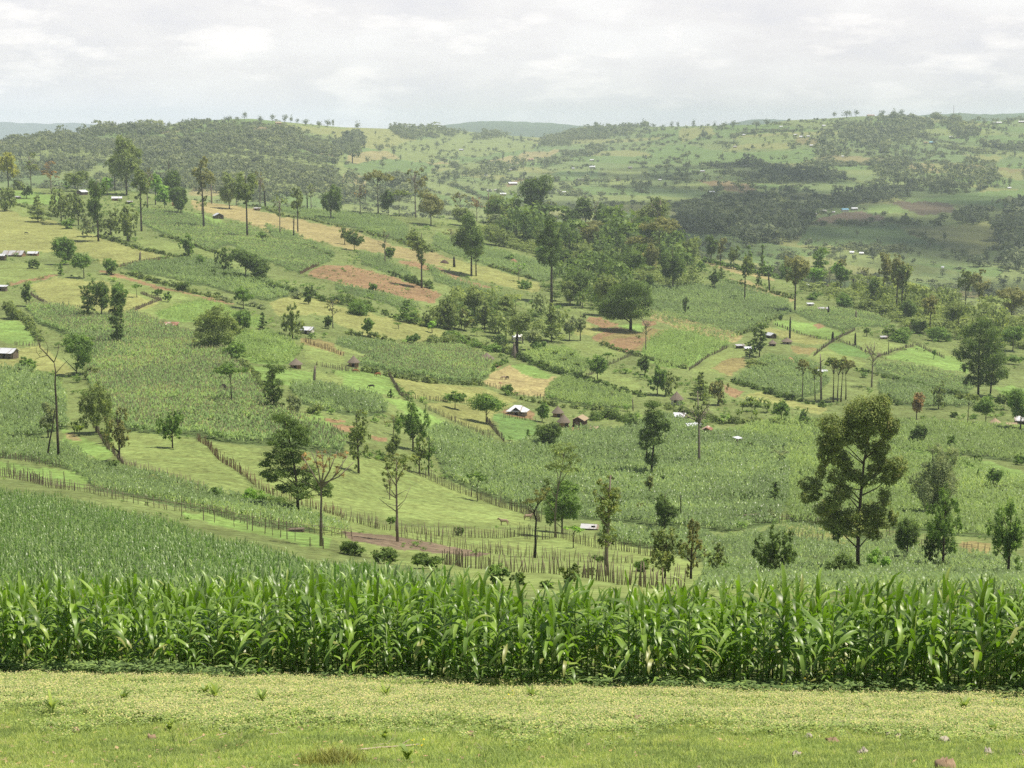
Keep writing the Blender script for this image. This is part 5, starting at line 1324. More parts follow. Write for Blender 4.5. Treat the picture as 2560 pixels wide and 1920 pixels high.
def hut(t, R, H, roof, wall, seed):
    r = np.random.default_rng(seed)
    hw = H * .42
    b = MB(); b.lathe([(R * .78, -.8), (R * .8, 0), (R * .8, hw + R * .1)], 24); link('wall', b.mesh('wall', [WM[wall]], False), t)
    b = MB()
    b.lathe([(R * 1.0, hw - .18), (R * 1.06, hw - .08), (R * .78, hw + (H - hw) * .27), (R * .45, hw + (H - hw) * .58), (R * .16, hw + (H - hw) * .88), (R * .07, H), (.02, H * 1.05)], 26, 0, .03, r)
    b.lathe([(R * 1.0, hw - .18), (R * .7, hw + .02)], 26)
    link('roof', b.mesh('roof', [RM[roof]], False), t)
    b = MB(); w = .42
    y0 = -R * .8 - .03
    b.box(-w, w, y0 - .03, y0 + .25, -.05, min(1.75, hw * .95))
    link('door', b.mesh('door', [M_DARK], False), t)


def gable(t, Lx, Ly, H, roof, wall, ridge_x=True, over=.35, pitch=.42, door='front', porch=False):
    """walls Lx by Ly, roof ridge along x (or y)"""
    x, y = Lx / 2, Ly / 2; span = y if ridge_x else x; rise = span * pitch * 1.25; hw = H - rise
    b = MB(); b.box(-x, x, -y, y, -.9, hw)
    if ridge_x:
        for s in (-1, 1):
            b.add([(s * x, -y, hw), (s * x, y, hw), (s * x, 0, H - .02)], T=[(0, 1, 2) if s > 0 else (1, 0, 2)])
    else:
        for s in (-1, 1):
            b.add([(-x, s * y, hw), (x, s * y, hw), (0, s * y, H - .02)], T=[(0, 1, 2) if s < 0 else (1, 0, 2)])
    link('wall', b.mesh('wall', [WM[wall]]), t)
    b = MB(); th = .07; o = over
    sl = rise / span
    for s in (-1, 1):
        e = span + o; ze = hw - o * sl
        if ridge_x:
            V = [(-x - o, 0, H), (x + o, 0, H), (x + o, s * e, ze), (-x - o, s * e, ze)]
        else:
            V = [(0, -y - o, H), (0, y + o, H), (s * e, y + o, ze), (s * e, -y - o, ze)]
        V = np.array(V); V2 = V + (0, 0, th + .03 * (s > 0))
        b.add(np.concatenate([V, V2]), [(0, 3, 2, 1), (4, 5, 6, 7), (0, 1, 5, 4), (1, 2, 6, 5), (2, 3, 7, 6), (3, 0, 4, 7)])
    link('roof', b.mesh('roof', [RM[roof]]), t)
    b = MB(); dx = -Lx * .12
    b.box(dx - .45, dx + .45, -y - .03, -y + .1, -.05, min(1.9, hw - .12)); d = link('door', b.mesh('door', [M_DARK if wall != 'd' else M_WOOD]), t)
    for wx in ((Lx * .27,) if Lx < 7 else (Lx * .3, -Lx * .36)):
        b = MB(); b.box(wx - .32, wx + .32, -y - .025, -y + .08, hw * .48, hw * .48 + .6); wn = link('window', b.mesh('window', [M_DARK]), t)
    if porch:
        for px_ in (-x - .1, -x * .3, x * .3, x + .1):
            b = MB(); b.tube([(px_, -y - 1.25, -.4), (px_, -y - 1.25, hw - .35)], .07, 6); link('post', b.mesh('post', [M_WOOD], True), t)
        b = MB(); V = np.array([(-x - .3, -y - .36, hw - .16), (x + .3, -y - .36, hw - .16), (x + .3, -y - 1.6, hw - .42), (-x - .3, -y - 1.6, hw - .42)])
        b.add(np.concatenate([V, V + (0, 0, .05)]), [(0, 1, 2, 3), (7, 6, 5, 4), (0, 4, 5, 1), (1, 5, 6, 2), (2, 6, 7, 3), (3, 7, 4, 0)]); link('porch_roof', b.mesh('porch_roof', [RM[roof]]), t)


def hipped(t, Lx, Ly, H, roof, wall):
    """hipped sheet roof with a small dark gablet on the front slope"""
    x, y = Lx / 2, Ly / 2; o = .75; hw = H * .52
    b = MB(); b.box(-x, x, -y, y, -.9, hw); link('wall', b.mesh('wall', [WM[wall]]), t)
    b = MB(); X, Y = x + o, y + o; rx = x * .42; e = hw - .25; n = 0
    V = np.array([(-X, -Y, e), (X, -Y, e), (X, Y, e), (-X, Y, e), (-rx, 0, H), (rx, 0, H)])
    b.add(np.concatenate([V, V - (0, 0, .09)]), [(0, 1, 5, 4), (2, 3, 4, 5), (6, 10, 11, 7), (8, 11, 10, 9), (0, 6, 7, 1), (1, 7, 8, 2), (2, 8, 9, 3), (3, 9, 6, 0)], [(1, 2, 5), (3, 0, 4), (7, 11, 8), (9, 10, 6)])
    roof_o = link('roof', b.mesh('roof', [RM[roof]]), t)
    b = MB(); g = x * .5; ym = -Y * .82; ze = e + (H - e) * .10; zt = ze + (H - e) * .62
    b.add([(-g, ym, ze), (g, ym, ze), (0, ym, zt)], T=[(0, 1, 2)]); gb = link('gable_end', b.mesh('gable_end', [M_DARK]), t)
    b = MB(); q = .12
    for s in (-1, 1):
        V = np.array([(0, ym - .5, zt + q), (0, -.05, zt + q), (s * (g + .5), -Y * .5, ze + q * .3), (s * (g + .5), ym - .5, ze - .18)])
        b.add(np.concatenate([V, V + (0, 0, .05 + .02 * (s > 0))]), [(0, 1, 2, 3), (7, 6, 5, 4), (0, 3, 7, 4), (3, 2, 6, 7), (2, 1, 5, 6), (1, 0, 4, 5)])
    link('dormer_roof', b.mesh('dormer_roof', [RM[roof]]), roof_o)
    b = MB(); b.box(-.5, .4, -y - .03, -y + .1, -.05, 1.9); link('door', b.mesh('door', [M_DARK]), t)
    for wx in (-x * .62, x * .6):
        b = MB(); b.box(wx - .35, wx + .35, -y - .025, -y + .08, hw * .42, hw * .42 + .75); link('window', b.mesh('window', [M_DARK]), t)


def shed(t, Lx, Ly, H, roof, wall, slope=.16):
    x, y = Lx / 2, Ly / 2; zf = H - Ly * slope
    b = MB(); V = [(-x, -y, -.9), (x, -y, -.9), (x, y, -.9), (-x, y, -.9), (-x, -y, zf - .06), (x, -y, zf - .06), (x, y, H - .06), (-x, y, H - .06)]
    b.add(V, [(3, 2, 1, 0), (4, 5, 6, 7), (0, 1, 5, 4), (1, 2, 6, 5), (2, 3, 7, 6), (3, 0, 4, 7)]); link('wall', b.mesh('wall', [WM[wall]]), t)
    o = .4; b = MB(); s_ = slope
    V = np.array([(-x - o, -y - o, zf - o * s_), (x + o, -y - o, zf - o * s_), (x + o, y + o, H + o * s_), (-x - o, y + o, H + o * s_)])
    b.add(np.concatenate([V, V + (0, 0, .06)]), [(3, 2, 1, 0), (4, 5, 6, 7), (0, 1, 5, 4), (1, 2, 6, 5), (2, 3, 7, 6), (3, 0, 4, 7)]); link('roof', b.mesh('roof', [RM[roof]]), t)
    b = MB(); b.box(-x * .3 - .4, -x * .3 + .4, -y - .03, -y + .1, -.05, max(1.0, min(1.8, zf - .25))); link('door', b.mesh('door', [M_DARK]), t)


# crop, centre x, base y, width, height, form, roof, wall, turn (degrees), label, landmark phrase
HOUSES = [
    ('E', 1143, 970, 138, 78, 'hipped', 'w', 'g', -14, 'white hipped metal house with dark gablet on red earth yard', 'the white hipped house'),
    ('E', 1400, 976, 82, 74, 'hut', 't', 'm', 10, 'round thatched hut behind the second one by the white hipped house', 'the upper thatched hut'),
    ('E', 1438, 1052, 92, 86, 'hut', 't', 'm', 30, 'round thatched hut half behind a dense tree, nearer of the pair', None),
    ('E', 1543, 1048, 106, 84, 'gableY', 'y', 'd', -18, 'dark wooden house with tan roof beside the thatched huts', 'the tan-roofed dark house'),
    ('E', 1622, 1072, 74, 32, 'shed', 'y', 'd', -8, 'low dark shed with flat tan roof beside the tan-roofed house', None),
    ('E', 88, 664, 84, 74, 'hut', 't', 'm', 0, 'thatched hut with brown walls at the left end of the oval maize', 'the hut left of the oval maize'),
    ('D', 1902, 665, 92, 66, 'hut', 't', 'm', 0, 'thatched hut sunk in green maize so only its cone shows', 'the hut sunk in maize'),
    ('E', 944, 634, 104, 64, 'hut', 't', 'l', 20, 'thatched hut with white wall at the right end of the oval maize', 'the white-walled thatched hut'),
    ('E', 1137, 486, 72, 42, 'gable', 'w', 'l', 20, 'white-roofed house half hidden in the dark tree belt', 'the white roof in the tree belt'),
    ('D', 1982, 446, 80, 52, 'gable', 'w', 'l', -20, 'white-roofed house with pale walls and a small swept yard', 'the white house with a swept yard'),
    ('D', 1082, 412, 136, 46, 'shed', 'r', 'd', -3, 'long shed with rust-striped metal roof among the maize', 'the rust-striped shed'),
    ('D', 56, 608, 128, 78, 'gable', 'w', 's', -16, 'metal-roofed stone house cut by the left edge of the picture', 'the stone house at the left edge'),
    ('D', 16, 176, 66, 48, 'shed', 'w', 's', -10, 'small dark shed with white roof at the left edge', 'the small shed at the left edge'),
    ('A', 8, 1056, 70, 48, 'gable', 'w', 'd', -10, 'white metal roof cut by the left edge beside the long roof', None),
    ('A', 92, 1030, 150, 42, 'gable', 'g', 'm', -4, 'long building with faded grey roof near the left edge', 'the long faded roof'),
    ('A', 214, 1026, 76, 32, 'gable', 'w', 'm', -6, 'small white-roofed house at the right end of the long roof', None),
    ('A', 528, 636, 66, 36, 'gableY', 'w', 'd', -25, 'dark house with white gable roof on the left ridge', 'the dark house on the ridge'),
    ('A', 752, 672, 72, 32, 'gable', 'w', 'm', 10, 'white-roofed house behind bushes on the left ridge', 'the white house on the ridge'),
    ('A', 832, 694, 44, 26, 'shed', 'g', 'd', 5, 'tiny dark shed right of the white ridge house', None),
    ('A', 1132, 708, 52, 28, 'shed', 'r', 'm', 0, 'reddish little shed between two ridge trees', None),
    ('A', 1404, 788, 82, 40, 'gableY', 'w', 'd', 20, 'white gable-roofed house at the top of the tan pasture', 'the gabled house by the tan pasture'),
    ('A', 1652, 736, 48, 24, 'shed', 'g', 'm', 0, 'small grey-roofed shed at the far edge of the tan pasture', None),
    ('A', 112, 660, 44, 20, 'shed', 'g', 'd', 0, 'low grey roof by the bushy tree at far left of the ridge', None),
    ('A', 14, 674, 54, 28, 'shed', 'g', 'd', 0, 'grey roof cut by the left edge on the ridge', None),
    ('F', 584, 474, 66, 40, 'gableY', 'w', 'd', 25, 'dark house with white gable roof right of the two-trunked tree', 'the white gabled farmhouse'),
    ('F', 594, 524, 56, 40, 'hut', 't', 'd', 0, 'small grain hut with thatched cap below the white gabled farmhouse', None),
    ('F', 688, 512, 76, 42, 'hut', 't', 'g', 0, 'low wide thatched hut right of the white gabled farmhouse', None),
    ('F', 386, 544, 58, 32, 'shed', 'g', 'd', 15, 'grey shed at the corner of the bright maize', None),
    ('F', 450, 558, 76, 28, 'shed', 'w', 'd', 5, 'flat white-roofed shed behind the two-trunked small tree', None),
    ('F', 838, 268, 44, 22, 'shed', 'w', 'l', 10, 'little white roof at the upper edge of the right slope', 'the two small upper roofs'),
    ('F', 920, 300, 76, 26, 'shed', 'g', 'm', -5, 'low reddish-walled shed right of the little white roof', None),
    ('F', 916, 708, 60, 28, 'shed', 'w', 'g', -4, 'white flat-roofed hut among the slender umbrella trees', 'the white hut among slender trees'),
    ('F', 1312, 482, 48, 22, 'shed', 'g', 'm', 8, 'pale pink-roofed shed at the field corner on the right', None),
    ('F', 1374, 250, 22, 16, 'shed', 'w', 'd', 0, 'tiny white roof between the tall trees at upper right', None),
    ('F', 957, 152, 38, 26, 'hut', 't', 'm', 0, 'tiny thatched hut at the upper edge of the right slope', None),
    ('F', 1020, 172, 18, 10, 'shed', 'w', 'd', 0, 'tiny white shed beside the tiny thatched hut', None),
    ('F', 832, 144, 34, 18, 'shed', 'w', 'd', 0, 'tiny white roof in the trees on the crest at right', None),
    ('F', 2024, 1044, 86, 54, 'hut', 'y', 'd', 0, 'thatched hut with tan cone by the right edge', 'the tan hut by the right edge'),
    ('F', 2134, 1056, 62, 38, 'shed', 'y', 'd', -6, 'small wooden shed between the tan hut and the metal house', None),
    ('F', 2200, 1030, 110, 58, 'gable', 'g', 'd', -10, 'grey metal-roofed house cut by the right edge', None),
    ('F', -22, 900, 92, 86, 'hut', 't', 'l', -20, 'thatched hut with bright white wall below the feathery trees', 'the bright white-walled hut'),
    ('F', -2, 996, 82, 46, 'gable', 'w', 'm', -20, 'white-roofed shed below the bright white-walled hut', None),
    ('F', 84, 1062, 84, 38, 'shed', 'w', 'l', 10, 'white flat roof at the left of the rusty gable in the maize', None),
    ('F', 172, 1096, 74, 54, 'gableY', 'r', 'm', -15, 'small house with rusty roof and red mud walls in the maize', 'the rusty house in the maize'),
    ('F', 118, 1054, 40, 20, 'shed', 'w', 'l', 0, 'white roof behind the rusty-roofed little house', None),
    ('H', 1608, 834, 112, 44, 'gable', 'g', 'd', -12, 'house under pale metal sheets half hidden by the shaggy tree', 'the white sheets roof'),
]
for (c, x, y, w_, h_, form, rf, wl, rot, lb, lm) in HOUSES:
    B0 = base_of(c, x, y); m = B0[1] / F / 2.5721
    t = empty('thatched_hut' if form == 'hut' else ('shed' if form == 'shed' else 'house'), B0, math.radians(rot))
    tag(t, lb, 'hut' if form == 'hut' else ('shed' if form == 'shed' else 'house'))
    Wm, Hm = w_ * m, h_ * m
    if form == 'hut': hut(t, Wm / 2.1, Hm * .97, rf, wl, int(abs(x)))
    elif form == 'gable': gable(t, Wm * .84, Wm * .5, Hm * .84, rf, wl, True, porch=w_ > 76 and c != 'H')
    elif form == 'gableY': gable(t, Wm * .68, Wm * .9, Hm * .86, rf, wl, False, over=.45)
    elif form == 'hipped': hipped(t, Wm * .76, Wm * .52, Hm * .82, rf, wl)
    else: shed(t, Wm * .86, Wm * .42, max(1.2, Hm * .74), rf, wl, .2)
    if lm: LANDMARK.append((*P(c, x, y), lm))

# loose things about the farms
def sheet(c, x, y, w_, lb, rot):
    B0 = base_of(c, x, y); m = B0[1] / F / 2.5721
    t = empty('low_shelter', (B0[0], B0[1], B0[2]), math.radians(rot)); tag(t, lb, 'shelter')
    L_, W_, z = w_ * m * .5, w_ * m * .42, 2.1
    b = MB(); V = np.array([(-L_, -W_, z), (L_, -W_, z), (L_, W_, z + .3), (-L_, W_, z + .3)])
    b.add(np.concatenate([V, V + (0, 0, .05)]), [(3, 2, 1, 0), (4, 5, 6, 7), (0, 1, 5, 4), (1, 2, 6, 5), (2, 3, 7, 6), (3, 0, 4, 7)]); link('roof', b.mesh('roof', [M_WHITE]), t)
    for sx, sy in ((-1, -1), (1, -1), (1, 1), (-1, 1)):
        b = MB(); b.tube([(sx * L_ * .85, sy * W_ * .85, -.3), (sx * L_ * .85, sy * W_ * .85, z + .12)], .07, 6); link('post', b.mesh('post', [M_WOOD], True), t)
sheet('I', 370, 396, 54, 'white sheet-metal shelter standing alone in the maize', 40)
def heap(c, x, y, w_, h_, mat, lb, nm, cat):
    B0 = base_of(c, x, y); m = B0[1] / F / 2.5721; r = np.random.default_rng(int(x)); b = MB(); R = w_ * m / 2; H = h_ * m
    b.lathe([(R, -.3), (R * .95, H * .15), (R * .7, H * .5), (R * .35, H * .85), (R * .1, H), (.01, H)], 18, 0, .08, r)
    tag(link(nm, b.mesh(nm, [mat], True), None, B0), lb, cat)
M_STRAW = rough_mat('straw', (.28, .17, .09), (.50, .33, .18), 6, .95, .05, 1, (3, 3, 1), dist=.08)
heap('F', 708, 632, 58, 30, M_STRAW, 'tan straw heap at the edge of the right-slope maize', 'straw_heap', 'straw heap')
heap('E', 1120, 604, 40, 100, M_THATCH, 'tall pointed grey stack at the corner of the dark hedge', 'maize_stack', 'maize stack')
heap('E', 1030, 770, 26, 10, M_MUD, 'little earth mound by the brown animals', 'earth_mound', 'mound')
heap('F', 655, 615, 44, 8, M_STRAW, 'flat straw patch left of the straw heap', 'straw_heap', 'straw heap')
heap('B', 670, 1075, 60, 22, M_DWALL, 'dark brush pile on the yellow strip pasture', 'brush_pile', 'brush pile')
heap('B', 1115, 1068, 56, 20, M_MUD, 'reddish earth heap below the wooded dip', 'earth_heap', 'earth heap')
heap('A', 1940, 905, 26, 14, M_DWALL, 'small dark stump heap on the tan ridge pasture', 'stump', 'stump')
# pile of planks by the fence
B0 = base_of('G', 1905, 858); t = empty('plank_pile', B0, .2); tag(t, 'stack of weathered planks beside the lower left fence', 'plank pile')
for i in range(7):
    b = MB(); b.box(-1.0 + .1 * (i % 3), 1.0 - .12 * (i % 2), -.42 + .26 * (i % 4), -.2 + .26 * (i % 4), .02 + .13 * (i // 4) * 2 + .01 * i, .12 + .13 * (i // 4) * 2 + .01 * i); link('plank', b.mesh('plank', [M_WOOD]), t)
B0 = base_of('I', 415, 892); t = empty('timber_rack', B0, .1); tag(t, 'pale poles laid across two posts by the far fence', 'timber rack')
for i, dx in enumerate((-2.2, 2.0)):
    b = MB(); b.tube([(dx, 0, -.3), (dx, 0, 1.3)], .09, 6); link('post', b.mesh('post', [M_WOOD], True), t)
b = MB(); b.tube([(-3, -.1, 1.1), (3, 0, 1.45)], .08, 6); b.tube([(-2.8, .1, 1.2), (2.6, .12, 1.5)], .07, 6); link('rail', b.mesh('rail', [M_BARKP], True), t)

# ------------------------------------------------------------------ fences of sticks, hedges
M_STAKE = rough_mat('fence_stake', (.13, .10, .075), (.33, .27, .20), 5, .95, .1, .5, (3, 3, .5))
M_STAKEB = rough_mat('brown_fence_stake', (.13, .085, .055), (.30, .20, .13), 5, .95, .1, .5, (3, 3, .5))
STK = []
for mat in (M_STAKE, M_STAKEB):
    for k in range(6):
        r = np.random.default_rng(900 + k); h = 1.0; ln = r.normal(0, .05, 2); rr = r.uniform(.034, .055)
        b = MB(); b.tube([(0, 0, -.25), (ln[0] * .5, ln[1] * .5, .5), (ln[0], ln[1], h * r.uniform(.85, 1.1))], [rr, rr * .9, rr * .55], 5)
        STK.append(b.mesh('stake', [mat], True))


def along(pts, step, seed, jit=.25):
    """world points along a line of picture points, evenly spaced on the ground"""
    r = np.random.default_rng(seed); q = []
    for (x0, y0), (x1, y1) in zip(pts[:-1], pts[1:]):
        n = max(2, int(math.hypot(x1 - x0, y1 - y0) * 1.5))
        q += [(x0 + (x1 - x0) * t, y0 + (y1 - y0) * t) for t in np.linspace(0, 1, n, endpoint=False)]
    q.append(pts[-1]); q = np.array(q)
    X, Y, Z = ground(q[:, 0], q[:, 1], 'n')
    s = np.concatenate([[0], np.cumsum(np.hypot(np.diff(X), np.diff(Y)))])
    a = np.arange(0, s[-1], step); a = np.clip(a + r.normal(0, step * jit, len(a)), 0, s[-1])
    X, Y = np.interp(a, s, X), np.interp(a, s, Y)
    X = X + r.normal(0, .06, len(X)); Y = Y + r.normal(0, .1, len(X))
    return X, Y, ground_at(X, Y)


def fence(pts, step, h, label, near=False, brown=False, thick=1.0, rails=0, seed=1, prob=1.0):
    X, Y, Z = along(pts, step, seed); r = np.random.default_rng(seed + 5)
    keep = r.random(len(X)) < prob; X, Y, Z = X[keep], Y[keep], Z[keep]
    t = empty('stick_fence', (float(X[0]), float(Y[0]), float(Z[0]))); tag(t, label, 'fence')
    o0 = np.array(t.location)
    off = 6 if brown else 0
    order_ = np.argsort(Y); px_m = np.mean(Y) / 1680
    th = max(thick, .3 * px_m / .045)
    ind = set(order_[:100].tolist()) if near else set()
    Vs, Qs = [], []; n = 0
    for i in range(len(X)):
        hh = h * np.clip(r.normal(1, .24), .45, 1.6)
        if i in ind:
            s = link('stake', STK[off + r.integers(0, 6)], t, tuple(np.array((X[i], Y[i], Z[i])) - o0), r.uniform(0, 6.28)); s.scale = (th, th, hh); s.rotation_euler[0] = r.normal(0, .09); s.rotation_euler[1] = r.normal(0, .09)
        else:
            a = .045 * th * r.uniform(.75, 1.3); l = r.normal(0, .05, 2) * hh; p = np.array((X[i], Y[i], Z[i])) - o0
            Vs.append(np.array([p + (-a, -a, -.25), p + (a, -a, -.25), p + (a, a, -.25), p + (-a, a, -.25), p + (l[0] - a * .7, l[1] - a * .7, hh), p + (l[0] + a * .7, l[1] - a * .7, hh), p + (l[0] + a * .7, l[1] + a * .7, hh * .97), p + (l[0] - a * .7, l[1] + a * .7, hh * .97)]))
            Qs.append(np.array([(0, 1, 5, 4), (1, 2, 6, 5), (2, 3, 7, 6), (3, 0, 4, 7), (4, 5, 6, 7)]) + n); n += 8
    if Vs:
        nm = 'stake'; s = link(nm, fast_mesh(nm, np.concatenate(Vs), np.concatenate(Qs), mats=[M_STAKEB if brown else M_STAKE]), t); s['kind'] = 'stuff'
    for q in range(rails):
        b = MB(); z = h * (.4 + .35 * q)
        for i in range(0, len(X) - 4, 4):
            b.tube([np.array((X[i], Y[i], Z[i] + z + r.normal(0, .05))) - o0, np.array((X[i + 4], Y[i + 4], Z[i + 4] + z + r.normal(0, .05))) - o0], .03 * th, 4)
        link('rail', b.mesh('rail', [M_STAKE], True), t)


fence(PL('H', (660, 1062), (800, 1092), (1000, 1108), (1200, 1122), (1500, 1140), (1800, 1170), (2212, 1210)), .46, 1.45, 'nearest stake fence, just above the maize tops right of centre', True, seed=1)
fence(PL('H', (380, 880), (560, 905), (720, 935), (900, 968), (1050, 1000), (1250, 1022), (1450, 1040), (1700, 1050), (1900, 1060)), .42, 1.5, 'stake fence below the brown tilled strip, second one up', True, seed=2, prob=.9)
fence(PL('H', (0, 775), (120, 800), (260, 840), (390, 855), (560, 870), (720, 880), (900, 888), (1050, 892), (1240, 882)), .36, 1.5, 'dense stake fence along the foot of the sloping pasture', True, seed=3)
fence(PL('G', (1268, 262), (1340, 310), (1400, 372), (1480, 430), (1560, 488), (1640, 548), (1760, 610), (1900, 660), (2050, 705), (2212, 770)), .5, 1.45, 'dense brown paling fence between the two light pastures', True, True, 1.0, seed=4)
fence(PL('G', (600, 170), (640, 230), (690, 310), (740, 365), (800, 420), (880, 455), (970, 480), (1080, 515), (1200, 555), (1330, 600)), .5, 1.35, 'stake fence bending around the left pasture', True, seed=5)
fence(PL('G', (-30, 478), (140, 510), (280, 545), (440, 580), (560, 600), (700, 630), (800, 660), (950, 685), (1100, 712), (1300, 728), (1500, 775), (1700, 815), (1900, 855), (2100, 880), (2260, 905)), .7, 1.35, 'post and rail fence behind the near maize on the left', True, rails=2, seed=6)
fence(PL('G', (-30, 378), (100, 395), (240, 415), (400, 430)), .5, 1.1, 'dark stick fence at the left edge under the dead tree', seed=7)
fence(PL('G', (40, 470), (280, 540), (500, 560)), 1.6, 1.7, 'row of tall spaced poles in the bright strip at left', seed=8)
fence(PL('G', (1160, 745), (1420, 790), (1780, 880), (2000, 940), (2130, 960)), 3.2, 1.7, 'line of widely spaced posts along the edge of the near maize', seed=9)
fence(PL('H', (440, 455), (560, 500), (700, 560), (880, 630), (1050, 700), (1200, 750), (1290, 790)), .45, 1.6, 'dark stake fence between the sloping pasture and the wide maize', brown=False, seed=10)
fence(PL('E', (310, 705), (345, 770), (385, 840), (445, 885)), .45, 1.5, 'thick weathered paling fence right of the thatched hut pasture', brown=False, thick=1.2, seed=11)
fence(PL('E', (440, 865), (560, 872), (700, 885), (830, 895)), .8, 1.4, 'thin stake fence behind the round lone tree', seed=12)
fence(PL('E', (550, 930), (640, 970), (740, 1020), (830, 1060), (930, 1100), (990, 1115)), .6, 1.4, 'stake fence slanting down below the two round trees', seed=13)
fence(PL('E', (620, 1080), (800, 1100), (980, 1122)), .7, 1.3, 'thin stake fence along the top of the wide maize', seed=14)
fence(PL('E', (945, 1015), (975, 1060), (1010, 1100), (1055, 1145)), .5, 1.5, 'dense stick fence on the left of the emerald meadow', thick=1.0, seed=15)
fence(PL('E', (900, 770), (1020, 800), (1140, 850), (1240, 865), (1335, 870)), .8, 1.4, 'stake fence in front of the tan pasture by the oval maize', seed=16)
fence(PL('E', (1050, 985), (1160, 1000), (1255, 1012)), .7, 1.3, 'stake fence around the red yard of the white hipped house', brown=True, seed=17)
fence(PL('E', (1560, 742), (1640, 700), (1720, 655), (1800, 620), (1875, 590)), 1.15, 1.25, 'stick fence climbing from the dark hedge to the ploughed terraces', seed=18)
fence(PL('D', (840, 312), (940, 270), (1040, 232)), .6, 1.3, 'stake fence below the yellow left pasture', seed=19)
fence(PL('D', (195, 200), (260, 240), (320, 275)), .6, 1.2, 'short fence left of the yellow pasture', seed=20)
fence(PL('D', (905, 190), (980, 215), (1040, 240)), .6, 1.2, 'short fence right of the yellow pasture', seed=21)
fence(PL('D', (95, 522), (180, 528), (262, 528)), .7, 1.2, 'fence behind the stone house at the left edge', seed=22)
fence(PL('A', (745, 1100), (850, 1085), (960, 1062), (1090, 1040)), .5, 1.4, 'pale paling fence at the right end of the yellow ridge pasture', brown=True, seed=23)
fence(PL('A', (1930, 1145), (1990, 1115), (2050, 1090)), .5, 1.4, 'short fence at the left corner of the red ploughed field', brown=True, seed=24)
fence(PL('D', (1955, 505), (2060, 545), (2212, 595)), .9, 1.3, 'stake fence below the white house with a swept yard', brown=True, seed=25)
fence(PL('D', (2035, 650), (2120, 668), (2212, 690), (2300, 695)), .7, 1.5, 'stake fence above the bright pasture of the hut sunk in maize', seed=26)
fence(PL('D', (2025, 770), (2120, 790), (2250, 815), (2400, 840)), .8, 1.3, 'thin fence below the bright pasture of the hut sunk in maize', seed=27)
fence(PL('F', (860, 592), (950, 525), (1040, 470), (1125, 430)), 1.15, 1.25, 'brushy stick fence climbing the right slope', seed=28)
fence(PL('F', (1020, 498), (1150, 545), (1280, 598)), 1.15, 1.25, 'stake fence along the emerald strip on the right slope', seed=29)
fence(PL('F', (1275, 600), (1380, 560), (1500, 528)), 1.15, 1.25, 'fence rising to the field corner at right', seed=30)
fence(PL('F', (1515, 520), (1600, 560), (1700, 605)), 1.15, 1.25, 'dark fence falling right from the field corner', seed=31)
fence(PL('F', (60, 690), (180, 600), (310, 535)), 1.15, 1.25, 'fence along the right of the bright maize', seed=32)
fence(PL('F', (610, 390), (720, 432), (850, 470), (960, 495)), 1.15, 1.25, 'dark fence above the farm pasture on the right slope', seed=33)
fence(PL('I', (640, 892), (760, 880), (830, 890), (930, 920), (1010, 945)), .9, 1.5, 'rail fence above the small light pasture', rails=2, seed=34)
fence(PL('I', (740, 990), (860, 1012), (960, 1030), (1040, 1040)), .9, 1.3, 'stake fence below the small light pasture', seed=35)
fence(PL('I', (1330, 990), (1450, 1020), (1600, 1060), (1830, 1078), (1990, 1095)), .9, 1.5, 'rail fence behind the trees at lower right', rails=2, seed=36)
fence(PL('I', (-20, 890), (150, 885), (300, 892), (430, 888), (560, 900)), .7, 1.5, 'stick fence between the two maize fields at lower right', seed=37)
fence(PL('H', (1180, 900), (1300, 905), (1420, 890), (1560, 930), (1700, 965), (1900, 1000), (2100, 1030)), .55, 1.5, 'stake fence in front of the maize by the white sheets roof', seed=38)

M_HEDGE = leaf_mat('hedge_leaf', (.19, .26, .08), trans=.38, rough=.6, lo=.5, hi=1.6)
def hedge(pts, w_, h, label, tone=None, seed=1, k=1.9, gap=.12):
    X, Y, Z = along(pts, w_ * .8, seed, .35); r = np.random.default_rng(seed)
    D = np.mean(Y); s = max(.15, D / 1680)
    o = np.array((X[0], Y[0], Z[0])); bl = []
    for i in range(len(X)):
        if r.random() < gap: continue
        q = r.uniform(.6, 1.35); bl.append((X[i] - o[0] + r.normal(0, .25 * w_), Y[i] - o[1] + r.normal(0, .4 * w_), Z[i] - o[2] + h * .4 * q, w_ * .75 * q, w_ * .75 * q, h * .55 * q))
    V, Q, R = leaves(bl, s, k, r)
    tag(link('hedge', fast_mesh('hedge', V, Q, rnd=R, mats=[M_TONE[tone] if tone else M_HEDGE]), None, tuple(o)), label, 'hedge')


hedge(PL('A', (640, 905), (760, 940), (870, 980), (1000, 1010), (1200, 1040)), 2.2, 1.9, 'bushy hedge below the feathery trees on the left ridge', seed=1)
hedge(PL('A', (1040, 900), (1150, 935), (1270, 970), (1400, 1012)), 2.0, 1.6, 'dark hedge under the pale maize plot on the ridge', seed=2)
hedge(PL('A', (60, 690), (180, 720), (330, 775)), 2.2, 1.6, 'hedge at the back of the yellow ridge pasture', seed=3)
hedge(PL('A', (1950, 965), (2040, 1000), (2130, 1035)), 2.0, 2.0, 'short hedge above the red ploughed field', 'dk', 4)
hedge(PL('D', (1380, 75), (1500, 95), (1620, 115), (1740, 150), (1860, 190)), 3.0, 2.6, 'dark hedge along the top of the long maize field', 'dk', 5)
hedge(PL('D', (800, 62), (950, 105), (1100, 140), (1250, 190), (1420, 228)), 2.0, 1.8, 'hedge along the red path above the rusty shed', seed=6)
hedge(PL('D', (1420, 235), (1520, 255), (1640, 275), (1720, 300)), 2.0, 1.8, 'leafy hedge at the corner of the white yard track', 'gy', 7)
hedge(PL('D', (1880, 190), (2000, 215), (2120, 245), (2212, 262)), 3.0, 3.0, 'tall hedge above the light sloping pasture', 'dk', 8)
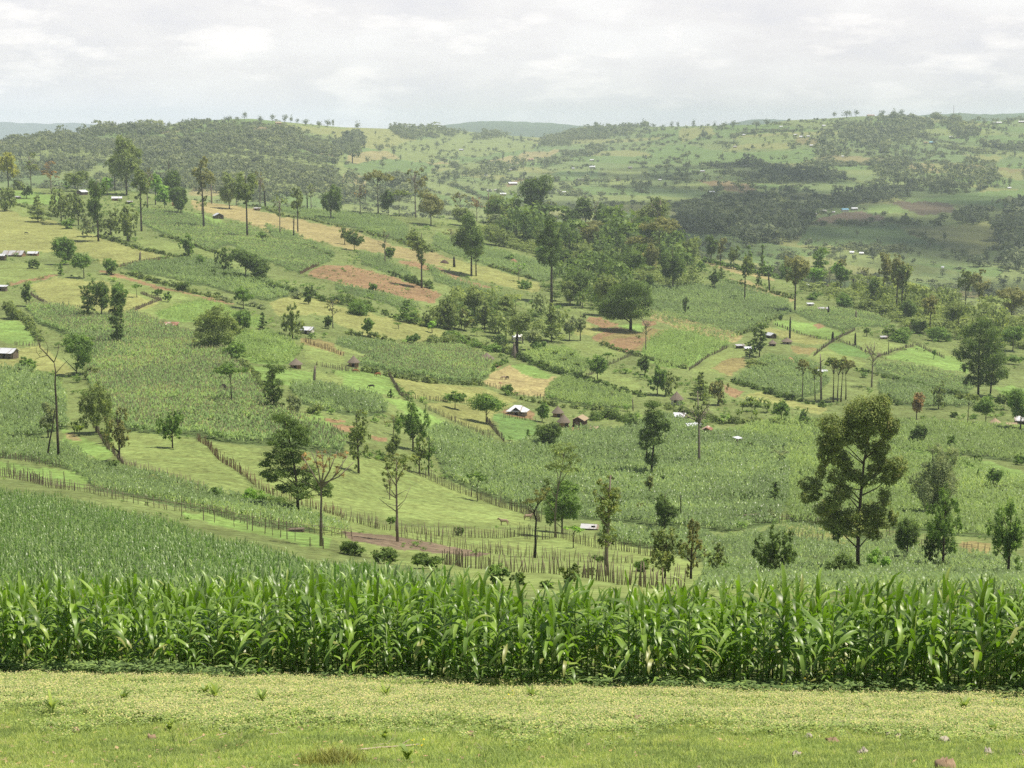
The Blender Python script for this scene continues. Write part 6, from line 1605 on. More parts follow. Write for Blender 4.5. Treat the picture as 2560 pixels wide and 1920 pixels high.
hedge(PL('E', (0, 240), (120, 280), (260, 315), (380, 350), (480, 375), (600, 410)), 3.2, 3.2, 'thick dark hedge along the top of the light sloping pasture', 'dk', 9)
hedge(PL('E', (120, 690), (250, 705), (400, 735), (560, 755), (740, 775), (900, 775)), 1.8, 1.8, 'leafy hedge along the front of the oval maize', seed=10)
hedge(PL('E', (960, 690), (1010, 660), (1060, 630)), 1.5, 1.8, 'small hedge right of the white-walled hut', 'gn', 11)
hedge(PL('E', (60, 455), (180, 470), (280, 490), (360, 510)), 2.0, 2.0, 'hedge of small shrubs above the small maize plot', seed=12)
hedge(PL('E', (560, 520), (680, 500), (800, 500), (900, 540), (1000, 560), (1130, 590)), 3.0, 3.0, 'broad bushy belt behind the oval maize', seed=13)
hedge(PL('E', (700, 460), (800, 520), (900, 545), (1000, 570)), 3.0, 2.6, 'green shrub belt below the dark tree belt', 'gn', 14)
hedge(PL('E', (1130, 600), (1230, 640), (1330, 680), (1430, 715), (1560, 745)), 2.0, 2.2, 'dark hedge descending past the banana garden', 'dk', 15)
hedge(PL('E', (1560, 745), (1700, 790), (1860, 835), (1950, 850)), 1.8, 1.6, 'dark hedge above the light green maize', 'dk', 16)
hedge(PL('E', (1150, 870), (1250, 890), (1400, 920), (1560, 935), (1700, 945)), 1.8, 1.6, 'low hedge behind the thatched huts', seed=17)
hedge(PL('E', (1640, 1000), (1740, 990), (1840, 1020), (1900, 1040)), 2.6, 2.6, 'dark shrubs right of the tan-roofed house', 'dk', 18)
hedge(PL('E', (1690, 520), (1780, 550), (1870, 580), (2000, 610), (2212, 680)), 1.6, 1.5, 'hedge under the ploughed terraces', seed=19)
hedge(PL('F', (340, 755), (480, 800), (640, 850), (780, 880), (930, 920)), 2.0, 1.8, 'dark hedge below the maize on the right slope', 'dk', 20)
hedge(PL('F', (1150, 690), (1290, 720), (1430, 760), (1560, 790), (1640, 815)), 1.8, 1.4, 'hedge crossing the pale maize on the right slope', 'dk', 21)
hedge(PL('F', (1280, 880), (1360, 900), (1440, 912)), 1.8, 1.6, 'short dark hedge by the small rounded tree on the right', 'dk', 22)
hedge(PL('F', (380, 455), (470, 415), (560, 365), (650, 330)), 1.8, 1.6, 'hedge between the tan stripe and the farm on the right', seed=23)
hedge(PL('F', (300, 110), (450, 150), (600, 190), (720, 225)), 2.4, 2.2, 'hedge on the crest of the right slope', seed=24)
hedge(PL('I', (1340, 385), (1440, 405), (1560, 422)), 1.5, 1.3, 'dark hedge left of the bright strip behind the eucalyptus', 'dk', 25)
hedge(PL('I', (1700, 470), (1840, 490), (1980, 505)), 1.5, 1.3, 'dark hedge above the bright strip at right', 'dk', 26)
hedge(PL('I', (0, 655), (150, 680), (300, 710), (480, 745)), 1.5, 1.3, 'dark ditch hedge across the maize at right', 'dk', 27)
hedge(PL('I', (1780, 660), (1950, 690), (2212, 700)), 1.4, 1.2, 'thin hedge between the light maize fields at right', seed=28)
hedge(PL('D', (120, 330), (200, 410), (260, 500)), 1.8, 1.7, 'hedge on the left side of the big maize field', seed=29)
hedge(PL('D', (1560, 640), (1640, 740), (1720, 850)), 1.6, 1.5, 'ditch hedge on the right side of the big maize field', seed=30)
hedge(PL('B', (60, 865), (170, 880), (260, 905), (360, 930), (450, 965), (600, 1010)), 2.2, 1.8, 'hedge between the crest maize and the tan pasture', seed=31)
hedge(PL('B', (960, 1100), (1060, 1125), (1180, 1165), (1280, 1190)), 2.0, 1.7, 'hedge above the yellow strip pasture', seed=32)
hedge(PL('B', (330, 1150), (420, 1180), (500, 1215), (600, 1240)), 2.6, 3.0, 'dark shrubs along the upper edge of the red ploughed field', 'dk', 33)
hedge(PL('A', (1590, 680), (1800, 770), (2000, 800), (2212, 850)), 2.0, 1.5, 'hedge on the crest above the tan ridge pasture', seed=34)
hedge(PL('H', (160, 370), (260, 385), (400, 400)), 1.6, 1.4, 'green shrubs at the top of the sloping pasture', 'gn', 35)
hedge(PL('G', (1690, 690), (1790, 720), (1890, 745)), 1.6, 1.6, 'dark shady hedge beside the foot of the layered tree', 'dk', 36)
hedge(PL('W', (1450, 880), (1560, 915), (1700, 920), (1800, 915)), 2.2, 2.0, 'mixed hedge above the light maize at right', seed=37)
hedge(PL('C', (140, 1010), (300, 1050), (450, 1090), (620, 1150), (800, 1190)), 3.0, 3.2, 'bushy scrub line along the right end of the ridge', 'gn', 38)

# banana clumps
M_BAN = leaf_mat('banana_leaf', (.13, .20, .04), trans=.4, rough=.45, spec=.4)
def banana(c, x, y, h_, label, group, seed):
    B0 = base_of(c, x, y); m = B0[1] / F / 2.5721; r = np.random.default_rng(seed); Hm = max(2.6, h_ * m)
    Vs, Qs, R = [], [], []; n = 0
    for j in range(4):
        ox, oy = r.normal(0, Hm * .3, 2)
        for i in range(7):
            V, Q = ribbon(r, Hm * r.uniform(.35, .5), r.uniform(0, 6.28), Hm * r.uniform(.55, .75), Hm * .16, r.uniform(.1, .5), r.uniform(1.3, 2.4), 5, False)
            Vs.append(V + (ox, oy, 0)); Qs.append(Q + n); n += len(V); R += [r.uniform(.2, 1)] * len(Q)
    t = empty('banana_clump', B0); tag(t, label, 'banana plant', group)
    link('foliage', fast_mesh('foliage', np.concatenate(Vs), np.concatenate(Qs), rnd=np.array(R), mats=[M_BAN], smooth=True), t)
    b = MB(); b.tube([(0, 0, -.2), (.02, 0, Hm * .5)], [Hm * .045, Hm * .03], 6); link('stem', b.mesh('stem', [M_STALK], True), t)
bq = [('F', 400, 945, 70), ('F', 440, 920, 70), ('F', 480, 950, 74), ('F', 520, 925, 66), ('F', 560, 960, 70), ('F', 380, 985, 60), ('F', 460, 990, 60), ('E', 1380, 600, 50), ('E', 1440, 640, 50), ('E', 1490, 610, 46), ('E', 1520, 670, 46), ('G', 480, 210, 60), ('G', 510, 225, 56)]
bl_ = unique_labels([(P(c, x, y)[0], ('near' if y in (945, 985, 990, 640, 670, 225, 950, 960) else 'far') + '-row banana clump', 'in ' + ('the grove left of the eucalyptus' if c == 'F' else 'the garden behind the dark hedge' if c == 'E' else 'the green plot')) for c, x, y, h in bq])
for i, (c, x, y, h) in enumerate(bq):
    banana(c, x, y, h, bl_[i], 'banana clumps', i)

# ------------------------------------------------------------------ animals
M_COWR = rough_mat('reddish_hide', (.22, .085, .035), (.34, .15, .07), 4, .8, .2, .1)
M_COWB = rough_mat('dark_hide', (.018, .015, .013), (.05, .04, .035), 4, .8, .2, .1)
M_DONK = rough_mat('fawn_hide', (.26, .19, .13), (.40, .31, .23), 4, .85, .2, .1)
def animal_mesh(kind, mat):
    """one skin: trunk, neck, head, four jointed legs, tail"""
    g = dict(cow=1.0, donkey=.88, goat=.55)[kind]
    V = [(-.62, 0, 1.02, .25), (-.2, 0, .98, .30), (.25, 0, 1.0, .31), (.6, 0, 1.05, .26)]; E = [(0, 1), (1, 2), (2, 3)]
    V += [(.85, 0, .98, .16), (1.08, 0, .62, .12), (1.22, 0, .38, .115), (1.33, 0, .16, .075)] if kind != 'donkey' else [(.85, 0, 1.22, .14), (1.05, 0, 1.36, .12), (1.25, 0, 1.28, .10), (1.42, 0, 1.14, .065)]
    E += [(3, 4), (4, 5), (5, 6), (6, 7)]
    for s in (-1, 1):
        n = len(V); V += [(.55, .16 * s, .78, .12), (.55, .17 * s, .42, .065), (.56, .17 * s, .06, .055)]; E += [(3, n), (n, n + 1), (n + 1, n + 2)]
        n = len(V); V += [(-.55, .17 * s, .72, .15), (-.72, .17 * s, .46, .075), (-.66, .17 * s, .06, .055)]; E += [(0, n), (n, n + 1), (n + 1, n + 2)]
        n = len(V); V += [(V[5][0] - .05, .17 * s, V[5][2] + .16, .03)]; E += [(5, n)]
    n = len(V); V += [(-.85, 0, .98, .04), (-.93, 0, .5, .035)]; E += [(0, n), (n, n + 1)]
    me = bpy.data.meshes.new('body'); me.from_pydata([tuple(c * g for c in v[:3]) for v in V], E, [])
    me.materials.append(mat)
    lay = me.skin_vertices.new() if hasattr(me.skin_vertices, 'new') else None
    return me, [v[3] * g for v in V]
def animal(kind, mat, c, x, y, rot, label, nm, cat, group=None):
    me, rad = animal_mesh(kind, mat); B0 = base_of(c, x, y)
    o = link(nm, me, None, B0, math.radians(rot)); tag(o, label, cat, group)
    md = o.modifiers.new('skin', 'SKIN')
    lay = me.skin_vertices[0].data if len(me.skin_vertices) else None
    if lay is not None:
        for i, r_ in enumerate(rad): lay[i].radius = (r_, r_)
        lay[1].use_root = True
    sb = o.modifiers.new('smooth', 'SUBSURF'); sb.levels = sb.render_levels = 1
for a in (('donkey', M_DONK, 'H', 1056, 812, 170, 'fawn donkey standing near the dense stake fence', 'donkey', 'donkey', 'donkeys in the sloping pasture'), ('donkey', M_DONK, 'H', 1208, 778, 10, 'fawn donkey close to the dark fence at the pasture corner', 'donkey', 'donkey', 'donkeys in the sloping pasture'),
          ('cow', M_COWR, 'E', 245, 725, 200, 'reddish cow grazing under the oval maize hedge', 'cow', 'cow', 'grazing cattle'), ('cow', M_COWR, 'E', 98, 704, 10, 'reddish calf by the thatched hut left of the oval maize', 'cow', 'cow', 'grazing cattle'),
          ('cow', M_COWB, 'E', 203, 802, 190, 'black cow in the bright pasture below the thatched hut', 'cow', 'cow', 'grazing cattle'), ('cow', M_DONK, 'E', 1052, 748, 200, 'brown cow, left of two in the tan pasture', 'cow', 'cow', 'grazing cattle'), ('cow', M_COWB, 'E', 1074, 746, 60, 'dark cow, right of two in the tan pasture', 'cow', 'cow', 'grazing cattle'),
          ('goat', M_COWB, 'F', 1450, 556, 10, 'black goat at the left corner of the bright right pasture', 'goat', 'goat', 'goats on the right slope'), ('goat', M_COWB, 'F', 1522, 550, 190, 'black goat by the top fence of the bright right pasture', 'goat', 'goat', 'goats on the right slope'), ('goat', M_COWB, 'F', 1570, 560, 30, 'black goat right of the one by the top fence', 'goat', 'goat', 'goats on the right slope'),
          ('goat', M_COWB, 'F', 1296, 634, 200, 'black goat at the lower left of the bright right pasture', 'goat', 'goat', 'goats on the right slope'), ('goat', M_COWB, 'F', 1460, 630, 160, 'black goat alone in the middle of the bright right pasture', 'goat', 'goat', 'goats on the right slope'),
          ('cow', M_COWB, 'I', 2148, 308, 190, 'dark cow in the tree shade by the right-edge huts', 'cow', 'cow', 'grazing cattle'), ('cow', M_COWB, 'A', 168, 888, 20, 'small dark cow in the yellow ridge pasture', 'cow', 'cow', 'grazing cattle')):
    animal(*a)

# ------------------------------------------------------------------ now the listed trees, each with its own words
rows_ = []
for c, x, t_, bq_, wd, kd, tn in trees:
    px, py = P(c, x, bq_)
    word = PWORD.get(tn, 'grey') if kd == 'pole' else TWORD[tn]
    rows_.append((px, f'{word} {NOUN[kd]}', relation(px, (P(c, x, t_)[1] + py) / 2)))
labs = unique_labels(rows_)
for i, (c, x, t_, bq_, wd, kd, tn) in enumerate(trees):
    B0 = base_of(c, x, bq_); m = B0[1] / F / 2.5721
    pxb, pyb = proj(*B0); Ht = (pyb - P(c, x, t_)[1]) * B0[1] / F
    bark = {'pole': 'b' if tn == 'dk' else ('p' if tn == 'gy' else 'd'), 'bare': 'p', 'sparse': 'p'}.get(kd, 'd')
    plant_tree(NAME[kd], B0, float(Ht), wd * m, kd, tn, labs[i], 'shrub' if kd == 'bush' else ('dead trunk' if kd == 'pole' else 'tree'), 'trees and shrubs on the farmed slope', bark, 1000 + i)

# ------------------------------------------------------------------ woods, scrub and hedgerows too many to count
def tree_variant(r, nq, flat=False, pale=0.0, w=.022, oval=False):
    """small tree of unit height and unit width, for far woods"""
    bl = kind_blobs('umbrella' if flat else ('oval' if oval or r.random() < .6 else 'round'), 1.0, .95, r)
    C = []
    for i in range(nq):
        x, y, z, rx, ry, rz = bl[r.integers(0, len(bl))]; p = r.normal(size=3); p /= np.linalg.norm(p); p *= r.uniform(.5, 1) ** .5
        C.append((x + p[0] * rx, y + p[1] * ry, z + p[2] * rz))
    C = np.array(C); nn = C - (0, 0, .45) + r.normal(0, .28, C.shape) + (0, 0, .25); nn /= np.linalg.norm(nn, axis=1)[:, None]
    t = np.cross(nn, r.normal(size=C.shape)); t /= np.linalg.norm(t, axis=1)[:, None]; b = np.cross(nn, t)
    s = (r.uniform(.75, 1.3, nq) * .95 / math.sqrt(nq))[:, None]
    V = np.stack([C - t * s, C - b * s * .6, C + t * s, C + b * s * .6], 1).reshape(-1, 3)
    n = len(V)
    TV = np.array([(-w, 0, -.1), (w, 0, -.1), (w * .6, 0, .6), (-w * .6, 0, .6), (0, -w, -.1), (0, w, -.1), (0, w * .6, .6), (0, -w * .6, .6)])
    Q = np.concatenate([np.arange(n).reshape(-1, 4), [(n, n + 1, n + 2, n + 3), (n + 4, n + 5, n + 6, n + 7)]])
    return np.concatenate([V, TV]), Q, np.concatenate([np.clip(r.normal(.45 + pale, .2, nq), 0, 1), [.5, .5]]), np.concatenate([np.zeros(nq, int), [1, 1]])


TV_ = [tree_variant(np.random.default_rng(600 + k), 46) for k in range(6)] + [tree_variant(np.random.default_rng(610 + k), 40, True, .15) for k in range(2)]
M_WOODA = leaf_mat('far_wood', (.165, .205, .10), trans=.35, rough=.7, lo=.5, hi=1.7)
M_WOODD = leaf_mat('far_dark_wood', (.145, .185, .10), trans=.35, rough=.7, lo=.5, hi=1.6)


def cells(poly, far=True):
    xs = [p[0] for p in poly]; yq = [p[1] for p in poly]
    sel = (PX > min(xs)) & (PX < max(xs)) & (PY > min(yq)) & (PY < max(yq)) & (is_far == far)
    sel[-1] = False; sel[:, -1] = False
    idx = np.nonzero(sel); m = inpoly(PX[idx], PY[idx], poly)
    return idx[0][m], idx[1][m]


def sample(a, b, dens, r, thin=None):
    area = (ucol[1] - ucol[0]) * DD[a, b] * np.abs(DD[a + 1, b] - DD[a, b])
    lam = area * dens
    if thin is not None: lam = lam * thin
    cnt = r.poisson(lam); ia, ib = np.repeat(a, cnt), np.repeat(b, cnt); n = len(ia); t, q = r.random(n), r.random(n)
    f = lambda M: (M[ia, ib] * (1 - t) + M[ia + 1, ib] * t) * (1 - q) + (M[ia, ib + 1] * (1 - t) + M[ia + 1, ib + 1] * t) * q
    return np.stack([f(XX), f(DD), f(ZB)], -1)


def wood(poly, spacing, h, label, dark=False, far=True, clump=0.0, seed=1, wide=.85, nm='woodland', cat='woodland', mats=None, var=None):
    r = np.random.default_rng(seed); a, b = cells(poly, far)
    if not len(a): print('empty wood', label); return
    thin = None
    if clump:
        thin = np.clip(.5 + clump * 2.2 * smooth_noise(XX[a, b] + 9000, DD[a, b] * .8, 60, 60, seed), 0, 1.6)
    pos = sample(a, b, 1 / spacing ** 2, r, thin); n = len(pos)
    hh = h * np.exp(r.normal(0, .28, n)); wd = hh * wide * r.uniform(.75, 1.25, n)
    me = merge_instances(nm, pos, r.uniform(0, 6.28, n), np.stack([wd, hh], -1), var or TV_, r.integers(0, len(TV_), n), mats or [M_WOODD if dark else M_WOODA, M_BARK])
    tag(link(nm, me), label, cat, kind='stuff')


wood(PL('A', (-60, 300), (200, 285), (420, 262), (600, 235), (700, 215), (950, 205), (1040, 235), (1200, 225), (1300, 180), (1500, 190), (1640, 215), (1800, 230), (1960, 235), (2120, 290), (2212, 300), (2260, 330), (2200, 380), (2160, 520), (2190, 640), (1700, 690), (1200, 610), (900, 590), (700, 620), (480, 560), (200, 540), (-60, 560)), 9.5, 10, 'hazy wood covering the broad hill at left', clump=.6, seed=1)
wood(PL('B', (-40, 300), (120, 250), (150, 330), (60, 370), (-40, 380)), 8, 11, 'clump of wood at the right end of the left hill', True, seed=2)
wood(PL('B', (0, 560), (130, 545), (210, 580), (440, 560), (560, 610), (440, 680), (0, 690)), 9, 12, 'strip of wood in the dip below the centre slope', clump=.3, seed=3)
wood(PL('B', (300, 215), (420, 205), (600, 205), (800, 240), (840, 268), (640, 268), (520, 275), (480, 290), (380, 275)), 12, 10, 'dark wood on the skyline left of centre', False, clump=.4, seed=4)
wood(PL('B', (830, 255), (960, 238), (1090, 245), (1090, 275), (960, 285), (850, 292)), 12, 10, 'small dark wood below the saddle', False, clump=.4, seed=5)
wood(PL('B', (1265, 335), (1290, 285), (1450, 250), (1640, 210), (1800, 205), (1965, 195), (1965, 235), (1800, 280), (1600, 300), (1420, 330)), 11, 10, 'dark wood climbing to the skyline right of centre', False, clump=.5, seed=6)
wood(PL('B', (1260, 440), (1380, 400), (1520, 370), (1700, 310), (1800, 290), (1790, 335), (1640, 390), (1460, 430), (1300, 470)), 13, 11, 'broken line of trees down the centre slope', clump=.4, seed=7)
wood(PL('B', (620, 560), (760, 520), (960, 470), (1160, 440), (1200, 460), (1000, 510), (760, 560)), 19, 12, 'loose trees along the gully in the centre slope', seed=8)
wood(PL('C', (-60, 800), (60, 760), (140, 715), (320, 700), (560, 685), (700, 720), (820, 765), (840, 820), (760, 930), (640, 950), (420, 960), (260, 900), (100, 890), (-60, 880)), 8.5, 12, 'dark shaded wood in the valley at right', True, seed=9)
wood(PL('C', (800, 720), (840, 685), (1000, 665), (1200, 630), (1340, 620), (1490, 655), (1330, 682), (1150, 705), (1000, 735), (820, 745)), 9, 11, 'dark band of wood above the brown ploughed field', True, seed=10)
wood(PL('C', (520, 565), (530, 500), (620, 480), (760, 505), (900, 490), (1000, 530), (1080, 555), (820, 560), (640, 565)), 9, 11, 'dark wood patch in the middle of the right hill', True, seed=11)
wood(PL('C', (860, 400), (900, 280), (960, 215), (1100, 185), (1200, 165), (1400, 150), (1600, 180), (1640, 250), (1480, 300), (1360, 330), (1300, 390), (1120, 400)), 12, 13, 'scattered trees high on the right hill', clump=.35, seed=12)
wood(PL('C', (1180, 440), (1300, 420), (1500, 460), (1740, 420), (1920, 430), (2080, 540), (2100, 580), (1900, 620), (1700, 640), (1480, 610), (1300, 560)), 11.5, 13, 'loose wood on the lower right hill', clump=.4, seed=13)
wood(PL('C', (1320, 330), (1640, 260), (1700, 360), (1960, 440), (1700, 430), (1400, 420)), 30, 12, 'thin scattering of trees below the right skyline', seed=14)
wood(PL('C', (1600, 130), (1760, 130), (1860, 210), (1980, 300), (2120, 370), (1960, 350), (1800, 290), (1680, 210)), 11, 13, 'band of trees descending at the far right', clump=.3, seed=15)
wood(PL('C', (1880, 150), (2260, 150), (2260, 470), (2100, 480), (2000, 330)), 40, 11, 'scattered trees on the far right fields', clump=.3, seed=16)
wood(PL('C', (2020, 915), (2060, 850), (2100, 765), (2160, 740), (2260, 735), (2260, 1160), (2120, 1110), (2060, 1010)), 8, 15, 'dense dark grove cut by the right edge', True, seed=17)
wood(PL('C', (1560, 960), (1720, 985), (1900, 1040), (2100, 1070), (2260, 1130), (2260, 1260), (1900, 1250), (1500, 1120), (1300, 1010)), 22, 8, 'hedgerows and bushes on the shaded valley floor', True, clump=.4, seed=18)
wood(PL('C', (1740, 780), (1800, 745), (1980, 770), (1960, 820), (1800, 840)), 9, 9, 'dark trees by the brown ploughed field', True, seed=19)
wood(PL('C', (-300, 220), (-300, 640), (500, 640), (860, 540), (860, 210), (500, 190)), 42, 11, 'many small trees dotted over the right hill fields', clump=.3, seed=20)
wood(PL('B', (0, 250), (1270, 330), (1500, 480), (2212, 640), (2212, 780), (800, 620), (200, 480)), 45, 10, 'small trees dotted over the centre slope', clump=.3, seed=21)
wood(PL('C', (700, 970), (1300, 960), (1600, 1100), (1000, 1100)), 26, 9, 'dotted trees in the valley below the dark green field', True, seed=22)
# hedgerows between far fields
r = np.random.default_rng(33); gm = np.zeros((nr, nc), bool); gm[n_far0:n_far0 + 149] = far_gap[:149] < 8
gm &= is_far & (FID < 0) & (PX > -60) & (PX < 2620); gm[:, -1] = False
a, b = np.nonzero(gm); pos = sample(a, b, 1 / 26, r, np.clip(.8 + smooth_noise(XX[a, b] + 9000, DD[a, b], 80, 80, 3), 0, 1)); n = len(pos)
hh = 3.6 * np.exp(r.normal(0, .4, n))
me = merge_instances('hedgerows', pos, r.uniform(0, 6.28, n), np.stack([hh * 1.5, hh], -1), TV_[:6], r.integers(0, 6, n), [M_WOODA, M_BARK])
tag(link('hedgerows', me), 'dark hedgerows dividing the fields of the far hills', 'hedgerows', kind='stuff')
# scrub on the rough strips of the near slope
r = np.random.default_rng(34); gm = (~is_far) & (FID < 0) & (DD > 110) & (PX > -80) & (PX < 2640) & (PY > ridge(1280 + XX / DD * F) - 1); gm[-1] = False; gm[:, -1] = False
a, b = np.nonzero(gm); pos = sample(a, b, 1 / 22, r, np.clip(.35 + 1.1 * smooth_noise(XX[a, b] + 9000, DD[a, b], 22, 22, 5) + .4 * smooth_noise(XX[a, b] + 9000, DD[a, b], 7, 7, 6), 0, 1.4)); n = len(pos)
hh = np.clip(.8 * np.exp(r.normal(0, .5, n)), .3, 3.2) * np.clip((pos[:, 1] - 120) / 260, .25, 1)
me = merge_instances('scrub', pos, r.uniform(0, 6.28, n), np.stack([hh * 1.5, hh], -1), TV_[:6], r.integers(0, 6, n), [M_TONE['gn'], M_BARK])
tag(link('scrub', me), 'low green scrub on rough ground between the fields', 'scrub', kind='stuff')
TVN = [tree_variant(np.random.default_rng(660 + k), 150) for k in range(6)] + [tree_variant(np.random.default_rng(670 + k), 130, True, .1) for k in range(2)]
for poly, sp, h, lb, tn, sd_ in ((PL('B', (880, 900), (960, 820), (1080, 830), (1300, 860), (1560, 880), (1860, 950), (2212, 1080), (2212, 1240), (1700, 1180), (1420, 1080), (1200, 1010), (1000, 960)), 3.4, 3.6, 'thicket under the trees of the wooded dip', 'ol', 41),
                                 (PL('C', (-60, 980), (150, 990), (260, 1010), (120, 1060), (120, 1235), (-60, 1235)), 4, 4, 'thicket at the top of the right slope', 'ol', 42),
                                 (PL('E', (600, 420), (700, 330), (880, 260), (1000, 280), (1280, 330), (1440, 400), (1420, 500), (1200, 540), (1000, 520), (800, 470)), 3.2, 4.2, 'thicket of the dark tree belt', 'dk', 43),
                                 (PL('E', (1260, 180), (1440, 150), (1560, 190), (1760, 260), (1960, 330), (1700, 350), (1560, 300), (1400, 270)), 3.4, 4.0, 'shady thicket beneath the black-trunked tree', 'dk', 44),
                                 (PL('F', (700, 120), (1000, 60), (1300, 170), (1700, 260), (2250, 390), (2250, 560), (1800, 520), (1500, 440), (1250, 330), (900, 230)), 4.2, 3.6, 'thicket along the upper edge of the right slope', 'ol', 45),
                                 (PL('B', (960, 830), (1100, 800), (1300, 760), (1560, 800), (1800, 860), (2000, 860), (2212, 960), (2212, 1180), (1900, 1160), (1560, 1080), (1300, 1010), (1080, 960)), 10, 13, 'close-growing trees filling the wooded dip', 'dk', 46),
                                 (PL('B', (1500, 820), (1900, 900), (2212, 1000), (2212, 1150), (1800, 1080)), 11, 14, 'dark trees on the right side of the wooded dip', 'dk', 47),
                                 (PL('E', (600, 420), (720, 280), (900, 220), (1080, 280), (1280, 330), (1420, 420), (1400, 500), (1150, 520), (900, 450)), 8, 9, 'close-growing trees of the dark tree belt', 'ol', 48),
                                 (PL('E', (1280, 120), (1480, 60), (1700, 60), (1960, 130), (1980, 250), (1760, 310), (1480, 290)), 9, 12, 'grove behind the black-trunked tree', 'dk', 49),
                                 (PL('F', (1100, 180), (1300, 170), (1700, 270), (2250, 390), (2250, 540), (1900, 500), (1550, 430), (1250, 300)), 9, 9, 'trees along the upper edge of the right slope', 'ol', 50),
                                 (PL('C', (-60, 900), (200, 920), (420, 1000), (800, 1130), (1100, 1200), (900, 1235), (300, 1080), (-60, 1080)), 11, 9, 'trees on the shoulder of the right slope', 'ol', 51)):
    wood(poly, sp, h, lb, far=False, clump=.3, seed=sd_, wide=1.3 if h < 5 else .8, nm='thicket' if h < 5 else 'woodland', cat='thicket' if h < 5 else 'woodland', mats=[M_TONE[tn], M_BARK], var=TVN)

# weeds creeping over the bare soil
r = np.random.default_rng(35); soil_ids = [i for i, f_ in enumerate(FIELDS) if f_[0][0] > f_[0][1] * 1.3]
gm = np.isin(FID, soil_ids) & ~is_far; gm[-1] = False; gm[:, -1] = False
a, b = np.nonzero(gm); pos = sample(a, b, 1 / 9, r, np.clip(.5 + smooth_noise(XX[a, b] + 9000, DD[a, b], 9, 9, 15), 0, 1.5)); n = len(pos)
hh = .28 * np.exp(r.normal(0, .5, n))
me = merge_instances('soil_weeds', pos, r.uniform(0, 6.28, n), np.stack([hh * 2.2, hh], -1), TV_[:6], r.integers(0, 6, n), [M_TONE['gn'], M_BARK])
tag(link('soil_weeds', me), 'small weeds dotted over the bare red soil', 'weeds', kind='stuff')
# single trees that stand out on the far hills
FARS = """A 1573 92 158 34;A 1672 120 186 44;A 1752 112 168 36;A 1832 113 166 42;A 1870 118 156 30;A 1962 143 190 52;A 2052 152 204 50;A 2104 150 198 56;A 2143 140 204 22;A 1032 150 214 34;A 1082 160 214 44;A 1200 140 196 60;A 1258 134 184 50;A 882 166 218 60;A 776 178 212 40;A 930 168 220 50;A 1310 140 182 44;A 1470 122 172 60;A 1530 126 176 40;A 1910 142 172 26
B 115 154 218 44;B 228 218 256 16;B 80 286 432 110;B 345 308 392 36;B 257 300 362 36;B 622 280 342 40;B 1180 380 472 50;B 1048 340 424 22;B 930 440 492 30;B 1036 430 492 28;B 1165 238 300 30;B 1112 250 306 16;B 740 480 552 36;B 640 520 580 40;B 830 460 512 24;B 1680 178 250 60;B 1745 184 240 40;B 2020 172 212 36;B 2080 176 210 22;B 2134 160 208 24;B 2172 160 206 24;B 545 478 560 46;B 2110 240 268 24
C 84 148 206 24;C 224 158 200 22;C 340 152 206 50;C 490 150 212 50;C 560 144 196 50;C 1072 84 142 64;C 1132 84 132 40;C 992 98 142 30;C 1298 86 134 46;C 1368 76 136 56;C 1420 82 130 46;C 1486 102 136 32;C 1580 120 172 26;C 1750 124 176 32;C 157 222 268 60;C 880 218 256 30;C 2150 296 392 44;C 1700 840 942 40;C 1140 850 910 32;C 1770 960 1030 70;C 1975 950 1070 50;C 1606 900 974 44;C 1306 792 838 60;C 1430 784 842 30;C 640 580 636 30;C 830 780 842 26;C 2118 508 590 40;C 1250 930 990 50;C 250 920 0 0""".replace('\n', ';').split(';')
fp = []
for k in range(8):
    r = np.random.default_rng(640 + k); V, Q, R, M = tree_variant(r, 170, False, 0, .04, True)
    nq = len(M) - 2; n = 4 * nq
    fp.append((fast_mesh('crown', V[:n], Q[:nq], rnd=R[:nq], mats=[M_WOODD if k % 2 else M_WOODA]), fast_mesh('trunk', V[n:], Q[nq:] - n, mats=[M_BARK])))
fr = [f.split() for f in FARS if not f.endswith(' 0 0')]
place = {'A': 'on the left hill', 'B': 'on the centre slope', 'C': 'on the hazy right hills'}
rws = [(P(f[0], float(f[1]), 0)[0], float(f[1]), f) for f in fr]
order2 = {}
for c in 'ABC':
    for sky_ in (True, False):
        g_ = sorted([f for f in fr if f[0] == c and (P(c, float(f[1]), float(f[3]))[1] < sky_line(P(c, float(f[1]), 0)[0]) + 9) == sky_], key=lambda f: float(f[1]))
        for j, f in enumerate(g_): order2[tuple(f)] = (j, len(g_), sky_)
for i, f in enumerate(fr):
    c, x, t_, bq_, wd = f[0], *map(float, f[1:]); px, py = P(c, x, bq_)
    g = [float(v) for v in ground(px, py, 'f')]; m = g[1] / F / 2.5721
    _, pyb = proj(*g); H = max(5.0, (pyb - P(c, x, t_)[1]) * g[1] / F)
    j, n, sk = order2[tuple(f)]
    size = 'tall' if (bq_ - t_) > 60 else 'small'
    lb = f'{size} far tree {"on the skyline" if sk else "standing apart"} {place[c]}, {WORDS[j]} from left'
    t = empty('far_tree', tuple(g), i * 1.3); t.scale = (wd * m, wd * m, H); tag(t, lb, 'tree', 'single trees on the far hills')
    link('crown', fp[i % 8][0], t); link('trunk', fp[i % 8][1], t)

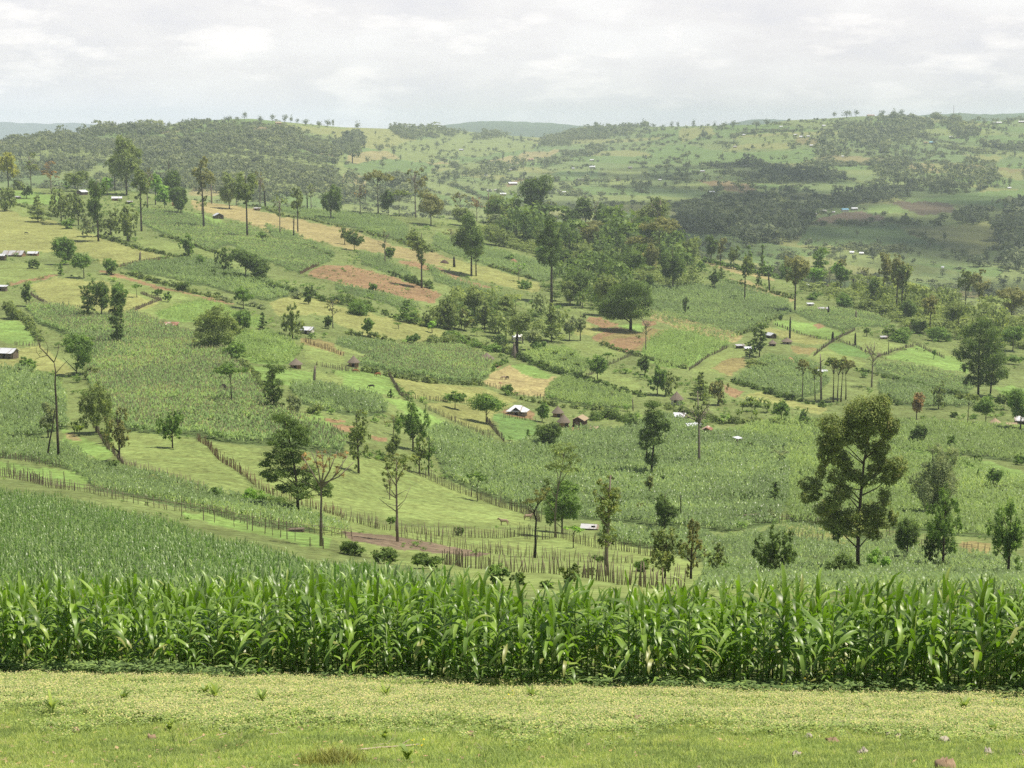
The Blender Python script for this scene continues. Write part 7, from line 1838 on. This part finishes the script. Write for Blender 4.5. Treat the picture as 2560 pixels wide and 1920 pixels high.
# far houses: small roofs on the hills
FH = [('B', 780, 352, 28, 'w'), ('B', 1110, 572, 60, 'w'), ('B', 960, 616, 34, 'g'), ('B', 1010, 614, 36, 'g'), ('B', 1048, 640, 40, 'w'), ('B', 938, 516, 22, 'w'), ('B', 1228, 416, 34, 'r'), ('B', 1620, 418, 26, 'w'), ('B', 1622, 464, 40, 'w'), ('B', 1500, 470, 18, 'w'), ('B', 1550, 546, 36, 'g'), ('B', 1610, 548, 26, 'g'), ('B', 1790, 546, 30, 'r'), ('B', 1410, 618, 24, 'w'), ('B', 1440, 624, 24, 'w'), ('B', 1500, 618, 24, 'g'), ('B', 1864, 466, 26, 'g'), ('B', 1962, 396, 16, 'w'), ('B', 2056, 544, 20, 'w'), ('B', 1092, 480, 24, 'g'),
      ('C', 650, 202, 22, 'w'), ('C', 410, 254, 20, 'w'), ('C', 742, 254, 22, 'w'), ('C', 780, 268, 28, 'w'), ('C', 824, 264, 22, 'w'), ('C', 850, 326, 34, 'w'), ('C', 958, 318, 24, 'w'), ('C', 924, 196, 24, 'w'), ('C', 1128, 192, 28, 'w'), ('C', 1226, 128, 52, 'r'), ('C', 1340, 134, 40, 'w'), ('C', 1480, 122, 30, 'g'), ('C', 1580, 306, 26, 'r'), ('C', 1624, 306, 46, 'u'), ('C', 1744, 268, 24, 'w'), ('C', 1786, 272, 24, 'r'), ('C', 2040, 178, 60, 'w'), ('C', 2196, 172, 40, 'w'), ('C', 1046, 392, 16, 'w'), ('C', 424, 456, 26, 'g'), ('C', 145, 490, 28, 'w'), ('C', 200, 630, 44, 'w'), ('C', 920, 750, 42, 'g'), ('C', 858, 770, 42, 'g'), ('C', 1060, 742, 46, 'u'), ('C', 1120, 734, 42, 'w'), ('C', 986, 754, 18, 'w'), ('C', 1104, 1014, 26, 'w'), ('C', 1166, 1020, 26, 'w'), ('C', 1038, 640, 16, 'w'), ('C', 2118, 596, 22, 'w'), ('C', 30, 452, 20, 'w'), ('C', 355, 332, 24, 'g'), ('C', 1690, 1112, 14, 'w'), ('A', 1885, 224, 22, 'w'), ('A', 1790, 182, 40, 'y')]
cw = dict(w='white', g='grey', r='reddish', u='blue', y='tan')
rr_ = unique_labels([(P(c, x, y)[0], f'far {"long" if w_ > 38 else "tiny"} {cw[rf]}-roofed house', {'A': 'on the left hill', 'B': 'on the centre slope ' + ('left' if x < 1300 else 'right'), 'C': ('by the ploughed valley fields' if y > 600 else 'high on the right hills' if x < 1000 else 'at the far right hills')}[c]) for c, x, y, w_, rf in FH])
for i, (c, x, y, w_, rf) in enumerate(FH):
    px, py = P(c, x, y); g = [float(v) for v in ground(px, py, 'f')]; m = g[1] / F / 2.5721; Wm = w_ * m
    t = empty('far_house', tuple(g), math.radians((i * 37) % 40 - 20)); tag(t, rr_[i], 'house', 'houses on the far hills')
    Hh = min(4.6, max(2.6, Wm * .42)); Lx = Wm * .9; Ly = min(Wm * .6, 6)
    b = MB(); b.box(-Lx / 2, Lx / 2, -Ly / 2, Ly / 2, -3, Hh * .62); link('wall', b.mesh('wall', [(M_GWALL, M_MUD, M_LWALL)[i % 3]]), t)
    b = MB()
    for s in (-1, 1):
        Vv = np.array([(-Lx / 2 - .4, 0, Hh), (Lx / 2 + .4, 0, Hh), (Lx / 2 + .4, s * (Ly / 2 + .5), Hh * .56), (-Lx / 2 - .4, s * (Ly / 2 + .5), Hh * .56)])
        b.add(np.concatenate([Vv, Vv + (0, 0, .12 + .02 * s)]), [(0, 3, 2, 1), (4, 5, 6, 7), (0, 1, 5, 4), (1, 2, 6, 5), (2, 3, 7, 6), (3, 0, 4, 7)])
    link('roof', b.mesh('roof', [RM[rf]]), t)

# lattice mast on the right skyline
px, py = P('C', 1758, 150); g = [float(v) for v in ground(px, py, 'f')]; Hm = 96 / 2.5721 * g[1] / F
b = MB()
for s in range(3):
    a = s * 2.094; b.tube([(1.6 * math.cos(a), 1.6 * math.sin(a), -1), (.3 * math.cos(a), .3 * math.sin(a), Hm)], [.28, .2], 4)
for k in range(12):
    z0, z1 = Hm * k / 12, Hm * (k + 1) / 12; q0, q1 = 1.6 - 1.3 * k / 12, 1.6 - 1.3 * (k + 1) / 12
    for s in range(3):
        a, a2 = s * 2.094, (s + 1) * 2.094; b.tube([(q0 * math.cos(a), q0 * math.sin(a), z0), (q1 * math.cos(a2), q1 * math.sin(a2), z1)], .12, 3)
M_STEEL = rough_mat('painted_steel', (.45, .40, .40), (.6, .55, .55), .2, .6, .4, 0)
tag(link('lattice_mast', b.mesh('lattice_mast', [M_STEEL]), None, tuple(g)), 'thin lattice mast on the right skyline', 'mast')

# ------------------------------------------------------------------ clouds that shade the valley (they hang high over it, above the picture)
M_CLOUD, nt, out = new_mat('cloud')
df = N(nt, 'ShaderNodeBsdfDiffuse'); df.inputs['Color'].default_value = (.9, .9, .92, 1)
tp = N(nt, 'ShaderNodeBsdfTransparent'); mx = N(nt, 'ShaderNodeMixShader'); mx.inputs[0].default_value = .3
nt.links.new(tp.outputs[0], mx.inputs[1]); nt.links.new(df.outputs[0], mx.inputs[2]); nt.links.new(mx.outputs[0], out.inputs['Surface'])
def cloud(cx, cy, rx, ry, seed, height=4800):
    r = np.random.default_rng(seed); b = MB(); n = 0
    S = Vector((math.sin(math.radians(90)) * math.cos(math.radians(68)), math.cos(math.radians(90)) * math.cos(math.radians(68)), math.sin(math.radians(68))))
    k = height / S.z; ox, oy = cx + S.x * k, cy + S.y * k
    for i in range(22):
        a = r.uniform(0, 6.28); q = math.sqrt(r.random()) * .95; R_ = r.uniform(.12, .30)
        X0, Y0 = math.cos(a) * q * rx, math.sin(a) * q * ry
        P_ = [(math.sin(t) * R_ * rx * 1.0, -math.cos(t) * R_ * rx * .35) for t in np.linspace(.02, math.pi - .02, 9)]
        V = []; K = 14
        for rr2, z in P_:
            for j in range(K):
                t = 2 * math.pi * j / K; V.append((X0 + rr2 * math.cos(t), Y0 + rr2 * math.sin(t) * ry / rx, z if z > 0 else z * .35))
        Q = [(u_ * K + j, u_ * K + (j + 1) % K, (u_ + 1) * K + (j + 1) % K, (u_ + 1) * K + j) for u_ in range(8) for j in range(K)]
        b.add(V, Q)
    o = link('cloud', b.mesh('cloud', [M_CLOUD], True), None, (ox, oy, height)); o['kind'] = 'structure'
for px, py, rx, ry, sd_ in ((2080, 520, 420, 480, 1), (2420, 640, 330, 420, 2), (1800, 440, 330, 300, 3)):
    X_, Y_, Z_ = ground(px, py, 'f'); cloud(float(X_), float(Y_), rx, ry, sd_)
HAZE = 0.9e-4
EXPO = 0.27
# ------------------------------------------------------------------ sun, sky, air, camera
SUN_EL, SUN_AZ = math.radians(68), math.radians(90)      # azimuth clockwise from +Y: from the right
sd = Vector((math.sin(SUN_AZ) * math.cos(SUN_EL), math.cos(SUN_AZ) * math.cos(SUN_EL), math.sin(SUN_EL)))
L = bpy.data.lights.new('sun', 'SUN'); L.energy = 5.0; L.angle = math.radians(.6); L.color = (1, .928, .79)
so = bpy.data.objects.new('sun', L); COL.objects.link(so)
so.rotation_euler = sd.to_track_quat('Z', 'Y').to_euler(); so.location = (0, 0, 100)

w = bpy.data.worlds.new('World'); scene.world = w; w.use_nodes = True
nt = w.node_tree; nt.nodes.clear()
out = nt.nodes.new('ShaderNodeOutputWorld')
sky = nt.nodes.new('ShaderNodeTexSky'); sky.sky_type = 'NISHITA'; sky.sun_disc = False
sky.sun_elevation = SUN_EL; sky.sun_rotation = SUN_AZ; sky.altitude = 2200; sky.dust_density = 2.0
bg1 = nt.nodes.new('ShaderNodeBackground'); bg1.inputs['Strength'].default_value = .065
nt.links.new(sky.outputs[0], bg1.inputs['Color'])
tc = nt.nodes.new('ShaderNodeTexCoord')
mp = nt.nodes.new('ShaderNodeMapping'); mp.inputs['Scale'].default_value = (1, 1, 3.4)
nt.links.new(tc.outputs['Generated'], mp.inputs['Vector'])
def noise(scale, detail, rough, off):
    m2 = nt.nodes.new('ShaderNodeMapping'); m2.inputs['Location'].default_value = off
    nt.links.new(mp.outputs[0], m2.inputs['Vector'])
    n = nt.nodes.new('ShaderNodeTexNoise'); n.inputs['Scale'].default_value = scale; n.inputs['Detail'].default_value = detail
    n.inputs['Roughness'].default_value = rough; nt.links.new(m2.outputs[0], n.inputs['Vector']); return n
na, nb = noise(9, 10, .6, (0, 0, 0)), noise(17, 12, .58, (3.3, 1, 2))
r1 = ramp(nt, [(.36, (.745, .735, .765)), (.50, (.815, .795, .80)), (.64, (.89, .875, .87))])
nt.links.new(na.outputs['Fac'], r1.inputs['Fac'])
r2 = ramp(nt, [(.54, (0, 0, 0)), (.60, (.4, .4, .4)), (.70, (.95, .95, .95))])
nt.links.new(nb.outputs['Fac'], r2.inputs['Fac'])
mxc = nt.nodes.new('ShaderNodeMix'); mxc.data_type = 'RGBA'
nt.links.new(r2.outputs['Color'], mxc.inputs['Factor']); nt.links.new(r1.outputs['Color'], mxc.inputs[6])
mxc.inputs[7].default_value = (1.0, .965, .94, 1)
bg2 = nt.nodes.new('ShaderNodeBackground'); bg2.inputs['Strength'].default_value = .98
nt.links.new(mxc.outputs[2], bg2.inputs['Color'])
# the cloud bank lies low; overhead the sky opens
sx = nt.nodes.new('ShaderNodeSeparateXYZ'); nt.links.new(tc.outputs['Generated'], sx.inputs[0])
mr = nt.nodes.new('ShaderNodeMapRange'); mr.inputs[1].default_value = .12; mr.inputs[2].default_value = .38
mr.inputs[3].default_value = 1; mr.inputs[4].default_value = .12
nt.links.new(sx.outputs['Z'], mr.inputs[0])
ms = nt.nodes.new('ShaderNodeMixShader')
nt.links.new(mr.outputs[0], ms.inputs[0]); nt.links.new(bg1.outputs[0], ms.inputs[1]); nt.links.new(bg2.outputs[0], ms.inputs[2])
nt.links.new(ms.outputs[0], out.inputs['Surface'])

# the air
hb = MB(); hb.box(-9000, 9000, -60, 15000, -560, 165)
m, nt, out = new_mat('haze')
pv = nt.nodes.new('ShaderNodeVolumePrincipled'); pv.inputs['Color'].default_value = (.79, .90, 1.0, 1); pv.inputs['Density'].default_value = HAZE
pv.inputs['Anisotropy'].default_value = 0.0
nt.links.new(pv.outputs[0], out.inputs['Volume'])
tag(link('haze', hb.mesh('haze', [m])), 'thin pale haze filling the air over the valley', 'haze', kind='stuff')

cam = bpy.data.cameras.new('camera'); co = bpy.data.objects.new('camera', cam); COL.objects.link(co)
cam.sensor_width = 36; cam.lens = 36 * F / W0; cam.clip_start = .1; cam.clip_end = 60000
co.location = (0, 0, 0); co.rotation_euler = (math.pi / 2 - PITCH, 0, 0)
scene.camera = co
scene.view_settings.view_transform = 'Standard'; scene.view_settings.look = 'None'
scene.view_settings.exposure = EXPO; scene.view_settings.gamma = 1
scene.render.resolution_x, scene.render.resolution_y = 1024, 768
scene.cycles.volume_step_rate = 1; scene.cycles.max_bounces = 8; scene.cycles.volume_bounces = 1
scene.cycles.use_denoising = False
